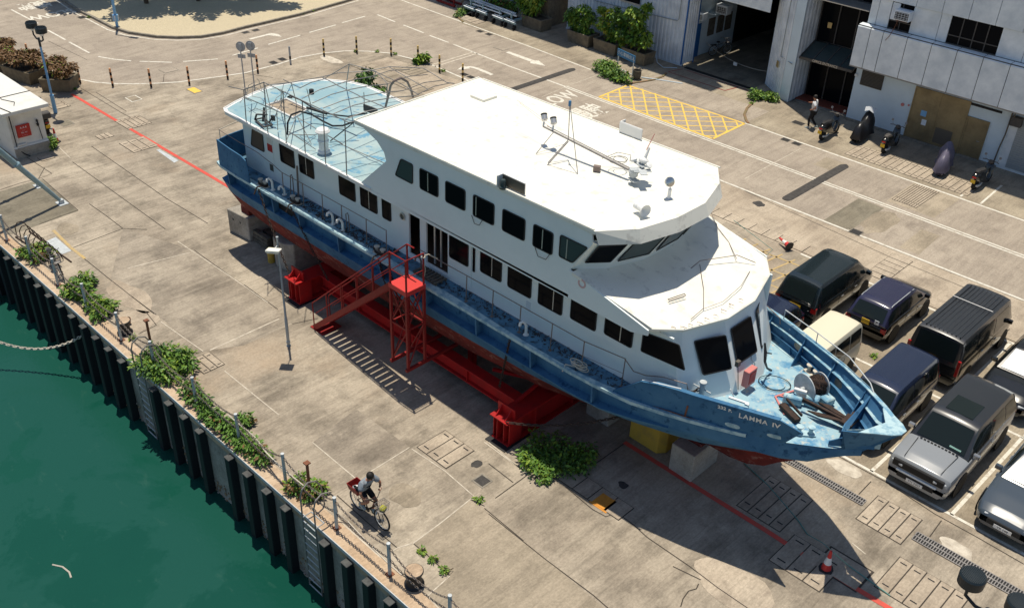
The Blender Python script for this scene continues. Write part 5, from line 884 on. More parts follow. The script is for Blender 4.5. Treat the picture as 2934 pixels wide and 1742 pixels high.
block('concrete_block', [(-29.95, 18.05), (-29.7, 17.95), (-29.15, 18.0), (-28.85, 18.25), (-28.8, 19.4), (-29.9, 19.5), (-30.25, 19.2), (-30.3, 18.5)], 1.22, 'block', 'tall rounded grey concrete block under the hull behind the floodlight pole')
block('concrete_block', [(-15.3, 20.0), (-14.35, 19.97), (-14.3, 21.2), (-15.3, 21.2)], 1.0, 'block', 'light grey concrete block in shade just forward of the red cradle')
block('concrete_block', [(-13.6, 20.12), (-12.5, 20.10), (-12.3, 20.35), (-12.35, 21.2), (-13.6, 21.2)], .92, 'yellow_block', 'yellow painted concrete block under the ferry forefoot')
block('concrete_block', [(-11.85, 19.85), (-11.0, 19.82), (-11.0, 21.2), (-11.9, 21.2)], 1.0, 'block', 'rough grey concrete block nearest the bow, on the red line')
mb = MB(); mb.cyl((-30.15, 18.0, .0), .14, .62, 12); tag(mb.build('yellow_drum', 'yellow_block', origin=(-30.15, 18.0, 0)), 'small yellow drum standing beside the rounded concrete block', 'drum')
for i, (x, y, lb) in enumerate(((-31.6, 18.35, 'stack of dark timber sleepers between the two aft concrete blocks'),)):
    tt = thing('timber_stack', lb, 'timber', (x, y, 0))
    for k in range(3): mb = MB(); mb.box(x-.5, x+.55, y+.05+.02*k, y+.3, .02+.16*k, .17+.16*k); mb.box(x-.5, x+.5, y+.55, y+.85, .02+.16*k, .17+.16*k) if k < 2 else None; mb.build('sleeper', 'timber', tt, smooth=False, bevel=.01)
for x, y, z0, lb in ((-32.55, 18.75, 1.05, 'red wooden chock between the aft concrete block and the ferry bottom'), (-29.35, 18.75, 1.22, 'red wooden chock on top of the tall rounded block'), (-14.8, 20.5, 1.0, 'dark red chock on the light grey block forward of the cradle'), (-12.9, 20.6, .92, 'dark red chock on the yellow block'), (-11.4, 20.6, 1.0, 'dark red chock on the block nearest the bow')):
    mb = MB(); mb.box(x-.28, x+.28, y-.3, y+.4, z0, max(z0+.05, 1.36 if x < -20 else 1.12)); tag(mb.build('wooden_chock', 'red_hull', origin=(x, y, z0), smooth=False, bevel=.015), lb, 'chock')
# access stair with tower --------------------------------------------------
X0, X1, Y0, Y1, ZP = -20.70, -19.93, 16.45, 17.16, 4.0
st = thing('access_stair', 'red steel stair and lattice tower with a square landing beside the ferry deck', 'stair', (-20.3, 16.8, 1.0))
mb = MB()
for x in (X0, X1):
    for y in (Y0, Y1): mb.box(x-.04, x+.04, y-.04, y+.04, 1.06, ZP-.02)
for z in (2.55,):
    for a, b in (((X0, Y0), (X1, Y0)), ((X1, Y0), (X1, Y1)), ((X1, Y1), (X0, Y1)), ((X0, Y1), (X0, Y0))): mb.beam((a[0], a[1], z), (b[0], b[1], z), .05, .05)
mb.build('tower_frame', 'red_frame', st, smooth=False)
mb = MB()
for z0, z1 in ((1.1, 2.52), (2.58, 3.9)):
    for a, b in (((X0, Y0), (X1, Y0)), ((X1, Y0), (X1, Y1)), ((X0, Y1), (X1, Y1)), ((X0, Y0), (X0, Y1))):
        mb.beam((a[0], a[1], z0), (b[0], b[1], z1), .03, .04)
        if z0 > 2: mb.beam((b[0], b[1], z0), (a[0], a[1], z1), .03, .04)
mb.build('cross_brace', 'red_frame', st, smooth=False)
for x in (X0, X1): mb = MB(); mb.box(x-.05, x+.05, Y0-.1, 18.6, .965, 1.06); mb.build('foot_beam', 'red_frame', st, smooth=False)
mb = MB(); mb.box(X0-.03, X1+.03, Y0-.03, Y1+.03, ZP-.02, ZP); mb.box(X0-.04, X1+.04, Y0-.05, Y0-.032, ZP-.16, ZP-.003); mb.box(X1+.032, X1+.05, Y0-.03, Y1+.04, ZP-.16, ZP-.003); mb.build('landing', 'red_bright', st, smooth=False)
mb = MB()
for x, y in ((X0, Y0), (X1, Y0), (X1, Y1), (X0, Y1)): mb.tube([(x, y, ZP), (x, y, ZP+1.1)], .032, 6)
mb.tube([(X1, Y1, ZP+1.1), (X1, Y0, ZP+1.1), (X0, Y0, ZP+1.1)], .024, 6); mb.tube([(X1, Y1, ZP+.5), (X1, Y0, ZP+.5), (X0, Y0, ZP+.5)], .015, 6); mb.tube([(X0, Y1, ZP+1.1), (X0+.0, Y1, ZP+1.1), (X0+.35, Y1, ZP+1.1)], .024, 6); mb.build('landing_rail', 'red_frame', st)
SF = Vector((-25.15, 0, .06)); ST = Vector((X0, 0, ZP-.1)); run = ST-SF
for y in (Y0, Y1): mb = MB(); mb.beam(SF+Vector((0, y, 0)), ST+Vector((0, y, 0)), .05, .2); mb.build('stringer', 'red_frame', st, smooth=False)
N = 18
for k in range(N):
    p = SF+run*((k+.7)/N); tr = MB(); tr.box(p.x-.11, p.x+.115, Y0+.03, Y1-.03, p.z+.02, p.z+.035); tr.build('tread', 'red_frame', st, smooth=False)
for y in (Y0, Y1):
    mb = MB(); hr = [SF+Vector((0, y, 0)), SF+Vector((0, y, 1.05)), ST+Vector((0, y, 1.2))]; mb.tube(hr, .022, 6); mb.tube([SF+run*.04+Vector((0, y, .55)), ST+Vector((0, y, .62))], .016, 6)
    for k in range(1, 5): p = SF+run*(k/5)+Vector((0, y, 0)); mb.tube([p, p+Vector((0, 0, 1.08))], .028 if y == Y0 else .024, 6)
    mb.build('handrail', 'red_frame', st)
mb = MB(); mb.box(-25.35, -24.6, Y0-.05, Y1+.08, .004, .03); mb.build('foot_plate', 'red_frame', st, smooth=False)
mb = MB(); mb.tube([(X1, Y1, 5.0), (X1-.05, Y1+.25, 4.95), (X1+.1, Y1+.5, 4.75)], .02, 5); mb.tube([(X1, Y1, 4.98), (X1+.03, Y1+.05, 4.5), (X1, Y1, 4.1)], .012, 5)
mb.tube(arc((X1, Y1, 4.97), .05, 0, 2*pi, 8)[:-1], .02, 5, closed=True); tag(mb.build('rope', 'rope', origin=(X1, Y1, 4.5)), 'pale rope lashing the stair rail to the ferry deck', 'rope')
# floodlight pole
fp = thing('floodlight_pole', 'thin grey pole with a white floodlight, standing beside the red stair', 'floodlight', (-24.91, 15.17, 0)); b0 = Vector((-24.91, 15.17, 0))
mb = MB(); mb.lathe(b0, [(.085, 0), (.085, .02), (.05, .03), (.06, .12), (.075, .14), (.075, .2), (.055, .22), (.055, 1.15), (.04, 1.18), (.036, 4.3), (.045, 4.31), (.045, 4.36), (0, 4.37)], 12); mb.build('pole', 'pole_grey', fp)
mb = MB(); fl_ = Vector((-24.60, 14.80, 4.12)); mb.beam(b0+Vector((0, 0, 4.05)), fl_, .03, .03); fh = mb.build('bracket', 'galv', fp, smooth=False); R = Matrix.Rotation(.7, 3, 'Z') @ Matrix.Rotation(-.25, 3, 'X'); mb = MB(); mb.cbox(fl_, (.46, .36, .08), 0, R=R); mb.cbox(fl_+R @ Vector((0, .0, -.06)), (.4, .3, .05), 0, R=R); mb.build('lamp_housing', 'roof_white', fp, smooth=False, bevel=.02)
# tie-down chains
def chain(label, pts, ln=.13, r=.016, m='chain', cat='chain', name='chain', wd=.032, **k):
    mb = chain_mesh(MB(), [Vector(p) for p in pts], ln, r, wd); o = mb.build(name, m, origin=tuple(pts[0]), smooth=True, **k); return tag(o, label, cat)
chain('rusty chain from the aft ferry bitts down to the aft end of the red cradle', sag((-29.5, 17.4, 3.65), (-27.35, 17.0, 1.15), .15, 20), m='rust_dark')
chain('rusty chain from the second pair of bitts down to the red keel support', sag((-27.45, 17.4, 3.7), (-25.9, 17.7, 1.2), .03, 16), m='rust_dark'); chain('heavy rusty chain from the bow mooring post to the forward end of the red cradle', sag((-10.6, 18.72, 4.35), (-15.9, 16.9, 1.02), .55, 34), m='rust_dark', ln=.15, r=.02)
chain('chain hanging down behind the stair handrail', sag((-22.4, 17.35, 3.7), (-22.2, 17.9, 1.0), .02, 10), m='rust_dark'); chain('short rusty chain hanging between the stair handrail and the landing', sag((-21.9, 17.35, 3.7), (-21.5, 17.8, 1.0), .02, 10), m='rust_dark'); chain('faint thin chain from the deck edge down to the ground amidships', sag((-16.35, 17.38, 3.6), (-17.3, 18.0, 1.0), .02, 12), m='rust_dark')
mb = MB(); mb.tube([c21(-300, 820, .05), c21(-40, 1250, .03), c2l(0, 190, .03), c2l(210, 385, .02), c2l(480, 700, .02), c2l(560, 820, .02)], .018, 5); mb.tube([c2l(560, 820, .02), c2l(700, 900, .3), c2l(790, 980, .72)], .014, 5); mb.tube([c2l(795, 985, .72), c2l(940, 1110, .05), c2l(1080, 1210, .03), c2l(1300, 1370, .02)], .018, 5); tag(mb.build('rope', 'foam', origin=(-8, 21.5, 0)), 'thin blue-green rope strung from under the bow past the upright traffic cone', 'rope')
mb = MB(); mb.tube([c24(0, 740, .3), c24(-100, 660, .35), c24(250, 925, .25), c24(140, 1025, .1)], .012, 5); tag(mb.build('rope', 'foam', origin=(-17, 34, 0)), 'thin rope running to the toppled traffic cone', 'rope')
# ================================================================ QUAYSIDE
PX_ = [-41.1, -38.67, -36.3, -34.04, -31.65, -29.1, -26.76, -24.1, -21.62, -19.19, -16.75, -14.45, -12.1, -9.8]; PYQ = 11.1
near_what = ['at the left frame edge', 'over the bicycle rack', 'by the parked bicycle', 'in the weeds left of the black bollard', 'ending the second weed clump', 'beside the black mooring bollard', 'in the biggest weed clump', 'starting the long weed row', 'midway along the long weed row', 'left of the reddish weed clump', 'just right of the nearer ladder', 'beside the rimmed mooring bollard', 'at the lower frame edge', 'beyond the frame']
post0 = None
for i, x in enumerate(PX_[:-1]):
    lb = 'galvanised quay post, '+near_what[i]
    if post0 is None:
        post0 = thing('quay_post', lb, 'post', (x, PYQ, 0), group='galvanised chain posts along the quay edge'); local(post0)
        mb = MB(); mb.lathe((0, 0, 0), [(.05, 0), (.05, 1.13), (.055, 1.13), (.055, 1.165), (0, 1.17)], 10); mb.build('post', 'galv', post0); mb = MB(); mb.box(-.10, .10, -.10, .10, .006, .02); mb.build('base_plate', 'rust', post0, smooth=False)
        for z in (.6, 1.05): mb = MB(); mb.tube(arc((0, 0, z), .075, 0, 2*pi, 8, (1, 0, 0), (0, 0, 1))[:-1], .012, 4, closed=True); mb.build('chain_eye', 'galv', post0)
    else: dup(post0, (x, PYQ, 0), 0, lb)
for i in range(len(PX_)-1):
    for z, s, w_ in ((1.05, .28, 'upper'), (.6, .16, 'lower')):
        s2 = s*(1+.35*sin(i*2.3+z)); o = chain('%s guard chain running right from the post %s' % (w_, near_what[i]), sag((PX_[i], PYQ, z), (PX_[i+1], PYQ, z), s2, 16), ln=.10, r=.011, wd=.024, name='guard_chain'); o['group'] = 'guard chains along the quay edge'
# fenders
fx = [-41.3, -40.4, -39.5, -38.6, -37.65, -36.7, -35.75, -34.85, -33.9, -32.95, -32.0, -31.1, -30.15, -29.2, -28.25]+[-26.1, -25.1, -24.15, -23.2]+[-21.5, -20.5, -19.5, -18.55]+[-16.7, -15.7, -14.8, -13.9, -13.0, -12.1, -11.2]
fe0 = None
ordn = ['first', 'second', 'third', 'fourth', 'fifth', 'sixth', 'seventh', 'eighth', 'ninth', 'tenth', 'eleventh', 'twelfth', 'thirteenth', 'fourteenth', 'fifteenth']
sects = [('from the left end of the quay', 15), ('to the right of the far ladder', 4), ('of the four left of the nearer ladder', 4), ('to the right of the nearer ladder', 7)]; kk = 0
for nm, cnt in sects:
    for i in range(cnt):
        x = fx[kk]; kk += 1; lb = 'black timber quay fender, the %s %s' % (ordn[i], nm)
        if fe0 is None:
            fe0 = thing('fender_pile', lb, 'fender', (x, 10.62, -.18), group='black timber fenders on the quay wall'); local(fe0); mb = MB(); mb.box(-.13, .13, -.10, .16, -3.6, -.04); mb.build('fender_timber', 'fender_black', fe0, smooth=False, bevel=.015); mb = MB(); mb.box(-.14, .14, -.11, .16, -.04, 0); mb.build('fender_cap', 'fender_cap', fe0, smooth=False, bevel=.01)
        else: dup(fe0, (x, 10.62, -.18), 0, lb)
# ladders
for x0, lb in ((-17.75, 'steel quay ladder with hooped handrails, the nearer one beside the reddish weeds'), (-27.3, 'steel quay ladder half hidden by the biggest weed clump')):
    t = thing('quay_ladder', lb, 'ladder', (x0+.3, 10.7, 0)); mb = MB()
    for x in (x0, x0+.62):
        mb.tube([(x, 10.66, -3.3), (x, 10.66, .0), (x, 10.66, .75), (x, 10.74, 1.0), (x, 10.95, 1.12), (x, 11.2, 1.02), (x, 11.35, .75), (x, 11.42, .0)], .024, 7)
    mb.build('side_rail', 'steel_pipe', t); 
    for k in range(11): mb = MB(); mb.tube([(x0, 10.66, -.12-.29*k), (x0+.62, 10.66, -.12-.29*k)], .018, 6); mb.build('rung', 'galv', t)
    mb = MB(); mb.tube([(x0+.02, 10.66, .01), (x0+.02, 10.95, .02), (x0+.62, 10.95, .02), (x0+.62, 10.66, .01)], .02, 5); mb.build('top_bracket', 'galv', t)
# old rusty rail posts standing with the ladders
for x, y, lb in ((-27.9, 11.6, 'rusty iron post with a chain behind the far ladder'), (-18.35, 11.35, 'rusty brown post in the reddish weeds by the nearer ladder')): mb = MB(); mb.tube([(x, y, 0), (x, y, 1.2)], .045, 7); mb.box(x-.08, x+.08, y-.08, y+.08, 1.18, 1.22); tag(mb.build('rusty_post', 'rust', origin=(x, y, 0)), lb, 'post')
# mooring bollards
for x, y, tp, lb in ((-29.45, 11.42, 'coping', 'black waisted mooring bollard with a tan top beside the weeds'), (-13.75, 11.35, 'coping', 'round mooring bollard with a black rim and sandy top at the lower quay edge')):
    t = thing('mooring_bollard', lb, 'mooring bollard', (x, y, 0)); mb = MB(); mb.lathe((x, y, 0), [(.27, .007), (.27, .04), (.22, .07), (.19, .2), (.19, .34), (.24, .44), (.255, .47), (.255, .51), (.24, .52)], 22); mb.build('bollard_body', 'rubber', t); mb = MB(); mb.lathe((x, y, 0), [(.235, .50), (.235, .526), (0, .53)], 22); mb.build('bollard_top', tp, t)
mb = MB(); mb.lathe(c0l(1145, 245), [(.09, 0), (.10, .02), (.10, .26), (.085, .27), (.08, .20), (0, .2)], 12, axis=(.15, .1, 1)); tag(mb.build('rusty_pipe_stub', 'rust', origin=c0l(1145, 245)), 'short rusty open pipe stub beside the black mooring bollard', 'pipe stub')
# hose lying along the coping
mb = MB(); mb.tube([(-22.2, 11.15, .75), (-21.2, 11.4, .35), (-20.3, 11.2, .45), (-19.3, 11.05, .62), (-18.4, 11.2, .4)], .022, 5); tag(mb.build('rope', 'rope', origin=(-20.3, 11.3, .4)), 'white rope slung between two quay posts left of the reddish weeds', 'rope')
mb = MB(); mb.tube([(-17.1, 11.2, .45), (-16.7, 11.45, .05), (-15.5, 11.35, .02), (-14.8, 11.3, .02), (-14.2, 11.3, .02)], .018, 5); tag(mb.build('rope', 'rope', origin=(-16, 11.4, .1)), 'white rope on the quay edge below the cyclist', 'rope')
# chain across the water, debris strip
chain('pale rusty mooring chain sagging from the quay wall over the water', sag((-34.6, 8.4, -1.45), (-31.7, 10.72, -.95), .55, 24), ln=.16, r=.022, m='rope', wd=.04)
mb = MB(); mb.tube([c0l(470, 1400, WZ+.01)-Vector((0, 0, 0)), crop(0, 1267)(470, 1092, WZ+.01), crop(0, 1267)(560, 1112, WZ+.015), crop(0, 1267)(620, 1160, WZ+.02), crop(0, 1267)(637, 1210, WZ+.01)][1:], .025, 4); tag(mb.build('floating_palm_strip', 'rope', origin=crop(0, 1267)(560, 1112, WZ)), 'curled yellow strip of debris floating on the green water', 'debris')
# diagonal boom struts over the water at the left
for x, lb in ((-42.6, 'grey-blue tubular boom strut with its foot farther left, behind the other'), (-40.35, 'grey-blue tubular boom strut reaching over the quay from the foot nearest the yard')):
    t = thing('boom_strut', lb, 'boom strut', (x, 14.14, 0)); mb = MB(); p0 = Vector((x, 14.12, .12)); d_ = Vector((.11, -1.42, 2.2)); mb.tube([p0, p0+d_*.22, p0+d_, p0+d_*4], [.07, .09, .10, .11], 12); mb.lathe(p0+d_, [(.13, -.06), (.15, -.03), (.15, .03), (.13, .06)], 12, axis=d_); mb.build('tube', 'gantry_blue', t); mb = MB(); mb.box(x-.25, x+.25, 13.95, 14.35, .004, .03); mb.box(x-.1, x+.1, 14.05, 14.22, .03, .2); mb.build('foot_plate', 'galv', t, smooth=False)
t = thing('mooring_pile', 'tall grey-blue steel pile in the water against the left end of the quay', 'pile', (-39.0, 10.1, -3)); mb = MB(); mb.tube([(-39.6, 10.3, -.3), (-38.4, 9.9, -6)], .2, 14); mb.build('pile_tube', 'gantry_blue', t); mb = MB(); mb.box(-39.9, -39.2, 9.9, 10.7, -.35, -.25); mb.build('pile_head', 'galv', t, smooth=False)
# bicycle racks and the bicycle
t = thing('bicycle_rack', 'dark hooped bicycle rack lying along the quay edge with weeds growing through it', 'bicycle rack', (-37, 11.75, 0)); mb = MB(); mb.beam((-38.7, 11.45, .03), (-35.3, 11.75, .03), .05, .04); mb.beam((-38.8, 12.05, .03), (-35.3, 12.2, .03), .05, .04); mb.build('base_rail', 'rust_dark', t, smooth=False)
for k in range(8):
    x = -38.6+.42*k; mb = MB(); mb.tube([(x, 11.48, .04), (x, 11.5, .5), (x, 11.62, .66), (x, 11.8, .66), (x, 11.92, .5), (x, 12.05, .04)], .02, 6); mb.build('hoop', 'rust_dark', t)
def wheel(mb, c, r, n=20, tr=.018, m1=0, ax=(1, 0, 0), ay=(0, 0, 1)): mb.tube(arc(c, r, 0, 2*pi, n, ax, ay)[:-1], tr, 5, m1, closed=True)
def bicycle(name, label, loc, rz, lean=0, mf='black', basket=True):
    t = thing(name, label, 'bicycle', loc, rz); local(t); L = Matrix.Rotation(lean, 3, 'X')
    def B(mb): mb.v = [L @ v for v in mb.v]; return mb
    for nm, x in (('rear_wheel', -.53), ('front_wheel', .56)):
        mb = MB(); wheel(mb, (x, 0, .34), .325, 24, .024); w_ = B(mb).build(nm, 'tyre', t); mb = MB(); wheel(mb, (x, 0, .34), .29, 20, .012)
        for k in range(10): a = 2*pi*k/10; mb.tube([(x, 0, .34), (x+.29*cos(a), 0, .34+.29*sin(a))], .004, 3)
        B(mb).build('rim', 'galv', w_)
    mb = MB(); BB = (-.08, 0, .29); mb.tube([(-.53, 0, .34), BB, (-.2, 0, .8)], .018, 6); mb.tube([(-.53, 0, .34), (-.18, 0, .72)], .012, 5); mb.tube([BB, (.38, 0, .78)], .022, 6); mb.tube([(-.18, 0, .68), (.36, 0, .82)], .018, 6); mb.tube([(.33, 0, .92), (.40, 0, .72)], .022, 6)
    for s in (-.05, .05): mb.tube([(.40, 0, .72), (.45, s, .6), (.56, s, .34)], .013, 5)
    B(mb).build('frame', mf, t); mb = MB(); mb.tube([(.10, -.30, 1.0), (.22, -.24, 1.03), (.33, -.06, 1.0), (.33, .06, 1.0), (.22, .24, 1.03), (.10, .30, 1.0)], .013, 6); mb.tube([(.33, 0, .9), (.33, 0, 1.0)], .015, 6); B(mb).build('handlebar', 'steel_dark', t)
    mb = MB(); mb.lathe((-.24, 0, .86), [(0, .04), (.08, .035), (.11, 0), (.06, -.03), (0, -.03)], 10); mb.v = [Vector(((v.x+.24)*1.3-.24, v.y, v.z)) for v in mb.v]; B(mb).build('saddle', 'black', t)
    mb = MB(); mb.lathe(BB, [(.09, -.01), (.09, .01), (0, .012)], 14, axis=(0, 1, 0)); mb.tube([(-.08, .06, .29), (.06, .08, .2)], .012, 5); mb.tube([(-.08, -.06, .29), (-.2, -.08, .38)], .012, 5); mb.box(.02, .12, .06, .16, .185, .205); mb.box(-.25, -.15, -.16, -.06, .37, .39); B(mb).build('crank', 'steel_dark', t)
    mb = MB(); mb.box(-.78, -.34, -.07, .07, .70, .72); mb.tube([(-.7, .05, .7), (-.53, .05, .34)], .007, 4); mb.tube([(-.7, -.05, .7), (-.53, -.05, .34)], .007, 4); B(mb).build('rear_rack', 'steel_dark', t)
    if basket:
        mb = MB()
        for z in (.74, .84, .94, 1.0):
            k = .8+.2*(z-.74)/.26; mb.tube([(.60-.13*k, -.17*k, z), (.60+.13*k, -.17*k, z), (.60+.13*k, .17*k, z), (.60-.13*k, .17*k, z)], .006 if z < 1 else .012, 4, closed=True)
        for i in range(5):
            f = -.8+.4*i; mb.tube([(.60-.11, f*.15, .74), (.60-.13, f*.17, 1.0)], .004, 3); mb.tube([(.60+.11, f*.15, .74), (.60+.13, f*.17, 1.0)], .004, 3)
            mb.tube([(.60+f*.11, -.14, .74), (.60+f*.13, -.17, 1.0)], .004, 3); mb.tube([(.60+f*.11, .14, .74), (.60+f*.13, .17, 1.0)], .004, 3)
        mb.box(.49, .71, -.14, .14, .735, .742); B(mb).build('basket', 'steel_pipe', t)
    return t
bicycle('bicycle', 'dark bicycle parked leaning against the chain at the quay edge', (-35.0, 11.55, 0), -.15, .12)
# ================================================================ ROADSIDE POSTS AND SIGNS
bl = [(c00, 135, 515, 'o'), (c00, 265, 555, 'o'), (c00, 720, 750, 'o'), (c00, 1012, 780, 'o'), (c00, 1355, 785, 'o'), (c00, 1697, 762, 'o'), (c00, 2040, 710, 'o'), (c00, 2310, 655, 'o'), (c70, 415, 575, 'g'), (c70, 715, 505, 'y'), (c70, 1008, 480, 'y'), (c70, 1315, 500, 'y'), (c70, 1556, 565, 'y'), (c70, 1748, 652, 'y'), (c70, 1955, 730, 'y')]
bn = {'o': 'orange and black banded bollard, %s from the left along the road bend', 'y': 'yellow and black banded bollard, %s from the left behind the ferry stern', 'g': 'faded grey bollard with a black band, between the orange and the yellow ones'}; cnt = {'o': 0, 'y': 0, 'g': 0}; protos = {}
for c_, u, v_, k in bl:
    p = c_(u, v_); lb = bn[k] % ordn[cnt[k]] if k != 'g' else bn[k]; cnt[k] += 1
    if k not in protos:
        t = thing('road_bollard', lb, 'bollard', p, group='banded bollards along the kerb of the bend'); local(t); protos[k] = t; m = {'o': 'orange_post', 'y': 'yellow_post', 'g': 'grey_post'}[k]
        mb = MB(); mb.lathe((0, 0, 0), [(.057, 0), (.057, 1.02), (.045, 1.06), (0, 1.07)], 12); mb.build('post', m, t)
        for z in ((.02, .34, .66) if k != 'g' else (.3,)): mb = MB(); mb.lathe((0, 0, z), [(.059, 0), (.0595, 0), (.0595, .18), (.059, .18)], 12); mb.build('black_band', 'black', t)
    else: dup(protos[k], p, 0, lb)
for (u, v_), lb in (((2200, 850), 'round traffic sign seen from behind on a grey post, the left one of the pair'), ((2285, 842), 'round traffic sign seen from behind on a grey post, the right one of the pair')):
    p = c00(u, v_); t = thing('traffic_sign', lb, 'traffic sign', p, group='pair of traffic signs near the ferry stern'); mb = MB(); mb.cyl(p, .035, 2.75, 8); mb.build('post', 'grey_post', t); ax = Vector((.55, -.83, 0)); mb = MB(); mb.lathe(p+Vector((0, 0, 2.68))-ax*.05, [(0, -.008), (.27, -.008), (.27, .008), (0, .008)], 24, axis=ax); mb.build('sign_disc', 'grey_post', t)
    mb = MB(); mb.cbox(p+Vector((0, 0, 2.68))+ax*.0, (.16, .02, .36), rz=atan2(ax.x, -ax.y)); mb.build('sign_bracket', 'galv', t, smooth=False); mb = MB(); mb.cbox(p+Vector((0, 0, 2.15))-ax*.05, (.44, .02, .22), rz=atan2(ax.x, -ax.y)); mb.build('sub_plate', 'grey_post', t, smooth=False); mb = MB(); mb.cyl(p, .08, .05, 10); mb.build('base', 'sealant', t)
def twin_lamp(label, p, h=4.0, hd=.55, m='pole_blue', r0=.27):
    p = Vector(p); t = thing('twin_street_lamp', label, 'street lamp', p); mb = MB(); mb.lathe(p, [(.10, 0), (.10, .9), (.11, .92), (.11, .96), (.06, 1.0), (.05, h-.55)], 12); mb.build('pole', m, t); mb = MB(); mb.tube([p+Vector((0, 0, h-.56)), p+Vector((0, 0, h-.1))], .06, 8)
    mb.tube([p+Vector((-hd, 0, h+.15)), p+Vector((-hd, 0, h-.08)), p+Vector((-hd*.5, 0, h-.22)), p+Vector((0, 0, h-.2)), p+Vector((hd*.5, 0, h-.22)), p+Vector((hd, 0, h-.08)), p+Vector((hd, 0, h+.15))], .04, 7); mb.build('arm', 'lamp_black', t)
    for s in (-1, 1):
        c_ = p+Vector((s*hd, 0, h+.18)); mb = MB(); mb.lathe(c_, [(.07, -.05), (.10, 0), (.22, .10)], 20); g_ = mb.build('lamp_glass', 'head_glass', t); mb = MB(); mb.lathe(c_, [(.22, .10), (r0+.0, .10), (r0+.01, .34), (r0-.02, .38), (0, .39)], 28); hh = mb.build('lamp_head', 'lamp_black', t)
        mb = MB(); 
        for k in range(-7, 8): x = k*.033; L_ = sqrt(max(0, (r0-.03)**2-x*x)); mb.box(c_.x+x-.004, c_.x+x+.004, c_.y-L_, c_.y+L_, c_.z+.386, c_.z+.398)
        mb.build('cooling_rib', 'lamp_black', hh, smooth=False)
twin_lamp('blue street lamp pole with two black drum heads beside the white shed', (-50.3, 18.38, 0), 4.05, .55)
twin_lamp('street lamp with two ribbed black drum heads at the bottom right corner', (-2.22, 17.48, 0), 4.0, .5)
t = thing('street_lamp', 'tall light blue lamp post at the corner of the paved island', 'street lamp', c00(1050, 240, .135)); p = c00(1050, 240, .135); mb = MB(); mb.lathe(p, [(.09, 0), (.09, .35), (.17, .37), (.17, .75), (.09, .78), (.08, 3), (.06, 6.5)], 12); mb.build('pole', 'pole_blue', t); mb = MB(); mb.box(p.x-.14, p.x+.14, p.y-.14, p.y+.14, p.z+.36, p.z+.74); mb.build('junction_box', 'sheet_white', t, smooth=False); mb = MB(); mb.tube([p+Vector((0, 0, 6.5)), p+Vector((.9, .5, 6.9))], .05, 6); mb.cbox(p+Vector((1.1, .6, 6.92)), (.6, .25, .12), rz=.5); mb.build('lamp_head', 'galv', t)
def cone(label, p, fallen=None, rz=0):
    t = thing('traffic_cone', label, 'traffic cone', p, rz); local(t); R = Matrix.Rotation(fallen, 3, 'Y') if fallen else Matrix.Identity(3); off = Vector((0, 0, .2)) if fallen else Vector((0, 0, 0))
    def B(mb): mb.v = [R @ v+off for v in mb.v]; return mb
    mb = MB(); mb.prism([(.2*cos(a)*(1.12 if i % 2 else 1), .2*sin(a)*(1.12 if i % 2 else 1)) for i, a in enumerate([pi/4*k+pi/8 for k in range(8)])], 0, .045); B(mb).build('base', 'rubber', t, bevel=.008); mb = MB(); mb.lathe((0, 0, .045), [(.135, 0), (.105, .2)], 18); B(mb).build('red_cone', 'red_bright', t); mb = MB(); mb.lathe((0, 0, .045), [(.105, .2), (.060, .42)], 18); B(mb).build('white_band', 'white_paint', t); mb = MB(); mb.lathe((0, 0, .045), [(.060, .42), (.035, .66), (.025, .67), (0, .67)], 18); B(mb).build('cone_tip', 'red_bright', t)
cone('upright red and white traffic cone standing on the red line in the bow shadow', c2l(725, 1135)); cone('toppled red and white traffic cone lying near the black people carrier', c24(395, 935), -pi/2+.1, -.35); cone('red and white traffic cone behind the green weed at the shed corner', c00(505, 1275))
# chains on the sign, warning sign board
t = thing('warning_sign', 'blue warning sign board with white characters on a white frame in the weeds', 'sign', (-34.6, 45.75, 0)); mb = MB(); a_, b_ = Vector((-35.35, 45.95, 0)), Vector((-33.75, 45.62, 0))
for q_ in (a_+Vector((.1, -.02, 0)), b_-Vector((.12, -.02, 0))): mb.beam(q_, q_+Vector((0, 0, 1.3)), .05, .05)
for z in (.25, ): mb.beam(a_+Vector((.1, 0, z)), b_+Vector((-.1, 0, z)), .05, .05)
for q_ in (a_+Vector((.1, -.02, 0)), b_-Vector((.12, -.02, 0))): mb.beam(q_+Vector((-.05, -.3, .03)), q_+Vector((.05, .3, .03)), .05, .05)
mb.build('sign_frame', 'white_paint', t, smooth=False); ux = (b_-a_).normalized(); nn = Vector((ux.y, -ux.x, 0)); mb = MB(); mb.plate([a_+Vector((0, 0, .98)), b_+Vector((0, 0, .98)), b_+Vector((0, 0, 1.42)), a_+Vector((0, 0, 1.42))], nn, .03); sb = mb.build('sign_board', 'blue_sign', t, smooth=False); text('sign_lettering', '小心車輛出入', .27, frame((a_+b_)/2+Vector((0, 0, 1.2))+nn*.035, ux, (0, 0, 1)), 'white_paint', sb, .98)
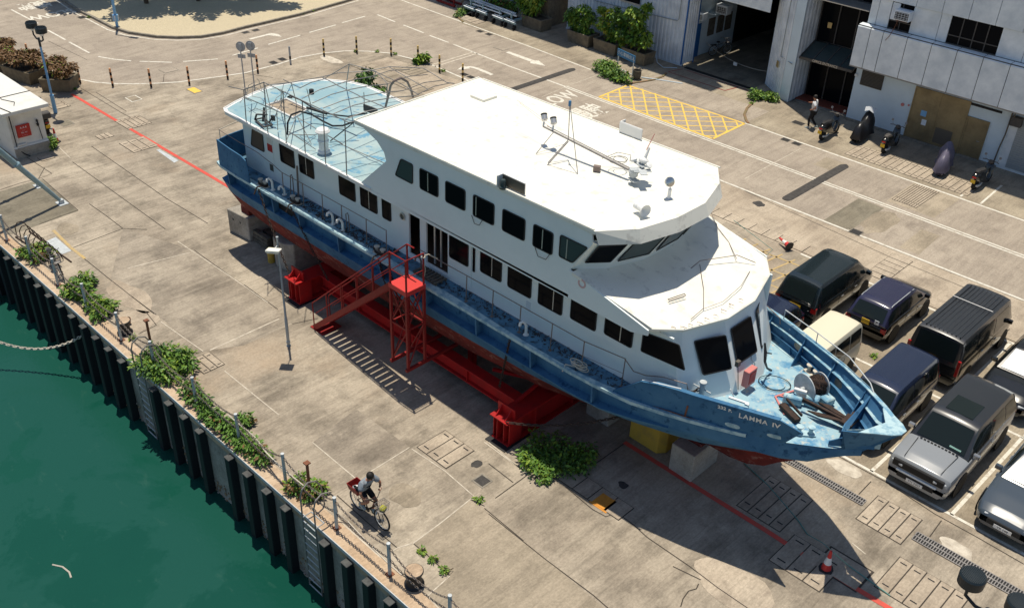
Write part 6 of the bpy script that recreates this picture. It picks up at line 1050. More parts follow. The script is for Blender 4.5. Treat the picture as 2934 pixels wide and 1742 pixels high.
# ================================================================ BUILDINGS
def corr(mb, pts, z0, z1, pitch=.28, dep=.05, mi=0):
    """trapezoid-ribbed sheeting along a ground polyline, facing right of travel"""
    for a, b in zip(pts[:-1], pts[1:]):
        a, b = Vector((a[0], a[1], 0)), Vector((b[0], b[1], 0)); d = b-a; L = d.length; d.normalize(); nn = Vector((d.y, -d.x, 0)); n_ = max(1, round(L/pitch)); w_ = L/n_; pr = []
        for i in range(n_):
            s = i*w_; pr += [(s, 0), (s+w_*.42, 0), (s+w_*.54, dep), (s+w_*.88, dep)]
        pr.append((L, 0)); P_ = [a+d*s+nn*o for s, o in pr]; m_ = len(P_)
        mb.add([(p.x, p.y, z0) for p in P_]+[(p.x, p.y, z1) for p in P_], [(i, i+1, m_+i+1, m_+i) for i in range(m_-1)], mi)
WH = thing('warehouse', 'white ribbed-sheet warehouse with a big open dark vehicle doorway', 'warehouse', (-36, 52, 0)); HT = 22
mb = MB(); corr(mb, [(-42.8, 49.78), (-33.3, 49.78)], .12, HT); corr(mb, [(-33.3, 49.78), (-33.3, 50.9)], .12, HT, .22); mb.build('ribbed_wall', 'sheet_white', WH, smooth=False)
mb = MB(); mb.box(-42.8, -33.32, 49.84, 50.0, 0, HT); mb.box(-42.82, -33.28, 49.74, 49.83, .0, .12); mb.build('wall_core', 'sheet_white', WH, smooth=False)
mb = MB(); mb.box(-33.36, -33.28, 49.70, 49.76, .1, HT); mb.box(-33.28, -33.24, 50.85, 50.95, 0, HT); mb.build('corner_trim', 'blue_door', WH, smooth=False); mb.m = []
mb = MB(); corr(mb, [(-60, 49.0), (-44.75, 49.0)], .1, HT); mb.build('ribbed_wall', 'sheet_white', WH, smooth=False)
mb = MB(); mb.box(-60, -44.7, 49.06, 60, 0, HT); mb.box(-44.7, -43.75, 48.95, 60, 0, HT); mb.build('end_wall', 'planter', WH, smooth=False)
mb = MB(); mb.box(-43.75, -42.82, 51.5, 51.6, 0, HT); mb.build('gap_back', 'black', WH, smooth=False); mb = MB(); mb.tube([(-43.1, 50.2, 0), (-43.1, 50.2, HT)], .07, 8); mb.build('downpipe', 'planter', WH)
mb = MB(); mb.tube([(-40.5, 49.69, 2.42), (-33.95, 49.69, 2.66), (-33.85, 49.69, 2.8), (-33.78, 49.69, HT)], .03, 6); mb.build('conduit', 'pole_grey', WH)
mb = MB(); mb.box(-38.4, -36.9, 49.66, 49.72, 2.98, 4.4); wn_ = mb.build('window', 'glass_dark', WH, smooth=False); mb = MB(); mb.box(-38.5, -36.8, 49.62, 49.70, 2.9, 2.98); mb.build('sill', 'alu', wn_, smooth=False)
# vehicle doorway: floor, lining, shutter
mb = MB(); mb.box(-33.24, -28.2, 49.95, 66, .0, .012); mb.build('hall_floor', 'grime', WH, smooth=False)
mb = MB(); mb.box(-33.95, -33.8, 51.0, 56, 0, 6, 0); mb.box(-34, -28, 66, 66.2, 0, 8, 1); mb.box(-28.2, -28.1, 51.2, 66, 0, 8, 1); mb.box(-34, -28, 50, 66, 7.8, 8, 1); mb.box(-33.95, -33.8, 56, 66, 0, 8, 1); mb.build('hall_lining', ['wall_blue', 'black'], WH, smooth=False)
mb = MB()
for k in range(40): z = 4.42+k*.115; mb.box(-33.22, -28.1, 50.1, 50.14, z+.012, z+.115); mb.box(-33.22, -28.1, 50.115, 50.13, z, z+.012)
mb.build('roller_shutter', 'panel_white', WH, smooth=False)
mb = MB(); mb.box(-33.8, -33.76, 51.25, 52.1, .012, 2.1); mb.build('blue_door', 'blue_door', WH, smooth=False)
for y0 in (52.9, 53.9, 54.8): mb = MB(); mb.box(-33.8, -33.76, y0, y0+.7, 1.1, 2.2); mb.build('office_window', 'timber', WH, smooth=False)
def aircon(parent, c, sz, nm='air_conditioner'):
    c = Vector(c); mb = MB(); mb.cbox(c, sz); o = mb.build(nm, 'sheet_white', parent, smooth=False, bevel=.02); mb = MB(); 
    mb.cbox(c+Vector((0, -sz[1]/2-.004, -.02)), (sz[0]*.86, .01, sz[2]*.72)); mb.build('grille', 'tar', o, smooth=False); mb = MB()
    for k in range(5): mb.cbox(c+Vector((-sz[0]*.36+k*sz[0]*.18, -sz[1]/2-.012, -.02)), (.012, .008, sz[2]*.7))
    for k in range(4): mb.cbox(c+Vector((0, -sz[1]/2-.014, -sz[2]*.3+k*sz[2]*.19)), (sz[0]*.84, .008, .012))
    mb.build('grille_bars', 'sheet_white', o, smooth=False); return o
aircon(WH, (-32.9, 53.0, 3.0), (.8, .55, .55)); aircon(WH, (-33.5, 51.6, 2.7), (.5, .5, .45)); mb = MB(); mb.box(-33.8, -33.2, 52.6, 53.4, 2.6, 2.66); mb.build('shelf', 'wall_blue', WH, smooth=False)
mb = MB(); mb.cbox((-30.4, 55.5, 2.6), (.07, .07, .35)); mb.build('fluorescent_tube', 'roof_white', WH, smooth=False)
mb = MB(); mb.tube(sag((-33.76, 52.9, .7), (-28.15, 51.2, .75), .35, 14), .012, 5); tag(mb.build('rope_barrier', 'rope', origin=(-31, 52, .5)), 'thin rope barrier sagging across the dark warehouse doorway', 'rope'); mb = MB(); mb.cbox((-30.75, 51.75, .38), (.26, .03, .2)); tag(mb.build('notice_card', 'white_paint', origin=(-30.75, 51.75, .38), smooth=False), 'small white notice card hanging on the warehouse doorway rope', 'notice')
mb = MB(); mb.box(-33.0, -28.2, 49.62, 49.9, .006, .03); mb.build('door_channel', 'black', WH, smooth=False)
marks('red_floor_outline', [[V(-32.6, 49.4), V(-28.2, 49.4)], [V(-33.2, 48.3), V(-29.1, 48.3)], [V(-33.2, 48.3), V(-32.9, 49.4)], [V(-29.1, 48.3), V(-28.9, 49.4)]], 'red_frame', .07, .013)
# ribbed corner pier between hall and lobby
pr = thing('corner_pier', 'white ribbed chamfered pier between the open warehouse door and the glass lobby', 'pier', (-26.9, 50.4, 0)); mb = MB(); corr(mb, [(-28.15, 51.1), (-26.35, 49.72)], .12, HT, .24); corr(mb, [(-25.62, 49.55), (-25.62, 51.4)], .12, HT, .4, .02); mb.build('ribbed_wall', 'sheet_white', pr, smooth=False)
mb = MB(); mb.prism([(-28.2, 51.15), (-26.33, 49.78), (-26.33, 49.7), (-25.68, 49.55), (-25.68, 52), (-28.2, 52)], 0, HT); mb.build('pier_core', 'wall_blue', pr, smooth=False)
mb = MB(); mb.tube([(-26.9, 50.0, HT), (-26.9, 50.05, 2.25), (-25.85, 49.5, 2.2)], .028, 6); mb.build('conduit', 'pole_grey', pr); mb = MB(); mb.cbox((-27.05, 50.1, 1.75), (.28, .02, .36), rz=-.65); mb.build('notice', 'brass', pr, smooth=False)
mb = MB(); mb.cbox((-27.02, 50.13-.05, 1.78), (.13, .02, .13), rz=-.65); mb.build('notice_mark', 'white_paint', pr, smooth=False)
# office block --------------------------------------------------------
OB = thing('office_building', 'white panelled office block overhanging its ground floor, with metal doors and windows', 'building', (-15, 52, 0)); XE = 6
mb = MB(); mb.box(-22.2, -13.95, 49.82, 60, 0, 3.3); mb.build('ground_floor_wall', 'wall_blue', OB, smooth=False)
mb = MB(); mb.box(-22.2, -13.9, 49.76, 49.819, .0, .14); mb.build('plinth', 'kerb', OB, smooth=False)
mb = MB(); mb.box(-13.95, XE, 49.95, 60, 0, 3.3); mb.build('ground_floor_wall', 'panel_white', OB, smooth=False)
mb = MB()
for k in range(22): z = .15+k*.11; mb.box(-13.5, -9, 49.9, 49.94, z+.01, z+.11)
mb.build('roller_shutter', 'pole_grey', OB, smooth=False)
mb = MB(); mb.box(-22.35, XE, 49.1, 60, 3.15, 3.22); mb.build('soffit', 'soffit', OB, smooth=False)
seam = [-22.33, -21.6, -20.9, -19.62, -18.34, -17.05, -15.76, -14.47, -13.18, -11.9, -10.6, -9.3, -8, -6.7, -5.4, -2.8, 0, 3, 6]
for i, (a, b) in enumerate(zip(seam[:-1], seam[1:])):
    mb = MB(); mb.prism([(49.02, 3.24), (49.02, 5.30), (49.12, 5.40), (49.45, 5.42), (49.45, 3.24)], a+.016, b-.016); mb.v = [Vector((v.z, v.x, v.y)) for v in mb.v]; mb.build('cladding_panel', 'panel_white', OB, smooth=False, bevel=.012)
mb = MB(); mb.box(-22.31, XE, 49.06, 60, 3.23, 5.38); mb.box(-22.1, XE, 49.56, 60, 5.38, HT); mb.build('panel_backing', 'steel_dark', OB, smooth=False)
wins = [(-20.98, -19.84), (-17.9, -15.43)]; us = [-22.08, -21.65, -20.98, -19.84, -18.42, -17.9, -15.43, -14.2, -12.9, -11.6, -9, -6.5, -4, 0, 6]
for a, b in zip(us[:-1], us[1:]):
    if (a, b) in wins: continue
    mb = MB(); mb.box(a+.012, b-.012, 49.48, 49.56, 5.43, 6.78); mb.build('cladding_panel', 'panel_white', OB, smooth=False, bevel=.01)
us2 = [-22.08, -21.3, -19.75, -18.42, -17.1, -15.8, -14.5, -13.2, -11.9, -9, -6, -3, 0, 6]
for a, b in zip(us2[:-1], us2[1:]): mb = MB(); mb.box(a+.012, b-.012, 49.40, 49.56, 6.80, HT); mb.build('cladding_panel', 'panel_white', OB, smooth=False, bevel=.01)
for (a, b), ml in zip(wins, ((-20.4,), (-17.3, -16.67, -16.05))):
    mb = MB(); mb.box(a, b, 49.52, 49.555, 5.43, 6.8); w_ = mb.build('window', 'glass_dark', OB, smooth=False); mb = MB()
    for x in ml: mb.box(x-.025, x+.025, 49.49, 49.517, 5.43, 6.8)
    mb.box(a, b, 49.495, 49.515, 5.83, 5.88); mb.box(a, b, 49.495, 49.518, 5.43, 5.48); mb.build('mullions', 'steel_dark', w_, smooth=False)
mb = MB(); mb.box(-17.9, -15.43, 49.44, 49.49, 5.425, 5.432); mb.build('sill', 'kerb', OB, smooth=False)
aircon(OB, (-20.2, 49.35, 6.3), (.82, .62, .5)); mb = MB(); mb.box(-20.95, -20.55, 49.47, 49.49, 5.9, 6.75); mb.build('white_panel', 'sheet_white', OB, smooth=False); mb = MB(); mb.beam((-20.5, 49.3, 6.03), (-19.9, 49.3, 6.03), .4, .03); mb.tube([(-20.5, 49.6, 5.5), (-20.45, 49.2, 6.0)], .012, 4); mb.tube([(-20.4, 49.2, 6.0), (-20.45, 49.1, 5.6), (-20.55, 48.99, 5.2), (-20.7, 48.99, 4.95)], .014, 4); mb.build('bracket_and_hose', 'rust', OB, smooth=False)
# ground floor fittings
mb = MB(); mb.box(-18.78, -16.0, 49.79, 49.815, .15, 2.82); dr = mb.build('double_door', 'bronze', OB, smooth=False); mb = MB(); mb.box(-17.43, -17.41, 49.775, 49.792, .15, 2.8); mb.box(-18.45, -17.66, 49.78, 49.792, .2, 2.14); mb.build('door_leaf', 'bronze', dr, smooth=False, bevel=.006); mb = MB()
mb.box(-18.84, -18.78, 49.76, 49.815, .1, 2.88); mb.box(-16.0, -15.94, 49.76, 49.815, .1, 2.88); mb.box(-18.78, -16.0, 49.76, 49.815, 2.82, 2.88); mb.build('door_frame', 'bronze', dr, smooth=False); mb = MB(); mb.box(-17.3, -16.4, 49.775, 49.79, .3, 1.1); 
for k in range(10): mb.box(-17.3, -16.4, 49.77, 49.776, .32+k*.078, .36+k*.078)
mb.build('vent_grille', 'louvre', dr, smooth=False); mb = MB(); mb.box(-18.25, -17.95, 49.77, 49.779, 1.45, 1.75, 0); mb.box(-18.1, -17.85, 49.77, 49.779, 1.0, 1.3, 1); mb.build('door_poster', ['pole_blue', 'sheet_white'], dr, smooth=False)
mb = MB(); mb.box(-15.85, -14.86, 49.78, 49.815, .15, 2.08); d2 = mb.build('metal_door', 'bronze', OB, smooth=False); mb = MB(); mb.box(-15.92, -15.85, 49.75, 49.815, .12, 2.15); mb.box(-14.86, -14.79, 49.75, 49.815, .12, 2.15); mb.box(-15.85, -14.86, 49.75, 49.815, 2.08, 2.15); mb.build('door_frame', 'bronze', d2, smooth=False); mb = MB(); mb.tube([(-15.0, 49.74, 1.05), (-15.15, 49.74, 1.05)], .015, 5); mb.build('handle', 'alu', d2)
mb = MB(); mb.box(-21.86, -20.62, 49.79, 49.815, 2.1, 2.92); lv = mb.build('louvre_panel', 'steel_dark', OB, smooth=False); mb = MB()
for k in range(11): mb.box(-21.84, -20.64, 49.74, 49.79, 2.13+k*.072, 2.16+k*.072)
mb.build('louvre_blades', 'louvre', lv, smooth=False)
mb = MB(); mb.box(-15.97, -14.4, 49.79, 49.815, 2.72, 2.84); mb.build('vent_slot', 'black', OB, smooth=False); mb = MB(); mb.lathe((-19.3, 49.81, 1.72), [(.09, 0), (.09, .03), (0, .04)], 14, axis=(0, -1, 0)); mb.lathe((-18.98, 49.81, 1.78), [(.05, 0), (.05, .03), (0, .04)], 10, axis=(0, -1, 0)); mb.build('alarm_bell', 'faded_red', OB)
mb = MB(); mb.box(-13.85, -13.35, 49.6, 49.9, 2.35, 2.8); mb.build('meter_box', 'steel_dark', OB, smooth=False, bevel=.01); mb = MB(); mb.tube([(-13.9, 49.7, 3.1), (-13.92, 49.72, 1.8), (-14.0, 49.74, 1.1), (-14.05, 49.74, .2)], .035, 6); mb.tube([(-13.7, 49.5, 3.6), (-13.75, 49.6, 2.8)], .03, 6); mb.build('pipework', 'louvre', OB)
# lobby recess
mb = MB(); mb.box(-25.6, -22.22, 51.2, 51.3, 0, HT, 0); mb.box(-25.6, -22.2, 50.2, 51.2, .0, .14, 1); mb.box(-22.24, -22.2, 49.9, 51.2, 0, HT, 2); mb.build('lobby_back', ['glass_dark', 'tile_red', 'wall_blue'], OB, smooth=False)
mb = MB()
for x in (-25.55, -24.45, -23.35, -22.3): mb.box(x-.03, x+.03, 51.12, 51.2, .14, 9)
for z in (2.5, 3.28, 5.6, 5.9): mb.box(-25.6, -22.22, 51.11, 51.2, z, z+.06)
mb.build('glazing_bars', 'steel_dark', OB, smooth=False); mb = MB(); mb.box(-25.5, -22.25, 49.95, 50.2, .005, .1); mb.build('step', 'kerb', OB, smooth=False)
cn = [(-25.55, 51.15, 3.3), (-22.35, 51.15, 3.35), (-22.35, 49.6, 2.72), (-25.6, 49.75, 2.62)]
mb = MB(); mb.add(cn, [(0, 1, 2, 3)]); cp = mb.build('glass_canopy', 'glass_grey', OB, smooth=False); mb = MB()
A_, B_, C_, D_ = map(Vector, cn)
for k in range(5): f = k/4; mb.beam(A_.lerp(B_, f), D_.lerp(C_, f), .06, .08)
mb.beam(D_, C_, .1, .14); mb.beam(A_, B_, .08, .08); mb.build('canopy_frame', 'steel_dark', cp, smooth=False); text('canopy_lettering', 'OFFICE ENTRANCE', .2, frame((C_+D_)/2+Vector((0, -.06, .01)), C_-D_, (0, 0, 1)), 'alu', cp, .9)
mb = MB(); mb.box(-25.5, -22.3, 49.9, 51.1, 5.85, 5.9, 0); mb.build('upper_canopy', 'alu', OB, smooth=False); mb = MB(); mb.box(-25.0, -24.75, 51.08, 51.11, 4.15, 4.45); mb.build('window_card', 'brass', OB, smooth=False)
mb = MB(); mb.lathe((-22.15, 49.75, 2.5), [(.07, 0), (.07, .1), (0, .12)], 10); mb.build('camera_dome', 'white_paint', OB)
# shed -----------------------------------------------------------------
SH = thing('shed', 'small white flat-roofed hut with a red notice at the left frame edge', 'hut', (-48, 15.4, 0))
mb = MB(); mb.box(-54, -46.08, 14.6, 16.2, 0, 2.28); mb.build('wall', 'shed_white', SH, smooth=False); mb = MB(); mb.box(-54, -45.55, 14.25, 16.42, 2.28, 2.45); mb.build('roof', 'shed_white', SH, smooth=False, bevel=.015)
mb = MB(); mb.box(-47.62, -47.56, 14.24, 16.43, 2.448, 2.47); mb.tube([(-49.5, 14.9, 2.46), (-48.2, 15.1, 2.47), (-47.3, 15.0, 2.47), (-46.6, 15.3, 2.47), (-46.2, 15.1, 2.47)], .015, 4); mb.build('roof_seam', 'rubber', SH); mb = MB(); mb.tube([(-49.0, 14.6, 2.47), (-46.4, 14.5, 2.47), (-45.52, 14.66, 2.46), (-45.95, 14.68, 2.2), (-45.98, 14.72, .5), (-45.9, 14.95, .2), (-45.85, 15.15, .05)], .028, 6); mb.build('cable', 'rubber', SH)
mb = MB(); mb.tube([(-46.0, 14.85, 2.25), (-46.0, 14.82, .55)], .018, 5); mb.tube([(-45.98, 14.68, 0), (-45.98, 14.68, .5), (-46.0, 14.75, .62), (-46.03, 15.2, .62)], .05, 7); mb.build('pipe', 'shed_white', SH); mb = MB(); mb.box(-46.08, -45.98, 14.6, 16.2, .5, .56); mb.build('ledge', 'white_paint', SH, smooth=False); mb = MB(); mb.box(-46.08, -45.92, 14.6, 16.22, 0, .5); mb.build('plinth', 'block', SH, smooth=False)
mb = MB(); mb.box(-46.08, -45.98, 14.88, 15.5, .98, 1.56); sg = mb.build('notice_board', 'red_sign', SH, smooth=False)
for t_, z, s in (('A A 8', 1.44, .13), ('• • •', 1.30, .07), ('TEL 261', 1.20, .09), ('• • • • • • •', 1.06, .06)): text('notice_lettering', t_, s, frame((-45.972, 15.19, z), (0, 1, 0), (0, 0, 1)), 'sheet_white', sg)
mb = MB(); mb.tube([(-46.0, 15.9, 1.55), (-46.0, 15.9, 1.3), (-46.0, 15.95, .65)], .02, 5); mb.lathe((-46.0, 15.88, 1.3), [(.0, 0), (.06, .05), (.06, .15), (0, .2)], 8); mb.lathe((-46.0, 15.88, 1.5), [(.0, 0), (.055, .05), (.05, .12), (0, .18)], 8); mb.build('tap', 'rubber', SH)
mb = MB(); mb.box(-50, -49.3, 14.55, 14.62, .9, 1.8); mb.box(-48.3, -47.7, 14.55, 14.62, .4, 1.2); mb.build('blue_panel', 'gantry_blue', SH, smooth=False)
# trolleys -----------------------------------------------------------
def trolley(x, y, lb, m='gantry_blue'):
    t = thing('hull_trolley', lb, 'trolley', (x, y, 0), group='blue wheeled boat trolleys in front of the warehouse'); mb = MB(); mb.beam((x-.1, y-.1, .45), (x+.1, y+1.6, .5), .14, .14); mb.beam((x-.5, y, .45), (x+.5, y, .42), .12, .12); mb.beam((x-.1, y+.2, .45), (x-.12, y+.2, .95), .1, .1); mb.build('frame', m, t, smooth=False, bevel=.01)
    for dx in (-.45, .4): mb = MB(); mb.lathe((x+dx-.05, y-.05, .17), [(0, 0), (.17, 0), (.17, .1), (0, .1)], 14, axis=(1, 0, 0)); mb.build('wheel', 'tyre', t)
    mb = MB(); mb.beam((x-.5, y-.12, .56), (x+.45, y-.12, .52), .1, .03); mb.beam((x-.45, y+.05, .6), (x+.4, y+.05, .56), .08, .03); mb.build('top_pad', 'sheet_white', t, smooth=False)
for x, lb in ((-49.1, 'blue wheeled trolley standing leftmost by the warehouse weeds'), (-47.9, 'blue wheeled trolley second from the left by the warehouse'), (-46.3, 'blue wheeled trolley third from the left by the warehouse'), (-45.2, 'blue wheeled trolley rightmost, next to the concrete planter')): trolley(x, 46.85, lb)
mb = MB(); mb.beam((-49.2, 47.4, .82), (-45.0, 47.2, .82), .1, .08); mb.beam((-49.2, 47.7, .84), (-45.4, 47.5, .84), .1, .08); mb.beam((-49.1, 47.1, .74), (-46.2, 47.0, .74), .08, .06); tag(mb.build('long_beam', 'sheet_white', origin=(-47, 47.4, .8), smooth=False), 'long pale beams laid across the row of blue trolleys', 'beam')
t = thing('red_skid', 'dark red steel skid frame at the top frame edge beside the trolleys', 'skid', (-52.0, 47.6, 0)); mb = MB(); mb.beam((-53, 47.3, .1), (-51.0, 47.2, .1), .15, .12); mb.beam((-53, 48.0, .1), (-51.1, 47.9, .1), .15, .12); mb.build('runner', 'red_frame', t, smooth=False); mb = MB(); mb.box(-52.9, -51.3, 47.4, 47.9, .5, .6); 
for x in (-52.8, -51.4): mb.box(x, x+.08, 47.4, 47.5, .1, 1.1)
mb.build('frame', 'red_frame', t, smooth=False)
# planters -------------------------------------------------------------
def planter(label, pts, h, m='planter'):
    cx = sum(p[0] for p in pts)/4; cy = sum(p[1] for p in pts)/4; t = thing('concrete_planter', label, 'planter', (cx, cy, 0)); k = .86; out = [(p[0], p[1]) for p in pts]
    rings = [[(cx+(x-cx)*.9, cy+(y-cy)*.9, 0) for x, y in out], [(x, y, h) for x, y in out], [(cx+(x-cx)*k, cy+(y-cy)*k, h) for x, y in out], [(cx+(x-cx)*k, cy+(y-cy)*k, h-.08) for x, y in out]]; mb = MB(); mb.loft(rings, closed=True); mb.build('trough', m, t, smooth=False, bevel=.01); MB().prism([(cx+(x-cx)*k*.99, cy+(y-cy)*k*.99) for x, y in out], h-.2, h-.07).build('soil', 'soil', t, smooth=False); return t
def rect(x, y, a, b, r): return [(x+cos(r)*i*a-sin(r)*j*b, y+sin(r)*i*a+cos(r)*j*b) for i, j in ((-1, -1), (1, -1), (1, 1), (-1, 1))]
PL = [('long concrete planter of bronze bushes left of the blue lamp pole', rect(-56.0, 19.3, 1.2, .6, .25)), ('concrete planter of bronze bushes behind the blue lamp pole', rect(-53.4, 20.1, .85, .62, .75)), ('concrete planter cut by the left frame edge', rect(-58.9, 18.9, 1.1, .6, .1))]
for lb, r_ in PL: planter(lb, r_, .72)
for lb, x in (('dark concrete planter at the left with a leafy shrub, near the trolleys', -44.2), ('dark concrete planter in the middle below the ribbed wall', -40.1), ('dark concrete planter under the big yellow-green shrub, its left box', -37.9), ('dark concrete planter under the big yellow-green shrub, its right box', -35.6)): planter(lb, rect(x, 48.35, .95, .55, -.03), .78)
t = thing('plant_pot', 'brown glazed open pot standing right of the blue warning sign', 'pot', c14t(1325, 710)); p = c14t(1325, 710); mb = MB(); mb.lathe(p, [(.16, 0), (.22, .1), (.25, .3), (.24, .5), (.27, .54), (.25, .56), (.22, .54), (.21, .35), (0, .34)], 20); mb.build('pot', 'timber', t)
mb = MB(); mb.tube([(-33.6, 46.2, .05), (-32.3, 46.9, .03), (-31.4, 47.3, .03)], .03, 5); mb.tube([(-35.0, 49.3, .5), (-34.5, 48.9, .1), (-33.8, 48.6, .05), (-33.2, 49.2, .05)], .025, 5); tag(mb.build('garden_hose', 'wall_blue', origin=(-34, 48, 0)), 'pale garden hose lying on the pavement near the warehouse corner', 'hose')
# ================================================================ VEHICLES
def paint(k, c, r=.25, coat=.7): dm(k, c, r, 0, coat=coat, spec=.5)
paint('paint_black', (.008, .009, .010)); paint('paint_darkgreen', (.010, .018, .022)); paint('paint_purple', (.022, .022, .055)); paint('paint_navy', (.014, .022, .052)); paint('paint_cream', (.72, .66, .50), .4, .3); paint('paint_silver', (.24, .255, .27), .3); paint('paint_grey', (.05, .066, .085), .3); paint('paint_roofblack', (.02, .022, .026), .3); dm('sunshade', (.72, .76, .76), .4); dm('cabin_glass', (.012, .018, .018), .08, spec=.35); dm('chrome_strip', (.5, .5, .5), .25, .8)
def interp(tab, t):
    for a, b in zip(tab[:-1], tab[1:]):
        if t <= b[0]: k = (t-a[0])/(b[0]-a[0]) if b[0] > a[0] else 0; k = max(0, k); return [x+(y-x)*k for x, y in zip(a[1:], b[1:])]
    return list(tab[-1][1:])
def car(name, label, x, y, rz, L, Wd, body, gh, col, roofcol=None, plate=None, platey=True, rear='hatch', wheels=(.18, .80), rw=.33, shade=False, rails=False, sunroof=False, ribs=0, lights='norm', mirrors=True, hoodtxt=None):
    """body: (t, halfwidth factor, belt z, deck z) from tail to nose; gh: (t, belt z, roof z, belt halfwidth, roof halfwidth)"""
    T = thing(name, label, 'car', (x, y, 0), rz); local(T); hw = Wd/2; Yt = lambda t: (t-.5)*L
    def bring(t):
        f, zb, zd = interp(body, t); w_ = hw*f; z0 = .24 if .03 < t < .97 else .32
        R_ = [(w_*.86, z0), (w_*.97, z0+.12), (w_, z0+.3), (w_*.995, zb-.12), (w_*.96, zb-.02), (w_*.86, max(zb, min(zd, zb+.03))), (w_*.45, zd), (0, zd+.008)]
        return [Vector((-p, Yt(t), z)) for p, z in R_]+[Vector((p, Yt(t), z)) for p, z in R_[-2::-1]]
    ts = sorted({0, .008, .03, .06, .97, .992, 1}|{i/24 for i in range(1, 24)}|{b[0] for b in body}); mb = MB(); mb.loft([bring(t) for t in ts], caps=True); mb.add([v for g in () for v in g], [])
    k0 = len(ts); n_ = len(bring(.5)); 
    for i in range(k0-1): mb.f.append((i*n_, (i+1)*n_, (i+1)*n_+n_-1, i*n_+n_-1)); mb.m.append(0)
    B = mb.build('body', col, T, ang=40)
    def gring(t):
        zb, zr, wb, wr = interp(gh, t); d = zr-zb; wb *= hw; wr *= hw
        R_ = [(wb, zb-.03), (wb+(wr-wb)*.45, zb+d*.5), (wr, zb+d*.86), (wr-.05*min(1, d*2), zb+d*.97), (wr*.6, zr+.015*min(1, d*3)), (0, zr+.03*min(1, d*3))]
        return [Vector((-p, Yt(t), z)) for p, z in R_]+[Vector((p, Yt(t), z)) for p, z in R_[-2::-1]]
    g0, g1 = gh[0][0], gh[-1][0]; tg = sorted({g[0] for g in gh}|{g0+(g1-g0)*i/14 for i in range(15)}); mb = MB(); mb.loft([gring(t) for t in tg], caps=True); G_ = mb.build('cabin', roofcol or col, T, ang=38)
    def sidep(t, v, s, o=.008):
        R_ = gring(t); n = len(R_); a, b, c = (R_[0], R_[1], R_[2]) if s < 0 else (R_[n-1], R_[n-2], R_[n-3]); p = a.lerp(b, v*2) if v < .5 else b.lerp(c, (v-.5)*2); return p+Vector((s*o, 0, o*.3))
    tr = [g[0] for g in gh]; ta, tb = tr[1], tr[-2]   # roof start/end
    cuts = [ta-(ta-g0)*.55 if ta-g0 > .04 else ta+.01, ta+(tb-ta)*.30, ta+(tb-ta)*.66, tb+(g1-tb)*.55]
    for s in (-1, 1):
        for a, b in zip(cuts[:-1], cuts[1:]):
            a_, b_ = a+.008, b-.008; mb = MB(); m_ = 6; lo = [sidep(a_+(b_-a_)*i/m_, .10, s) for i in range(m_+1)]; mi_ = [sidep(a_+(b_-a_)*i/m_, .5, s) for i in range(m_+1)]; hi = [sidep(a_+(b_-a_)*i/m_, .90, s) for i in range(m_+1)]
            mb.loft([lo, mi_, hi], caps=False); mb.build('side_window', 'cabin_glass', T)
    def endpane(t0, t1, nm, m, u=.86, off=.012, f0=.06, f1=.94):
        mb = MB(); rows = []
        for i in range(6):
            t = t0+(t1-t0)*(f0+(f1-f0)*i/5); zb, zr, wb, wr = interp(gh, t); wm = min(wb, wb+(wr-wb)*1)*hw*u; row = []
            d = Vector((0, -1 if t1 > t0 else 1, 1)).normalized()
            for j in range(7): q_ = -1+j/3; row.append(Vector((q_*wm, Yt(t), zr+.015*(1-q_*q_)))+Vector((0, (1 if nm == 'windscreen' else -1)*off, off)))
            rows.append(row)
        mb.loft(rows, caps=False); return mb.build(nm, m, T)
    endpane(g1, tb, 'windscreen', 'sunshade' if shade else 'cabin_glass'); endpane(g0, ta, 'rear_window', 'cabin_glass', .84, f0=.12, f1=.9)
    for s in (-1, 1):
        for tw, nm in ((wheels[0], 'rear_wheel'), (wheels[1], 'front_wheel')):
            c_ = Vector((s*(hw-.20), Yt(tw), rw)); mb = MB(); mb.lathe(c_, [(rw*.6, .0), (rw-.02, .0), (rw, .03), (rw, .18), (rw-.02, .205), (rw*.66, .21)], 26, axis=(s, 0, 0)); w_ = mb.build(nm, 'tyre', T); mb = MB(); mb.lathe(c_, [(rw*.66, .19), (rw*.6, .2), (rw*.5, .17), (.06, .185), (0, .19)], 20, axis=(s, 0, 0))
            for k in range(7): a = 2*pi*k/7; mb.beam(c_+Vector((s*.19, 0, 0)), c_+Vector((s*.195, cos(a)*rw*.6, sin(a)*rw*.6)), .045, .02, up=(s, 0, 0))
            mb.build('rim', 'rim', w_)
            mb = MB(); mb.lathe(c_+Vector((s*.0, 0, .02)), [(rw+.055, .185), (rw+.055, .205), (rw*.5, .206), ], 26, axis=(s, 0, 0)); mb.v = [v for v in mb.v]; mb.build('wheel_arch', 'black', T)
    zb0 = interp(body, .02)[1]; wf = interp(body, .985)[0]*hw; wr_ = interp(body, .015)[0]*hw; zf = interp(body, .97)[1]
    for s in (-1, 1):
        mb = MB()
        if lights == 'bar': mb.cbox((s*wf*.72, Yt(.985), zf-.10), (wf*.42, .12, .09), rz=-s*.22)
        elif lights == 'slim': mb.cbox((s*wf*.80, Yt(.955), zf-.03), (wf*.16, .32, .07), rz=s*.45)
        else: mb.cbox((s*wf*.78, Yt(.968), zf-.10), (wf*.34, .22, .15), rz=-s*.35)
        mb.build('headlight', 'head_glass', T, bevel=.02)
        mb = MB(); 
        if rear == 'van': mb.cbox((s*hw*.93, Yt(.006), 1.05), (.11, .08, .62))
        else: mb.cbox((s*wr_*.86, Yt(.015), zb0-.10), (wr_*.24, .12, .24))
        mb.build('tail_light', 'tail_red', T, bevel=.015)
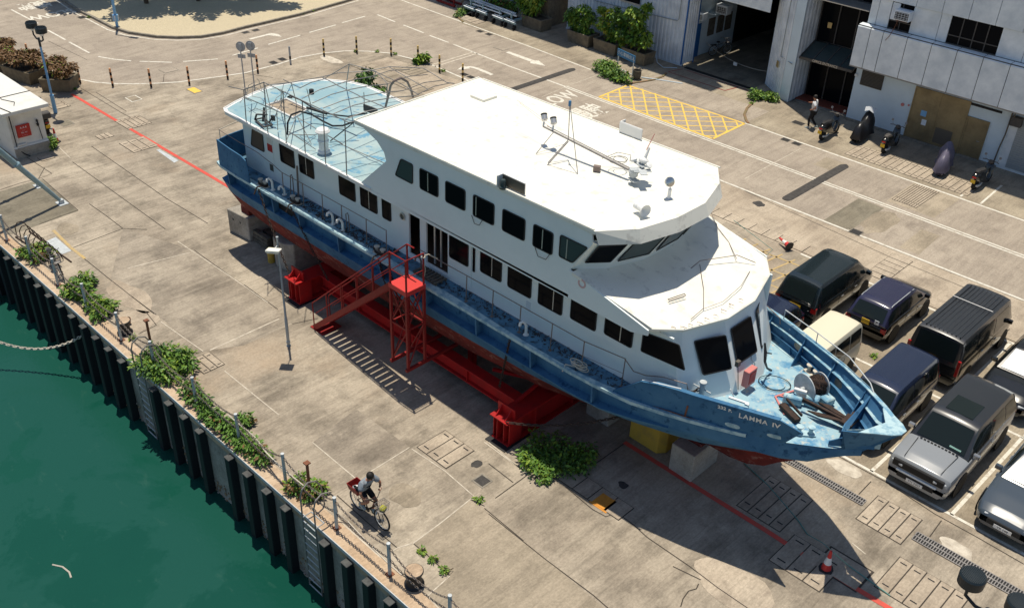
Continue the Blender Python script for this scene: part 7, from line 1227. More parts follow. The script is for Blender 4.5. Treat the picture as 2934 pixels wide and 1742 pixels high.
        if mirrors: mb = MB(); tt_ = g1-.055 if g1 < .9 else .84; mb.cbox((s*(hw+.03), Yt(tt_), interp(gh, g1-.03)[0]+.10), (.2, .12, .15)); mb.beam((s*(hw-.06), Yt(tt_), interp(gh, g1-.03)[0]+.05), (s*(hw+.05), Yt(tt_), interp(gh, g1-.03)[0]+.07), .05, .04); mb.build('wing_mirror', 'chrome_strip' if hoodtxt else col, T, bevel=.03)
    mb = MB(); mb.cbox((0, Yt(1)-.01, .52), (wf*1.25, .06, .2)); mb.build('grille', 'black', T, bevel=.02)
    mb = MB(); mb.cbox((0, Yt(1)+.025, .47), (.50, .02, .12)); pf = mb.build('front_plate', 'plate_w', T, smooth=False); mb = MB(); zp = .85 if rear != 'van' else .62; mb.cbox((0, Yt(0)-.015, zp), (.50 if rear != 'hatch' else .3, .02, .12 if rear != 'hatch' else .2)); pr_ = mb.build('rear_plate', 'plate_y', T, smooth=False)
    if plate and not platey: text('plate_lettering', plate, .105, frame((0, Yt(1)+.037, .47), (-1, 0, 0), (0, 0, 1)), 'black', pf)
    if plate and platey: text('plate_lettering', plate, .09, frame((0, Yt(0)-.027, zp), (1, 0, 0), (0, 0, 1)), 'black', pr_)
    if rails:
        for s in (-1, 1): mb = MB(); mb.tube([(lambda g: g[2 if s < 0 else -3]+Vector((s*.0-s*.06, 0, .06)))(gring(ta+(tb-ta)*f)) for f in (.06, .12, .3, .5, .7, .88, .94)], .016, 5); mb.build('roof_rail', 'galv', T)
    if sunroof: mb = MB(); zr = interp(gh, (ta+tb)/2)[1]; mb.box(-.42, .42, Yt(tb-.23), Yt(tb-.05), zr+.022, zr+.042); mb.build('sunroof', 'cabin_glass', T, bevel=.02)
    if ribs:
        mb = MB(); 
        for k in range(ribs): xx = -hw*.62+hw*1.24*k/(ribs-1); mb.box(xx-.02, xx+.02, Yt(ta+.02), Yt(tb-.06), interp(gh, .5)[1]+.01, interp(gh, .5)[1]+.045)
        mb.build('roof_rib', roofcol or col, T); mb = MB(); mb.tube([(-hw*.75, Yt(.52), interp(gh, .5)[1]+.09), (hw*.75, Yt(.52), interp(gh, .5)[1]+.09)], .015, 5); mb.build('roof_bar', 'chrome_strip', T)
    # door seams, handles
    for s in (-1, 1):
        for tt_ in (.36, .58): f, zb, zd = interp(body, tt_); mb = MB(); mb.box(*(sorted((s*hw*f*.995, s*(hw*f*.995+.006)))), Yt(tt_)-.006, Yt(tt_)+.006, .35, zb-.08); mb.build('door_seam', 'black', T, smooth=False)
        for tt_ in (.40, .62): f, zb, zd = interp(body, tt_); mb = MB(); mb.cbox((s*(hw*f+.012), Yt(tt_), zb-.17), (.03, .18, .03)); mb.build('door_handle', 'chrome_strip', T)
    if hoodtxt:
        text('bonnet_lettering', hoodtxt, .12, frame((0, Yt(.985), interp(body, .985)[2]+.03), (-1, 0, 0), (0, -1, .3)), 'steel_dark', T, 1.9)
    return T
LOW = [(0, .90, .62, .64), (.02, .955, .78, .80), (.08, .985, .92, .94), (.2, 1, .95, .97), (.62, 1, .95, .97), (.72, .995, .93, .97), (.86, .97, .86, .90), (.95, .91, .74, .78), (.985, .82, .64, .66), (1, .72, .54, .55)]
MPV = [(0, .92, .70, .72), (.012, .955, 1.0, 1.02), (.06, .985, 1.04, 1.06), (.2, 1, 1.05, 1.07), (.7, 1, 1.02, 1.06), (.80, .99, 1.0, 1.05), (.90, .96, .93, .96), (.96, .90, .80, .84), (.99, .82, .66, .68), (1, .74, .56, .57)]
SUVB = [(0, .93, .72, .74), (.012, .96, 1.04, 1.06), (.06, .99, 1.10, 1.12), (.2, 1, 1.12, 1.14), (.66, 1, 1.10, 1.14), (.74, 1, 1.08, 1.15), (.9, .98, 1.03, 1.10), (.965, .95, .96, 1.0), (.99, .91, .84, .86), (1, .87, .60, .61)]
VANB = [(0, .95, .7, .72), (.006, .97, 1.06, 1.08), (.05, 1, 1.08, 1.1), (.3, 1, 1.08, 1.1), (.8, 1, 1.05, 1.09), (.90, .98, 1.0, 1.05), (.96, .94, .9, .94), (.99, .88, .7, .72), (1, .82, .58, .6)]
SEDB = [(0, .85, .66, .68), (.02, .93, .86, .88), (.1, .98, .93, .96), (.2, 1, .93, .96), (.66, 1, .92, .95), (.8, .985, .86, .92), (.92, .93, .76, .82), (.975, .84, .66, .69), (1, .70, .54, .55)]
KEI = [(0, .93, .7, .72), (.01, .96, 1.0, 1.02), (.06, 1, 1.05, 1.07), (.8, 1, 1.0, 1.03), (.92, .98, .95, .98), (.97, .94, .8, .83), (1, .86, .55, .56)]
car('people_carrier', 'black people carrier parked tail towards the ferry, farthest left in the back row', -13.5, 32.0, 0, 4.75, 1.82, MPV, [(.0, 1.02, 1.04, .93, .86), (.07, 1.04, 1.76, .95, .78), (.12, 1.05, 1.82, .95, .76), (.6, 1.04, 1.83, .95, .77), (.68, 1.04, 1.76, .95, .75), (.86, 1.0, 1.05, .93, .84)], 'paint_darkgreen', plate='SH 5511', rear='norm')
car('hatchback', 'dark purple-black hatchback with a yellow plate and a P sticker on its tailgate', -11.15, 32.65, 0, 4.1, 1.72, LOW, [(.0, .90, .92, .90, .84), (.10, .92, 1.44, .93, .76), (.16, .94, 1.52, .93, .75), (.52, .95, 1.54, .93, .75), (.60, .95, 1.48, .93, .73), (.80, .93, .96, .90, .84)], 'paint_black', 'paint_purple', plate='UF 5375', rails=True)
vn = car('black_van', 'large black van with a ribbed roof, parked tail towards the camera', -8.35, 32.35, 0, 5.0, 1.9, VANB, [(.0, 1.07, 1.09, .97, .90), (.03, 1.08, 1.98, .97, .86), (.06, 1.08, 2.05, .97, .85), (.80, 1.06, 2.03, .97, .85), (.85, 1.05, 1.95, .97, .84), (.955, 1.02, 1.06, .92, .86)], 'paint_black', 'paint_roofblack', plate='PT 2281', rear='van', ribs=9, wheels=(.2, .84))
car('dark_saloon', 'dark glossy saloon with a silver sunshade, nose towards the camera, at the right edge', -5.85, 32.25, pi, 4.75, 1.9, [(a, b, c+.06, d+.06) for a, b, c, d in SEDB], [(.08, 1.0, 1.02, .88, .8), (.22, 1.0, 1.45, .92, .72), (.3, 1.0, 1.54, .92, .7), (.5, 1.0, 1.55, .92, .7), (.56, 1.0, 1.5, .92, .7), (.74, .98, 1.01, .9, .82)], 'paint_black', shade=True)
car('cream_microvan', 'small cream-coloured boxy van just behind the ferry bow bulwark', -11.2, 27.3, pi, 3.4, 1.48, KEI, [(.0, 1.03, 1.05, .95, .9), (.03, 1.04, 1.78, .95, .84), (.07, 1.05, 1.86, .95, .82), (.78, 1.04, 1.86, .95, .82), (.84, 1.03, 1.78, .95, .82), (.95, 1.0, 1.03, .93, .88)], 'paint_cream', rw=.28)
car('navy_people_carrier', 'dark navy tall people carrier with roof rails, nose pointing at the ferry bow', -8.55, 27.05, pi, 4.3, 1.72, MPV, [(.0, 1.02, 1.04, .93, .88), (.05, 1.04, 1.72, .95, .80), (.10, 1.05, 1.80, .95, .78), (.64, 1.05, 1.80, .95, .78), (.70, 1.04, 1.74, .95, .76), (.88, 1.0, 1.04, .93, .85)], 'paint_navy', rails=True)
sv = car('off_roader', 'silver off-roader with a black roof and sunroof, nose towards the camera', -6.15, 26.72, pi, 5.0, 1.96, SUVB, [(.0, 1.09, 1.11, .95, .88), (.06, 1.10, 1.74, .95, .80), (.11, 1.12, 1.84, .95, .78), (.56, 1.12, 1.84, .95, .78), (.61, 1.12, 1.78, .95, .77), (.745, 1.09, 1.13, .94, .88)], 'paint_silver', 'paint_roofblack', plate='YN 3303', platey=False, sunroof=True, lights='bar', hoodtxt='RANGE ROVER', rw=.38)
mb = MB(); mb.box(-.62, .62, 2.44, 2.53, .60, .68); mb.build('bumper_bar', 'sheet_white', sv, bevel=.02); mb = MB(); mb.box(-.78, .78, 2.40, 2.50, .72, .96); mb.build('front_grille', 'black', sv, bevel=.02)
for s in (-1, 1): mb = MB(); mb.beam((s*.62, 1.3, 1.165), (s*.56, 2.3, 1.06), .012, .02); mb.build('bonnet_seam', 'black', sv, smooth=False)
mb = MB()
for k in range(11): mb.box(-.6+.11*k, -.53+.11*k, 1.26, 1.31, 1.165, 1.175)
mb.build('bonnet_vents', 'black', sv, smooth=False)
mb = MB(); mb.add([(-.6, 1.16, 1.235), (-.25, 1.16, 1.245), (-.25, 1.02, 1.335), (-.6, 1.02, 1.325)], [(0, 1, 2, 3)]); mb.build('dashboard_card', 'foam', sv, smooth=False)
ev = car('grey_saloon', 'blue-grey smooth-nosed saloon with a sunshade in the bottom right parking bay', -3.55, 26.65, pi, 4.8, 1.92, SEDB, [(.03, .94, .96, .85, .78), (.16, .94, 1.34, .92, .70), (.26, .94, 1.43, .92, .68), (.40, .94, 1.44, .92, .68), (.46, .94, 1.39, .92, .68), (.68, .93, .95, .9, .82)], 'paint_grey', plate='YR 148', platey=False, shade=True, lights='slim')
car('parked_car', 'dark blue-grey car mostly hidden behind the ferry front cabin', -13.65, 27.0, pi, 4.5, 1.75, LOW, [(.0, .92, .94, .90, .84), (.10, .94, 1.42, .93, .76), (.16, .95, 1.50, .93, .75), (.52, .95, 1.52, .93, .75), (.60, .95, 1.46, .93, .73), (.80, .93, .96, .90, .84)], 'paint_navy')
mb = MB(); mb.cbox((.42, -2.08, .98), (.17, .015, .17)); o = mb.build('sticker', 'sheet_white', [o for o in bpy.data.objects if o.name.startswith('hatchback')][0], smooth=False); text('sticker_letter', 'P', .15, frame((.42, -2.09, .98), (1, 0, 0), (0, 0, 1)), 'black', o)
# scooters --------------------------------------------------------------
def scooter(label, p, rz, m='paint_black', plate=True, topbox=False, seatm='rubber'):
    t = thing('scooter', label, 'scooter', p, rz, group='parked scooters'); local(t); t.scale = (1.15, 1.1, 1.15)
    for nm, y in (('rear_wheel', -.62), ('front_wheel', .66)): mb = MB(); mb.lathe((-.06, y, .25), [(.10, 0), (.23, 0), (.25, .03), (.25, .09), (.23, .12), (.10, .12)], 20, axis=(1, 0, 0)); w_ = mb.build(nm, 'tyre', t); MB().lathe((-.03, y, .25), [(0, 0), (.13, 0), (.13, .06), (0, .06)], 12, axis=(1, 0, 0)).build('rim', 'rim', w_)
    mb = MB(); R_ = []
    for y, w_, z0, z1 in ((-.95, .06, .62, .72), (-.85, .13, .5, .78), (-.55, .17, .38, .80), (-.2, .18, .26, .76), (-.02, .17, .20, .50), (.12, .17, .18, .30), (.3, .17, .18, .32), (.40, .18, .24, .62), (.46, .19, .32, .88), (.56, .13, .45, .95), (.66, .05, .6, .88)): R_.append([(-w_*.8, y, z0), (-w_, y, (z0+z1)/2), (-w_*.75, y, z1), (0, y, z1+.03), (w_*.75, y, z1), (w_, y, (z0+z1)/2), (w_*.8, y, z0)])
    mb.loft(R_); k = len(R_); mb.f += [(i*7, (i+1)*7, (i+1)*7+6, i*7+6) for i in range(k-1)]; mb.m += [0]*(k-1); mb.build('body', m, t, ang=50)
    mb = MB(); mb.loft([[(-w_, y, z), (-w_*.7, y, z+.07), (w_*.7, y, z+.07), (w_, y, z)] for y, w_, z in ((-.86, .08, .80), (-.6, .14, .83), (-.35, .15, .79), (-.1, .11, .78))]); mb.build('seat', seatm, t)
    mb = MB(); mb.tube([(-.34, .36, 1.02), (-.2, .42, 1.03), (0, .44, .98), (.2, .42, 1.03), (.34, .36, 1.02)], .018, 6); mb.tube([(0, .44, .98), (0, .64, .30)], .03, 6)
    mb.lathe((0, .44, .93), [(0, -.02), (.11, 0), (.10, .10), (0, .12)], 12); mb.build('handlebar', 'steel_dark', t)
    for s in (-1, 1): mb = MB(); mb.tube([(s*.24, .42, 1.03), (s*.3, .46, 1.2)], .008, 4); mb.lathe((s*.31, .46, 1.22), [(0, -.012), (.055, -.01), (.055, .01), (0, .012)], 12, axis=(0, -1, .25)); mb.build('mirror', 'rim', t)
    mb = MB(); mb.cbox((0, .60, .80), (.17, .06, .12)); mb.build('headlight', 'head_glass', t, bevel=.02); mb = MB(); mb.cbox((0, -.96, .63), (.16, .05, .06)); mb.build('tail_light', 'tail_red', t, bevel=.01)
    mb = MB(); mb.loft([[(-.06, y, z), (0, y, z+.05), (.06, y, z)] for y, z in ((.42, .48), (.55, .53), (.7, .53), (.88, .40))], caps=False); mb.build('mudguard', m, t)
    if plate: mb = MB(); mb.cbox((0, -.99, .47), (.19, .012, .15)); mb.build('plate', 'plate_y', t, smooth=False)
    if topbox: mb = MB(); mb.cbox((0, -.95, .98), (.38, .34, .28)); mb.build('top_box', 'steel_dark', t, bevel=.04)
    mb = MB(); mb.tube([(.10, -.2, .25), (.14, -.5, .22), (.15, -.85, .28)], [.03, .05, .045], 8); mb.build('exhaust', 'galv', t)
    return t
scooter('black scooter by the walking man, its yellow plate towards the road', c21t(745, 1225), .0, topbox=False); scooter('black and white scooter between the two covered ones, in front of the bronze double door', c21t(1290, 1340), .05, topbox=False, seatm='steel_dark'); scooter('black scooter parked alone in a white-lined bay at the right', c24(2105, 350), -.05, topbox=False)
scooter('black scooter with top box wedged between the white shed and the blue lamp pole', (-48.6, 16.95, 0), pi/2*.95, topbox=True)
def covered(label, p, rz, m, m2=None, L=1.9, H_=1.15, seed=1):
    rr = random.Random(seed); t = thing('covered_scooter', label, 'scooter', p, rz); local(t); t.scale = (1.2, 1.05, 1.28); prof = [(-1.0, .10, .45), (-.92, .22, .75), (-.7, .27, .92), (-.4, .28, .95), (-.1, .27, .92), (.15, .27, 1.0), (.35, .33, 1.16), (.48, .36, 1.24), (.6, .28, 1.12), (.75, .20, .85), (.9, .12, .55)]; R_ = []; n_ = 18
    for y, w_, h in prof:
        ring = []
        for i in range(n_+1):
            a = pi*i/n_; x = -cos(a); z = sin(a)**.65; r_ = 1+.10*noise.noise(Vector((x*3+seed, y*5, z*3)))+.06*sin(a*9+y*7); z0 = .12 if i in (0, n_) else 0
            ring.append((x*w_*r_*(1.05-.25*z), y*L/1.9, max(.10, (h-.12)*z*(.97+.06*noise.noise(Vector((y*4, x*4, seed)))))+.12*(1 if i in (0, n_) else .4)))
        R_.append(ring)
    mb = MB(); mb.loft(R_, caps=True); mb.build('cover', m, t, ang=60)
    for y in (-.62, .66): mb = MB(); mb.lathe((-.06, y, .25), [(.08, 0), (.23, 0), (.25, .03), (.25, .09), (.23, .12), (.08, .12)], 18, axis=(1, 0, 0)); mb.build('wheel', 'tyre', t)
    if m2: mb = MB(); mb.loft([[(-.2, .25, 1.10), (0, .22, 1.20), (.2, .25, 1.10)], [(-.26, .5, 1.22), (0, .48, 1.31), (.26, .5, 1.22)]], caps=False); mb.build('silver_patch', m2, t)
    return t
covered('scooter under a black and silver cover, between two uncovered black scooters', c21t(1040, 1245), .1, 'tarp_black', 'tarp_silver', seed=3); covered('scooter under a dull purple-grey cover in front of the single metal door', c24(1755, 225), .25, 'tarp_purple', seed=6, L=1.75)
marks('scooter_bay_line', [[c24(1930, 450), c24(2060, 350)], [c24(2110, 515), c24(2300, 350)]], 'white_line', .10, .01)
# bicycle inside the hall
bicycle('bicycle', 'bicycle with a white basket standing in the dark warehouse doorway', (-33.0, 53.4, .012), 1.2, .05)
# ================================================================ PLANTS
def plant(name, label, cat, base, blobs, n, size, pal, seed, stems=6, group=None, droop=.3, sm='stem', sr=.014):
    rr = random.Random(seed); t = thing(name, label, cat, base, group=group); b = Vector(base); mb = MB(); leaves(mb, blobs, n, size, rr, len(pal), droop); mb.build('foliage', pal, t, smooth=False, recalc=False)
    if stems:
        mb = MB()
        for i in range(stems):
            c, r = rr.choice(blobs); c = Vector(c); r0 = r if isinstance(r, (int, float)) else max(r[0], r[1])
            a = Vector((b.x+(c.x-b.x)*rr.uniform(.5, 1), b.y+(c.y-b.y)*rr.uniform(.5, 1), b.z)) if r0 < 3 else b
            mid = a.lerp(c, .5)+Vector((rr.gauss(0, .08), rr.gauss(0, .08), .05)); mb.tube([a, mid, c+Vector((rr.gauss(0, .1), rr.gauss(0, .1), (r if isinstance(r, (int, float)) else r[2])*.4))], [sr*1.6, sr, sr*.5], 5)
        mb.build('stem', sm, t)
    return t
# bronze bushes in the planters
for (x, y), sc_, lb, sd in (((-56.0, 19.35), 1.25, 'bronze-leaved bush in the long planter left of the blue lamp pole', 1), ((-53.4, 20.15), 1.0, 'rounded bronze-leaved bush behind the blue lamp pole', 2), ((-58.9, 18.95), 1.1, 'bronze-leaved bush cut by the left frame edge', 3)):
    bb = []; rr = random.Random(sd)
    for i in range(13): a = rr.random()*6.28; q_ = sqrt(rr.random()); bb.append(((x+cos(a)*q_*1.0*sc_, y+sin(a)*q_*.72*sc_, 1.42+rr.uniform(-.12, .16)-q_*.14), (.34, .34, .25)))
    plant('shrub', lb, 'shrub', (x, y, .65), bb, 3000, .16, ['leaf_r2', 'leaf_r', 'leaf_r', 'leaf_b'], sd, 22, 'bronze bushes in the planters', sm='stem', sr=.012)
PT = lambda u, v, y: PY(1400+.32*u, .32*v, y)
# big yellow-green shrubs against the warehouse
cs = [(1050, 150), (1130, 110), (1200, 150), (1280, 110), (1370, 130), (1150, 210), (1240, 220), (1330, 200), (1090, 260), (1180, 290), (1270, 300), (1360, 260), (1410, 320), (1120, 340), (1220, 370), (1300, 350), (1240, 430), (1140, 400), (1420, 60), (1020, 80), (1400, 380), (1030, 220)]
plant('shrub', 'tall spreading yellow-green shrub standing against the ribbed warehouse wall', 'shrub', (-36.8, 48.4, .7), [(PT(u, v, 48.3+.25*sin(u)), .36 if v > 90 else .2) for u, v in cs], 3600, .26, ['leaf_c', 'leaf_a', 'leaf_b', 'leaf_y'], 11, 16, sr=.022, droop=.55)
plant('shrub', 'medium green shrub in the middle planter below the ribbed warehouse wall', 'shrub', (-40.1, 48.35, .7), [(PT(u, v, 48.35), .33) for u, v in ((760, 100), (840, 80), (890, 110), (800, 160), (870, 180), (920, 160), (780, 210), (850, 240), (730, 150), (820, 280), (880, 290))], 1900, .22, ['leaf_c', 'leaf_a', 'leaf_b'], 12, 10, sr=.02, droop=.5)
plant('shrub', 'green shrub cut by the top frame edge above the left planter', 'shrub', (-44.2, 48.35, .7), [(PT(u, v, 48.35), .36) for u, v in ((300, 20), (370, 0), (440, 20), (330, 70), (410, 80), (370, 120), (300, -40), (440, -50))], 1500, .24, ['leaf_c', 'leaf_a', 'leaf_b', 'leaf_y'], 13, 10, sr=.02, droop=.5)
plant('shrub', 'green shrub behind the trolleys at the top frame edge', 'shrub', (-46.8, 48.3, 0), [(PT(u, v, 48.4), .4) for u, v in ((-20, 50), (60, 10), (180, 30), (200, 90), (120, 60), (100, 0))], 1400, .22, ['leaf_c', 'leaf_a', 'leaf_r'], 14, 8, sr=.02)
def weeds(label, centers, r, h, n, size, pal, sd, stems=12, name='weed_clump'):
    rr = random.Random(sd); bb = [((c.x+rr.uniform(-r, r)*.4, c.y+rr.uniform(-r, r)*.4, h*rr.uniform(.3, .65)), (r, r, h*.5)) for c in centers for _ in range(2)]; b = sum(centers, Vector((0, 0, 0)))/len(centers); b.z = 0
    return plant(name, label, 'weeds', b, bb, n, size, pal, sd, stems, sr=.008)
G3 = ['leaf_c', 'leaf_a', 'leaf_b']; G4 = ['leaf_c', 'leaf_a', 'leaf_a', 'leaf_r']
weeds('green and bronze weeds growing through the bicycle rack', [c04(230, 950, .2), c04(300, 930, .2), c04(370, 900, .2), c04(400, 950, .2), c04(340, 990, .2)], .3, .45, 1100, .14, ['leaf_r', 'leaf_a', 'leaf_b'], 21)
weeds('bushy weeds at the quay edge between the parked bicycle and the next post', [c04(620, 1250, .3), c04(700, 1220, .3), c04(750, 1180, .3), c04(660, 1290, .3), c04(730, 1290, .3)], .3, .6, 1300, .15, G3, 22)
weeds('bushy weeds just left of the black mooring bollard', [c04(830, 1380, .3), c04(900, 1400, .3), c0l(850, 60, .3), c0l(930, 80, .3), c0l(880, 130, .3), c0l(970, 60, .3)], .3, .5, 1400, .14, G3, 23)
weeds('biggest weed clump on the quay, spilling over the far ladder', [c0l(1300, 560, .3), c0l(1350, 640, .3), c0l(1420, 520, .4), c0l(1480, 600, .4), c0l(1400, 450, .4), c0l(1550, 560, .3), c0l(1620, 600, .3), c0l(1500, 680, .3), c0l(1650, 550, .3), c0l(1530, 480, .3), c0l(1420, 690, .2), c0l(1300, 630, .1)], .36, .6, 3600, .13, G3, 24, 24)
weeds('long narrow row of weeds on the quay right of the framed covers', [c0l(1680+60*k, 840+52*k, .25) for k in range(12)]+[c0l(1720, 800, .3), c0l(2180, 1080, .3)], .27, .5, 3200, .13, G4, 25, 26)
weeds('small reddish weed clump by the nearer ladder', [c7l(450, 380, .2), c7l(500, 340, .2), c7l(560, 400, .2), c7l(620, 420, .2), c7l(660, 400, .2), c7l(600, 450, .2)], .24, .42, 1200, .12, ['leaf_r', 'leaf_a', 'leaf_b'], 26)
weeds('large dark weed patch growing in the ferry shade beside the forward cradle foot', [c14l(380+80*i, 60+50*j+20*(i % 2), .25) for i in range(7) for j in range(4) if not (i > 4 and j > 2)]+[c14(420, 1380, .3), c14(620, 1420, .3)], .34, .42, 3600, .12, G3, 27, 70)
weeds('bright green sprig in the sun at the front of the shaded weed patch', [c14l(345, 175, .1), c14l(450, 200, .1), c14l(520, 290, .15), c14l(500, 330, .1)], .14, .3, 330, .11, ['leaf_a', 'leaf_b'], 28)
weeds('weeds around the blue warning sign', [c14t(1000, 610, .2), c14t(1060, 640, .3), c14t(1110, 660, .3), c14t(1160, 700, .2), c14t(1220, 710, .2), c14t(1100, 600, .3), c14t(1040, 580, .2)], .42, .7, 2200, .16, G3, 29, 20)
weeds('grassy tuft beside the fifth yellow bollard', [c70(1560, 540, .2), c70(1610, 540, .2)], .22, .6, 420, .22, ['leaf_a', 'leaf_b'], 30); weeds('dark green weeds at the foot of the ribbed corner pier', [c21t(130, 830, .3), c21t(200, 850, .3), c21t(250, 870, .2), c21t(90, 860, .2)], .34, .6, 1200, .15, G3, 31)
weeds('green weed at the foot of the white hut', [c00(410, 1290, .2), c00(450, 1270, .3), c00(480, 1300, .2)], .2, .5, 520, .16, ['leaf_a', 'leaf_b'], 32); weeds('creeping weeds along the verge left of the trolleys', [c70(1930+22*k, 130-16*k+(k*k*.6), .1) for k in range(6)]+[c70(1915, 150, .05)], .26, .35, 900, .14, G3, 33)
for i, ((c_, u, v), lb) in enumerate((((c7l, 1590, 975), 'small weed in the joint below the cyclist, upper one'), ((c7l, 1685, 1050), 'small weed in the joint below the cyclist, middle one'), ((c7l, 1795, 1150), 'small weed in the joint below the cyclist, lower one'), ((c70, 1000, 462), 'tiny weed at the third bollard from the left of the yellow ones'), ((c70, 1190, 462), 'tiny weed on the kerb between two yellow bollards'), ((c70, 1350, 485), 'tiny weed right of the fourth yellow bollard'), ((c70, 1785, 635), 'tiny weed beside the sixth yellow bollard'), ((c00, 655, 800), 'weed at the right end of the round planter'), ((c00, 185, 500), 'weed at the leftmost bollards'), ((c00, 800, 155), 'weed on the island corner by the gully'), ((c70, 515, 128), 'small weed on the island kerb, left one'), ((c70, 615, 100), 'small weed on the island kerb, right one'), ((c0l, 1190, 375), 'small weed at the foot of the rusty post'), ((c21t, 60, 930), 'grass in the brick kerb beside the walking man'), ((c7l, 2105, 510), 'tiny weed in the joint corner near the dark cover'), ((c21, 1150, 530), 'tiny weeds between the car park rows'))): weeds(lb, [c_(u, v, .05)], .11, .16, 90, .08, ['leaf_a', 'leaf_b'], 60+i, 2, 'small_weed')
# young tree beyond the stern
plant('young_tree', 'slender young tree with drooping leaves beyond the ferry stern frame', 'tree', c70(1130, 900), [(c70(u, v, z), .3) for u, v, z in ((1090, 640, 2.2), (1060, 700, 2.0), (1110, 690, 2.0), (1030, 720, 1.8), (1100, 760, 1.7), (1150, 780, 1.5), (1190, 800, 1.3), (1230, 810, 1.2), (1090, 800, 1.4))], 800, .2, ['leaf_c', 'leaf_c', 'leaf_a'], 41, 10, sr=.02, droop=.8)
# street trees standing beyond the frame; they shade the island
for x, y, s, lb in ((-68.3, 28.6, 2.2, 'street tree on the island corner beyond the top frame edge, leftmost'), (-64.6, 31.2, 2.0, 'street tree on the island beyond the frame, second from the left'), (-63.0, 34.2, 2.2, 'street tree on the island beyond the frame, third from the left'), (-61.0, 37.2, 2.2, 'street tree on the island beyond the frame, farthest right')):
    rr = random.Random(int(-x*10)); t = thing('street_tree', lb, 'tree', (x, y, .13), group='street trees on the island'); bb = [((x+rr.gauss(0, s*.5), y+rr.gauss(0, s*.5), 5.7+rr.uniform(-.6, .9)), .75) for _ in range(34)]
    mb = MB(); leaves(mb, bb, 6500, .32, rr, 3, .2); mb.build('crown', G3, t, smooth=False, recalc=False); mb = MB(); mb.tube([(x, y, .13), (x+.05, y, 2), (x, y+.1, 4.4)], [.16, .12, .08], 9)
    for i in range(7): c_ = rr.choice(bb)[0]; mb.tube([(x+.03, y, 2.8+rr.random()), c_], [.06, .02], 5)
    mb.build('trunk', 'stem', t)
# ================================================================ PEOPLE
def skin(name, V_, E_, m, parent, sub=2, root=0, xf=None):
    me = bpy.data.meshes.new(name); bm = bmesh.new(); lay = bm.verts.layers.skin.verify(); vs = []
    for i, (p, r) in enumerate(V_): v = bm.verts.new(p); v[lay].radius = (r, r) if isinstance(r, (int, float)) else r; v[lay].use_root = (i == root); vs.append(v)
    for a, b in E_: bm.edges.new((vs[a], vs[b]))
    bm.to_mesh(me); bm.free(); o = bpy.data.objects.new(name+'_tmp', me); C.objects.link(o); o.modifiers.new('s', 'SKIN').use_smooth_shade = True
    s = o.modifiers.new('u', 'SUBSURF'); s.levels = s.render_levels = sub; bpy.context.view_layer.update()
    nm = bpy.data.meshes.new_from_object(o.evaluated_get(bpy.context.evaluated_depsgraph_get())); C.objects.unlink(o); bpy.data.objects.remove(o); nm.name = name; nm.materials.clear(); nm.materials.append(MT[m])
    if xf: nm.transform(xf)
    for p in nm.polygons: p.use_smooth = True; p.material_index = 0
    r = bpy.data.objects.new(name, nm); C.objects.link(r); r.parent = parent; ORG[r.name] = Vector((0, 0, 0)); return r
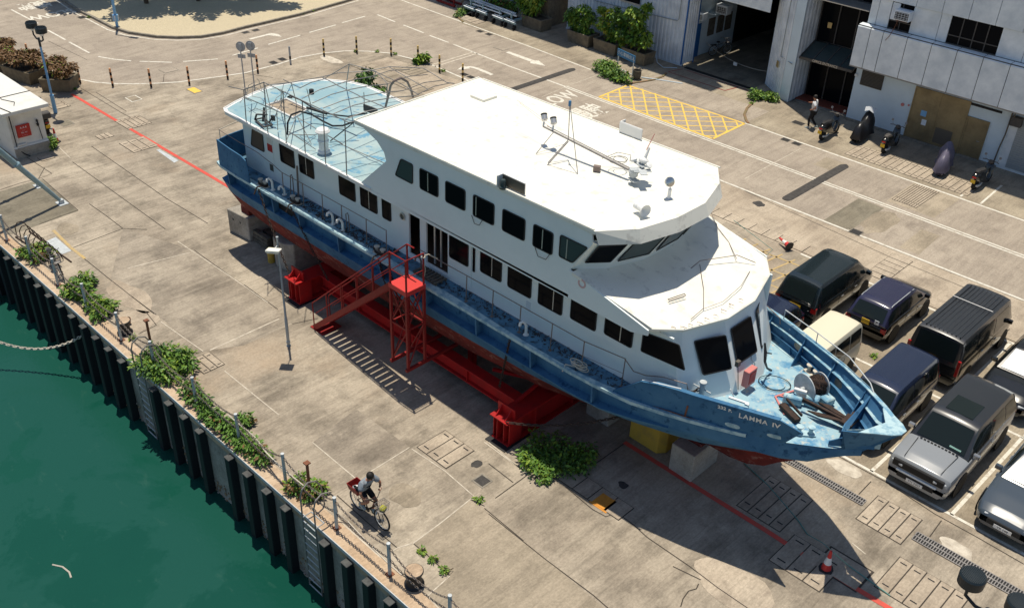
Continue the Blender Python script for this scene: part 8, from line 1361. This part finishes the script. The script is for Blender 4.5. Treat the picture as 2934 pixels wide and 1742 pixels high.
def person(label, loc, rz, J, shirt, trousers, short=False, sc=1.0):
    t = thing('person', label, 'person', loc, rz); local(t); t.scale = (sc, sc, sc); g = lambda k: Vector(J[k])
    V_ = [(g('pel'), .09), (g('pel').lerp(g('chest'), .5), .085), (g('chest'), .10), (g('neck'), .055), (g('head')-Vector((0, 0, .06)), .075), (g('head')+Vector((0, 0, .03)), .092), (g('head')+Vector((0, 0, .10)), .06)]; E_ = [(0, 1), (1, 2), (2, 3), (3, 4), (4, 5), (5, 6)]
    def add(p, r, pa): V_.append((Vector(p), r)); E_.append((pa, len(V_)-1)); return len(V_)-1
    for s in 'LR':
        a = add(g('sh'+s), .058, 2); a = add(g('el'+s), .042, a); w_ = add(g('wr'+s), .028, a); d = (g('ha'+s)-g('wr'+s)).normalized(); hnd = add(g('wr'+s)+d*.06, (.040, .020), w_)
        a = add(g('hip'+s), .092, 0); a = add(g('kn'+s), .060, a); a = add(g('kn'+s).lerp(g('an'+s), .35), .058, a); a = add(g('an'+s), .038, a)
    body = skin('body', V_, E_, 'skin', t, 2)
    for s in 'LR':   # five fingers, curled
        d = (g('ha'+s)-g('wr'+s)).normalized(); side = d.cross(Vector((0, 0, 1))).normalized(); dn = side.cross(d)*(1 if True else 1); dn = dn if dn.z < 0 else -dn; fm = MB(); k0 = g('wr'+s)+d*.085
        for i in range(4): b = k0+side*(-.028+.019*i); L = (.03, .034, .032, .026)[i]; fm.tube([b, b+d*L, b+d*L*1.2+dn*L*.9, b+d*L*.5+dn*L*1.5], [.0095, .009, .008, .006], 6)
        b = g('wr'+s)+d*.04+side*(.035 if s == 'R' else -.035); sg = side*(.02 if s == 'R' else -.02); fm.tube([b, b+sg+d*.02+dn*.01, b+sg*.6+d*.045+dn*.03], [.011, .0095, .007], 6); fm.build('fingers', 'skin', body)
    hd = g('head'); f = Vector(J.get('face', (0, 1, 0))).normalized(); sd = f.cross(Vector((0, 0, 1))).normalized(); up = sd.cross(f); R = Matrix((sd, f, up)).transposed()
    mb = MB(); mb.lathe(hd+f*.088+up*-.005, [(.016, -.03), (.014, .0), (.004, .02)], 8, axis=f*.3+up); mb.build('nose', 'skin', body); mb = MB()
    for s in (-1, 1): mb.cbox(hd+f*.086+sd*s*.032+up*.02, (.022, .012, .010), R=R)
    mb.cbox(hd+f*.084+up*-.045, (.04, .01, .008), R=R); mb.build('eyes_and_mouth', 'hair', body); mb = MB()
    for s in (-1, 1): mb.lathe(hd+sd*s*.088, [(0, -.012), (.026, -.006), (.024, .008), (0, .01)], 8, axis=sd*s)
    mb.build('ears', 'skin', body)
    mb = MB(); prof = [(.102, -.02), (.106, .03), (.094, .08), (.062, .118), (0, .135)]; mb.lathe(hd-f*.012+up*.015, prof, 18, axis=up-f*.35); mb.build('hair', 'hair', t)
    V2 = [(g('pel')+Vector((0, 0, .03)), .135), (g('pel').lerp(g('chest'), .5), .15), (g('chest'), (.19)), (g('chest').lerp(g('neck'), .6), .09)]; E2 = [(0, 1), (1, 2), (2, 3)]
    for s in 'LR': V2.append((g('sh'+s), .095)); E2.append((2, len(V2)-1)); V2.append((g('sh'+s).lerp(g('el'+s), .8), .080)); E2.append((len(V2)-2, len(V2)-1))
    skin('shirt', V2, E2, shirt, t, 2, 1)
    V3 = [(g('pel'), .138)]; E3 = []
    for s in 'LR':
        V3.append((g('hip'+s), .105)); E3.append((0, len(V3)-1)); V3.append((g('hip'+s).lerp(g('kn'+s), .8 if short else 1), .082 if short else .070)); E3.append((len(V3)-2, len(V3)-1))
        if not short: V3.append((g('an'+s)+Vector((0, 0, .02)), .052)); E3.append((len(V3)-2, len(V3)-1))
    skin('trousers', V3, E3, trousers, t, 2)
    for s in 'LR':
        a = g('an'+s); d = Vector(J.get('foot'+s, (0, 1, -.1))).normalized(); mb = MB(); R_ = []; sdv = d.cross(Vector((0, 0, 1))).normalized(); uv = sdv.cross(d)
        for q_, w_, h in ((-.07, .02, .05), (-.05, .036, .085), (.03, .040, .09), (.10, .046, .055), (.16, .042, .04), (.19, .02, .025)): c_ = a+d*q_-uv*.075; R_.append([c_-sdv*w_, c_-sdv*w_*.8+uv*h, c_+sdv*w_*.8+uv*h, c_+sdv*w_])
        mb.loft(R_, closed=True); mb.build('shoe', 'shoe', t)
    return t
# the walking man: local +y is the way he walks
person('man in a white shirt and black trousers walking past the scooters, one arm out', c21t(588, 1150), 1.75, dict(pel=(0, 0, .93), chest=(0, .03, 1.30), neck=(0, .04, 1.48), head=(0, .08, 1.61), face=(-.2, 1, -.25), shL=(-.19, .02, 1.39), elL=(-.30, -.14, 1.20), wrL=(-.26, .04, 1.06), haL=(-.22, .12, 1.04), shR=(.19, .04, 1.39), elR=(.36, .22, 1.22), wrR=(.50, .42, 1.12), haR=(.56, .5, 1.10),
    hipL=(-.09, 0, .88), knL=(-.10, .14, .50), anL=(-.09, .10, .09), hipR=(.09, 0, .88), knR=(.09, .05, .48), anR=(.08, -.22, .16), footR=(0, 1, -.6)), 'shirt_white', 'cloth_black', sc=1.06)
BP = (-16.42, 12.0, 0)
bicycle('bicycle', 'dark city bicycle with a wire front basket, ridden by the man in grey', BP, 0, 0)
J = dict(pel=(-.24, 0, .97), chest=(.0, 0, 1.32), neck=(.07, 0, 1.47), head=(.13, 0, 1.58), face=(1, 0, -.45), shL=(.0, .19, 1.37), elL=(.10, .33, 1.17), wrL=(.12, .31, 1.06), haL=(.14, .28, 1.03), shR=(.0, -.19, 1.37), elR=(.10, -.33, 1.17), wrR=(.12, -.31, 1.06), haR=(.14, -.28, 1.03),
    hipL=(-.22, .09, .93), knL=(.16, .13, .66), anL=(.0, .11, .29), hipR=(-.22, -.09, .93), knR=(.18, -.15, .82), anR=(-.20, -.11, .47), footL=(1, 0, -.2), footR=(1, 0, -.25))
cy = person('cyclist in a grey t-shirt and black shorts riding along the quay', BP, 0, J, 'shirt_grey', 'cloth_black', True, sc=1.05)
mb = MB(); mb.tube(arc((.13, .30, 1.075), .034, 0, 2*pi, 10, (0, 1, 0), (0.3, 0, 1))[:-1], .012, 5, closed=True); mb.build('wristwatch', 'black', cy)
mb = MB(); R0, R1 = rect(-16.92, 12.0, .20, .15, 0), rect(-16.92, 12.0, .25, .19, 0); mb.loft([[(x, y, .725) for x, y in R0], [(x, y, .95) for x, y in R1], [(x*1, y, .95) for x, y in rect(-16.92, 12.0, .23, .17, 0)], [(x, y, .74) for x, y in rect(-16.92, 12.0, .18, .13, 0)]], closed=True); tag(mb.build('plastic_crate', 'red_frame', origin=(-16.92, 12.0, .725), smooth=False, bevel=.008), 'red plastic crate carried on the rear rack behind the cyclist', 'crate')
mb = MB(); rr = random.Random(4)
for i in range(7): mb.cbox((-16.92+rr.uniform(-.09, .09), 12+rr.uniform(-.05, .05), .80), (.12, .1, .12), i % 2, rz=rr.random()*3)
tag(mb.build('bag', ['shirt_grey', 'shirt_white'], origin=(-16.98, 12, .8), bevel=.02), 'crumpled pale bag inside the red crate behind the cyclist', 'bag')
mb = MB(); mb.cbox((-15.82, 12.02, .80), (.16, .2, .1), rz=.4); tag(mb.build('bag', 'leaf_y', origin=(-15.82, 12, .8), bevel=.03), 'small yellow-green bag in the bicycle front basket', 'bag')
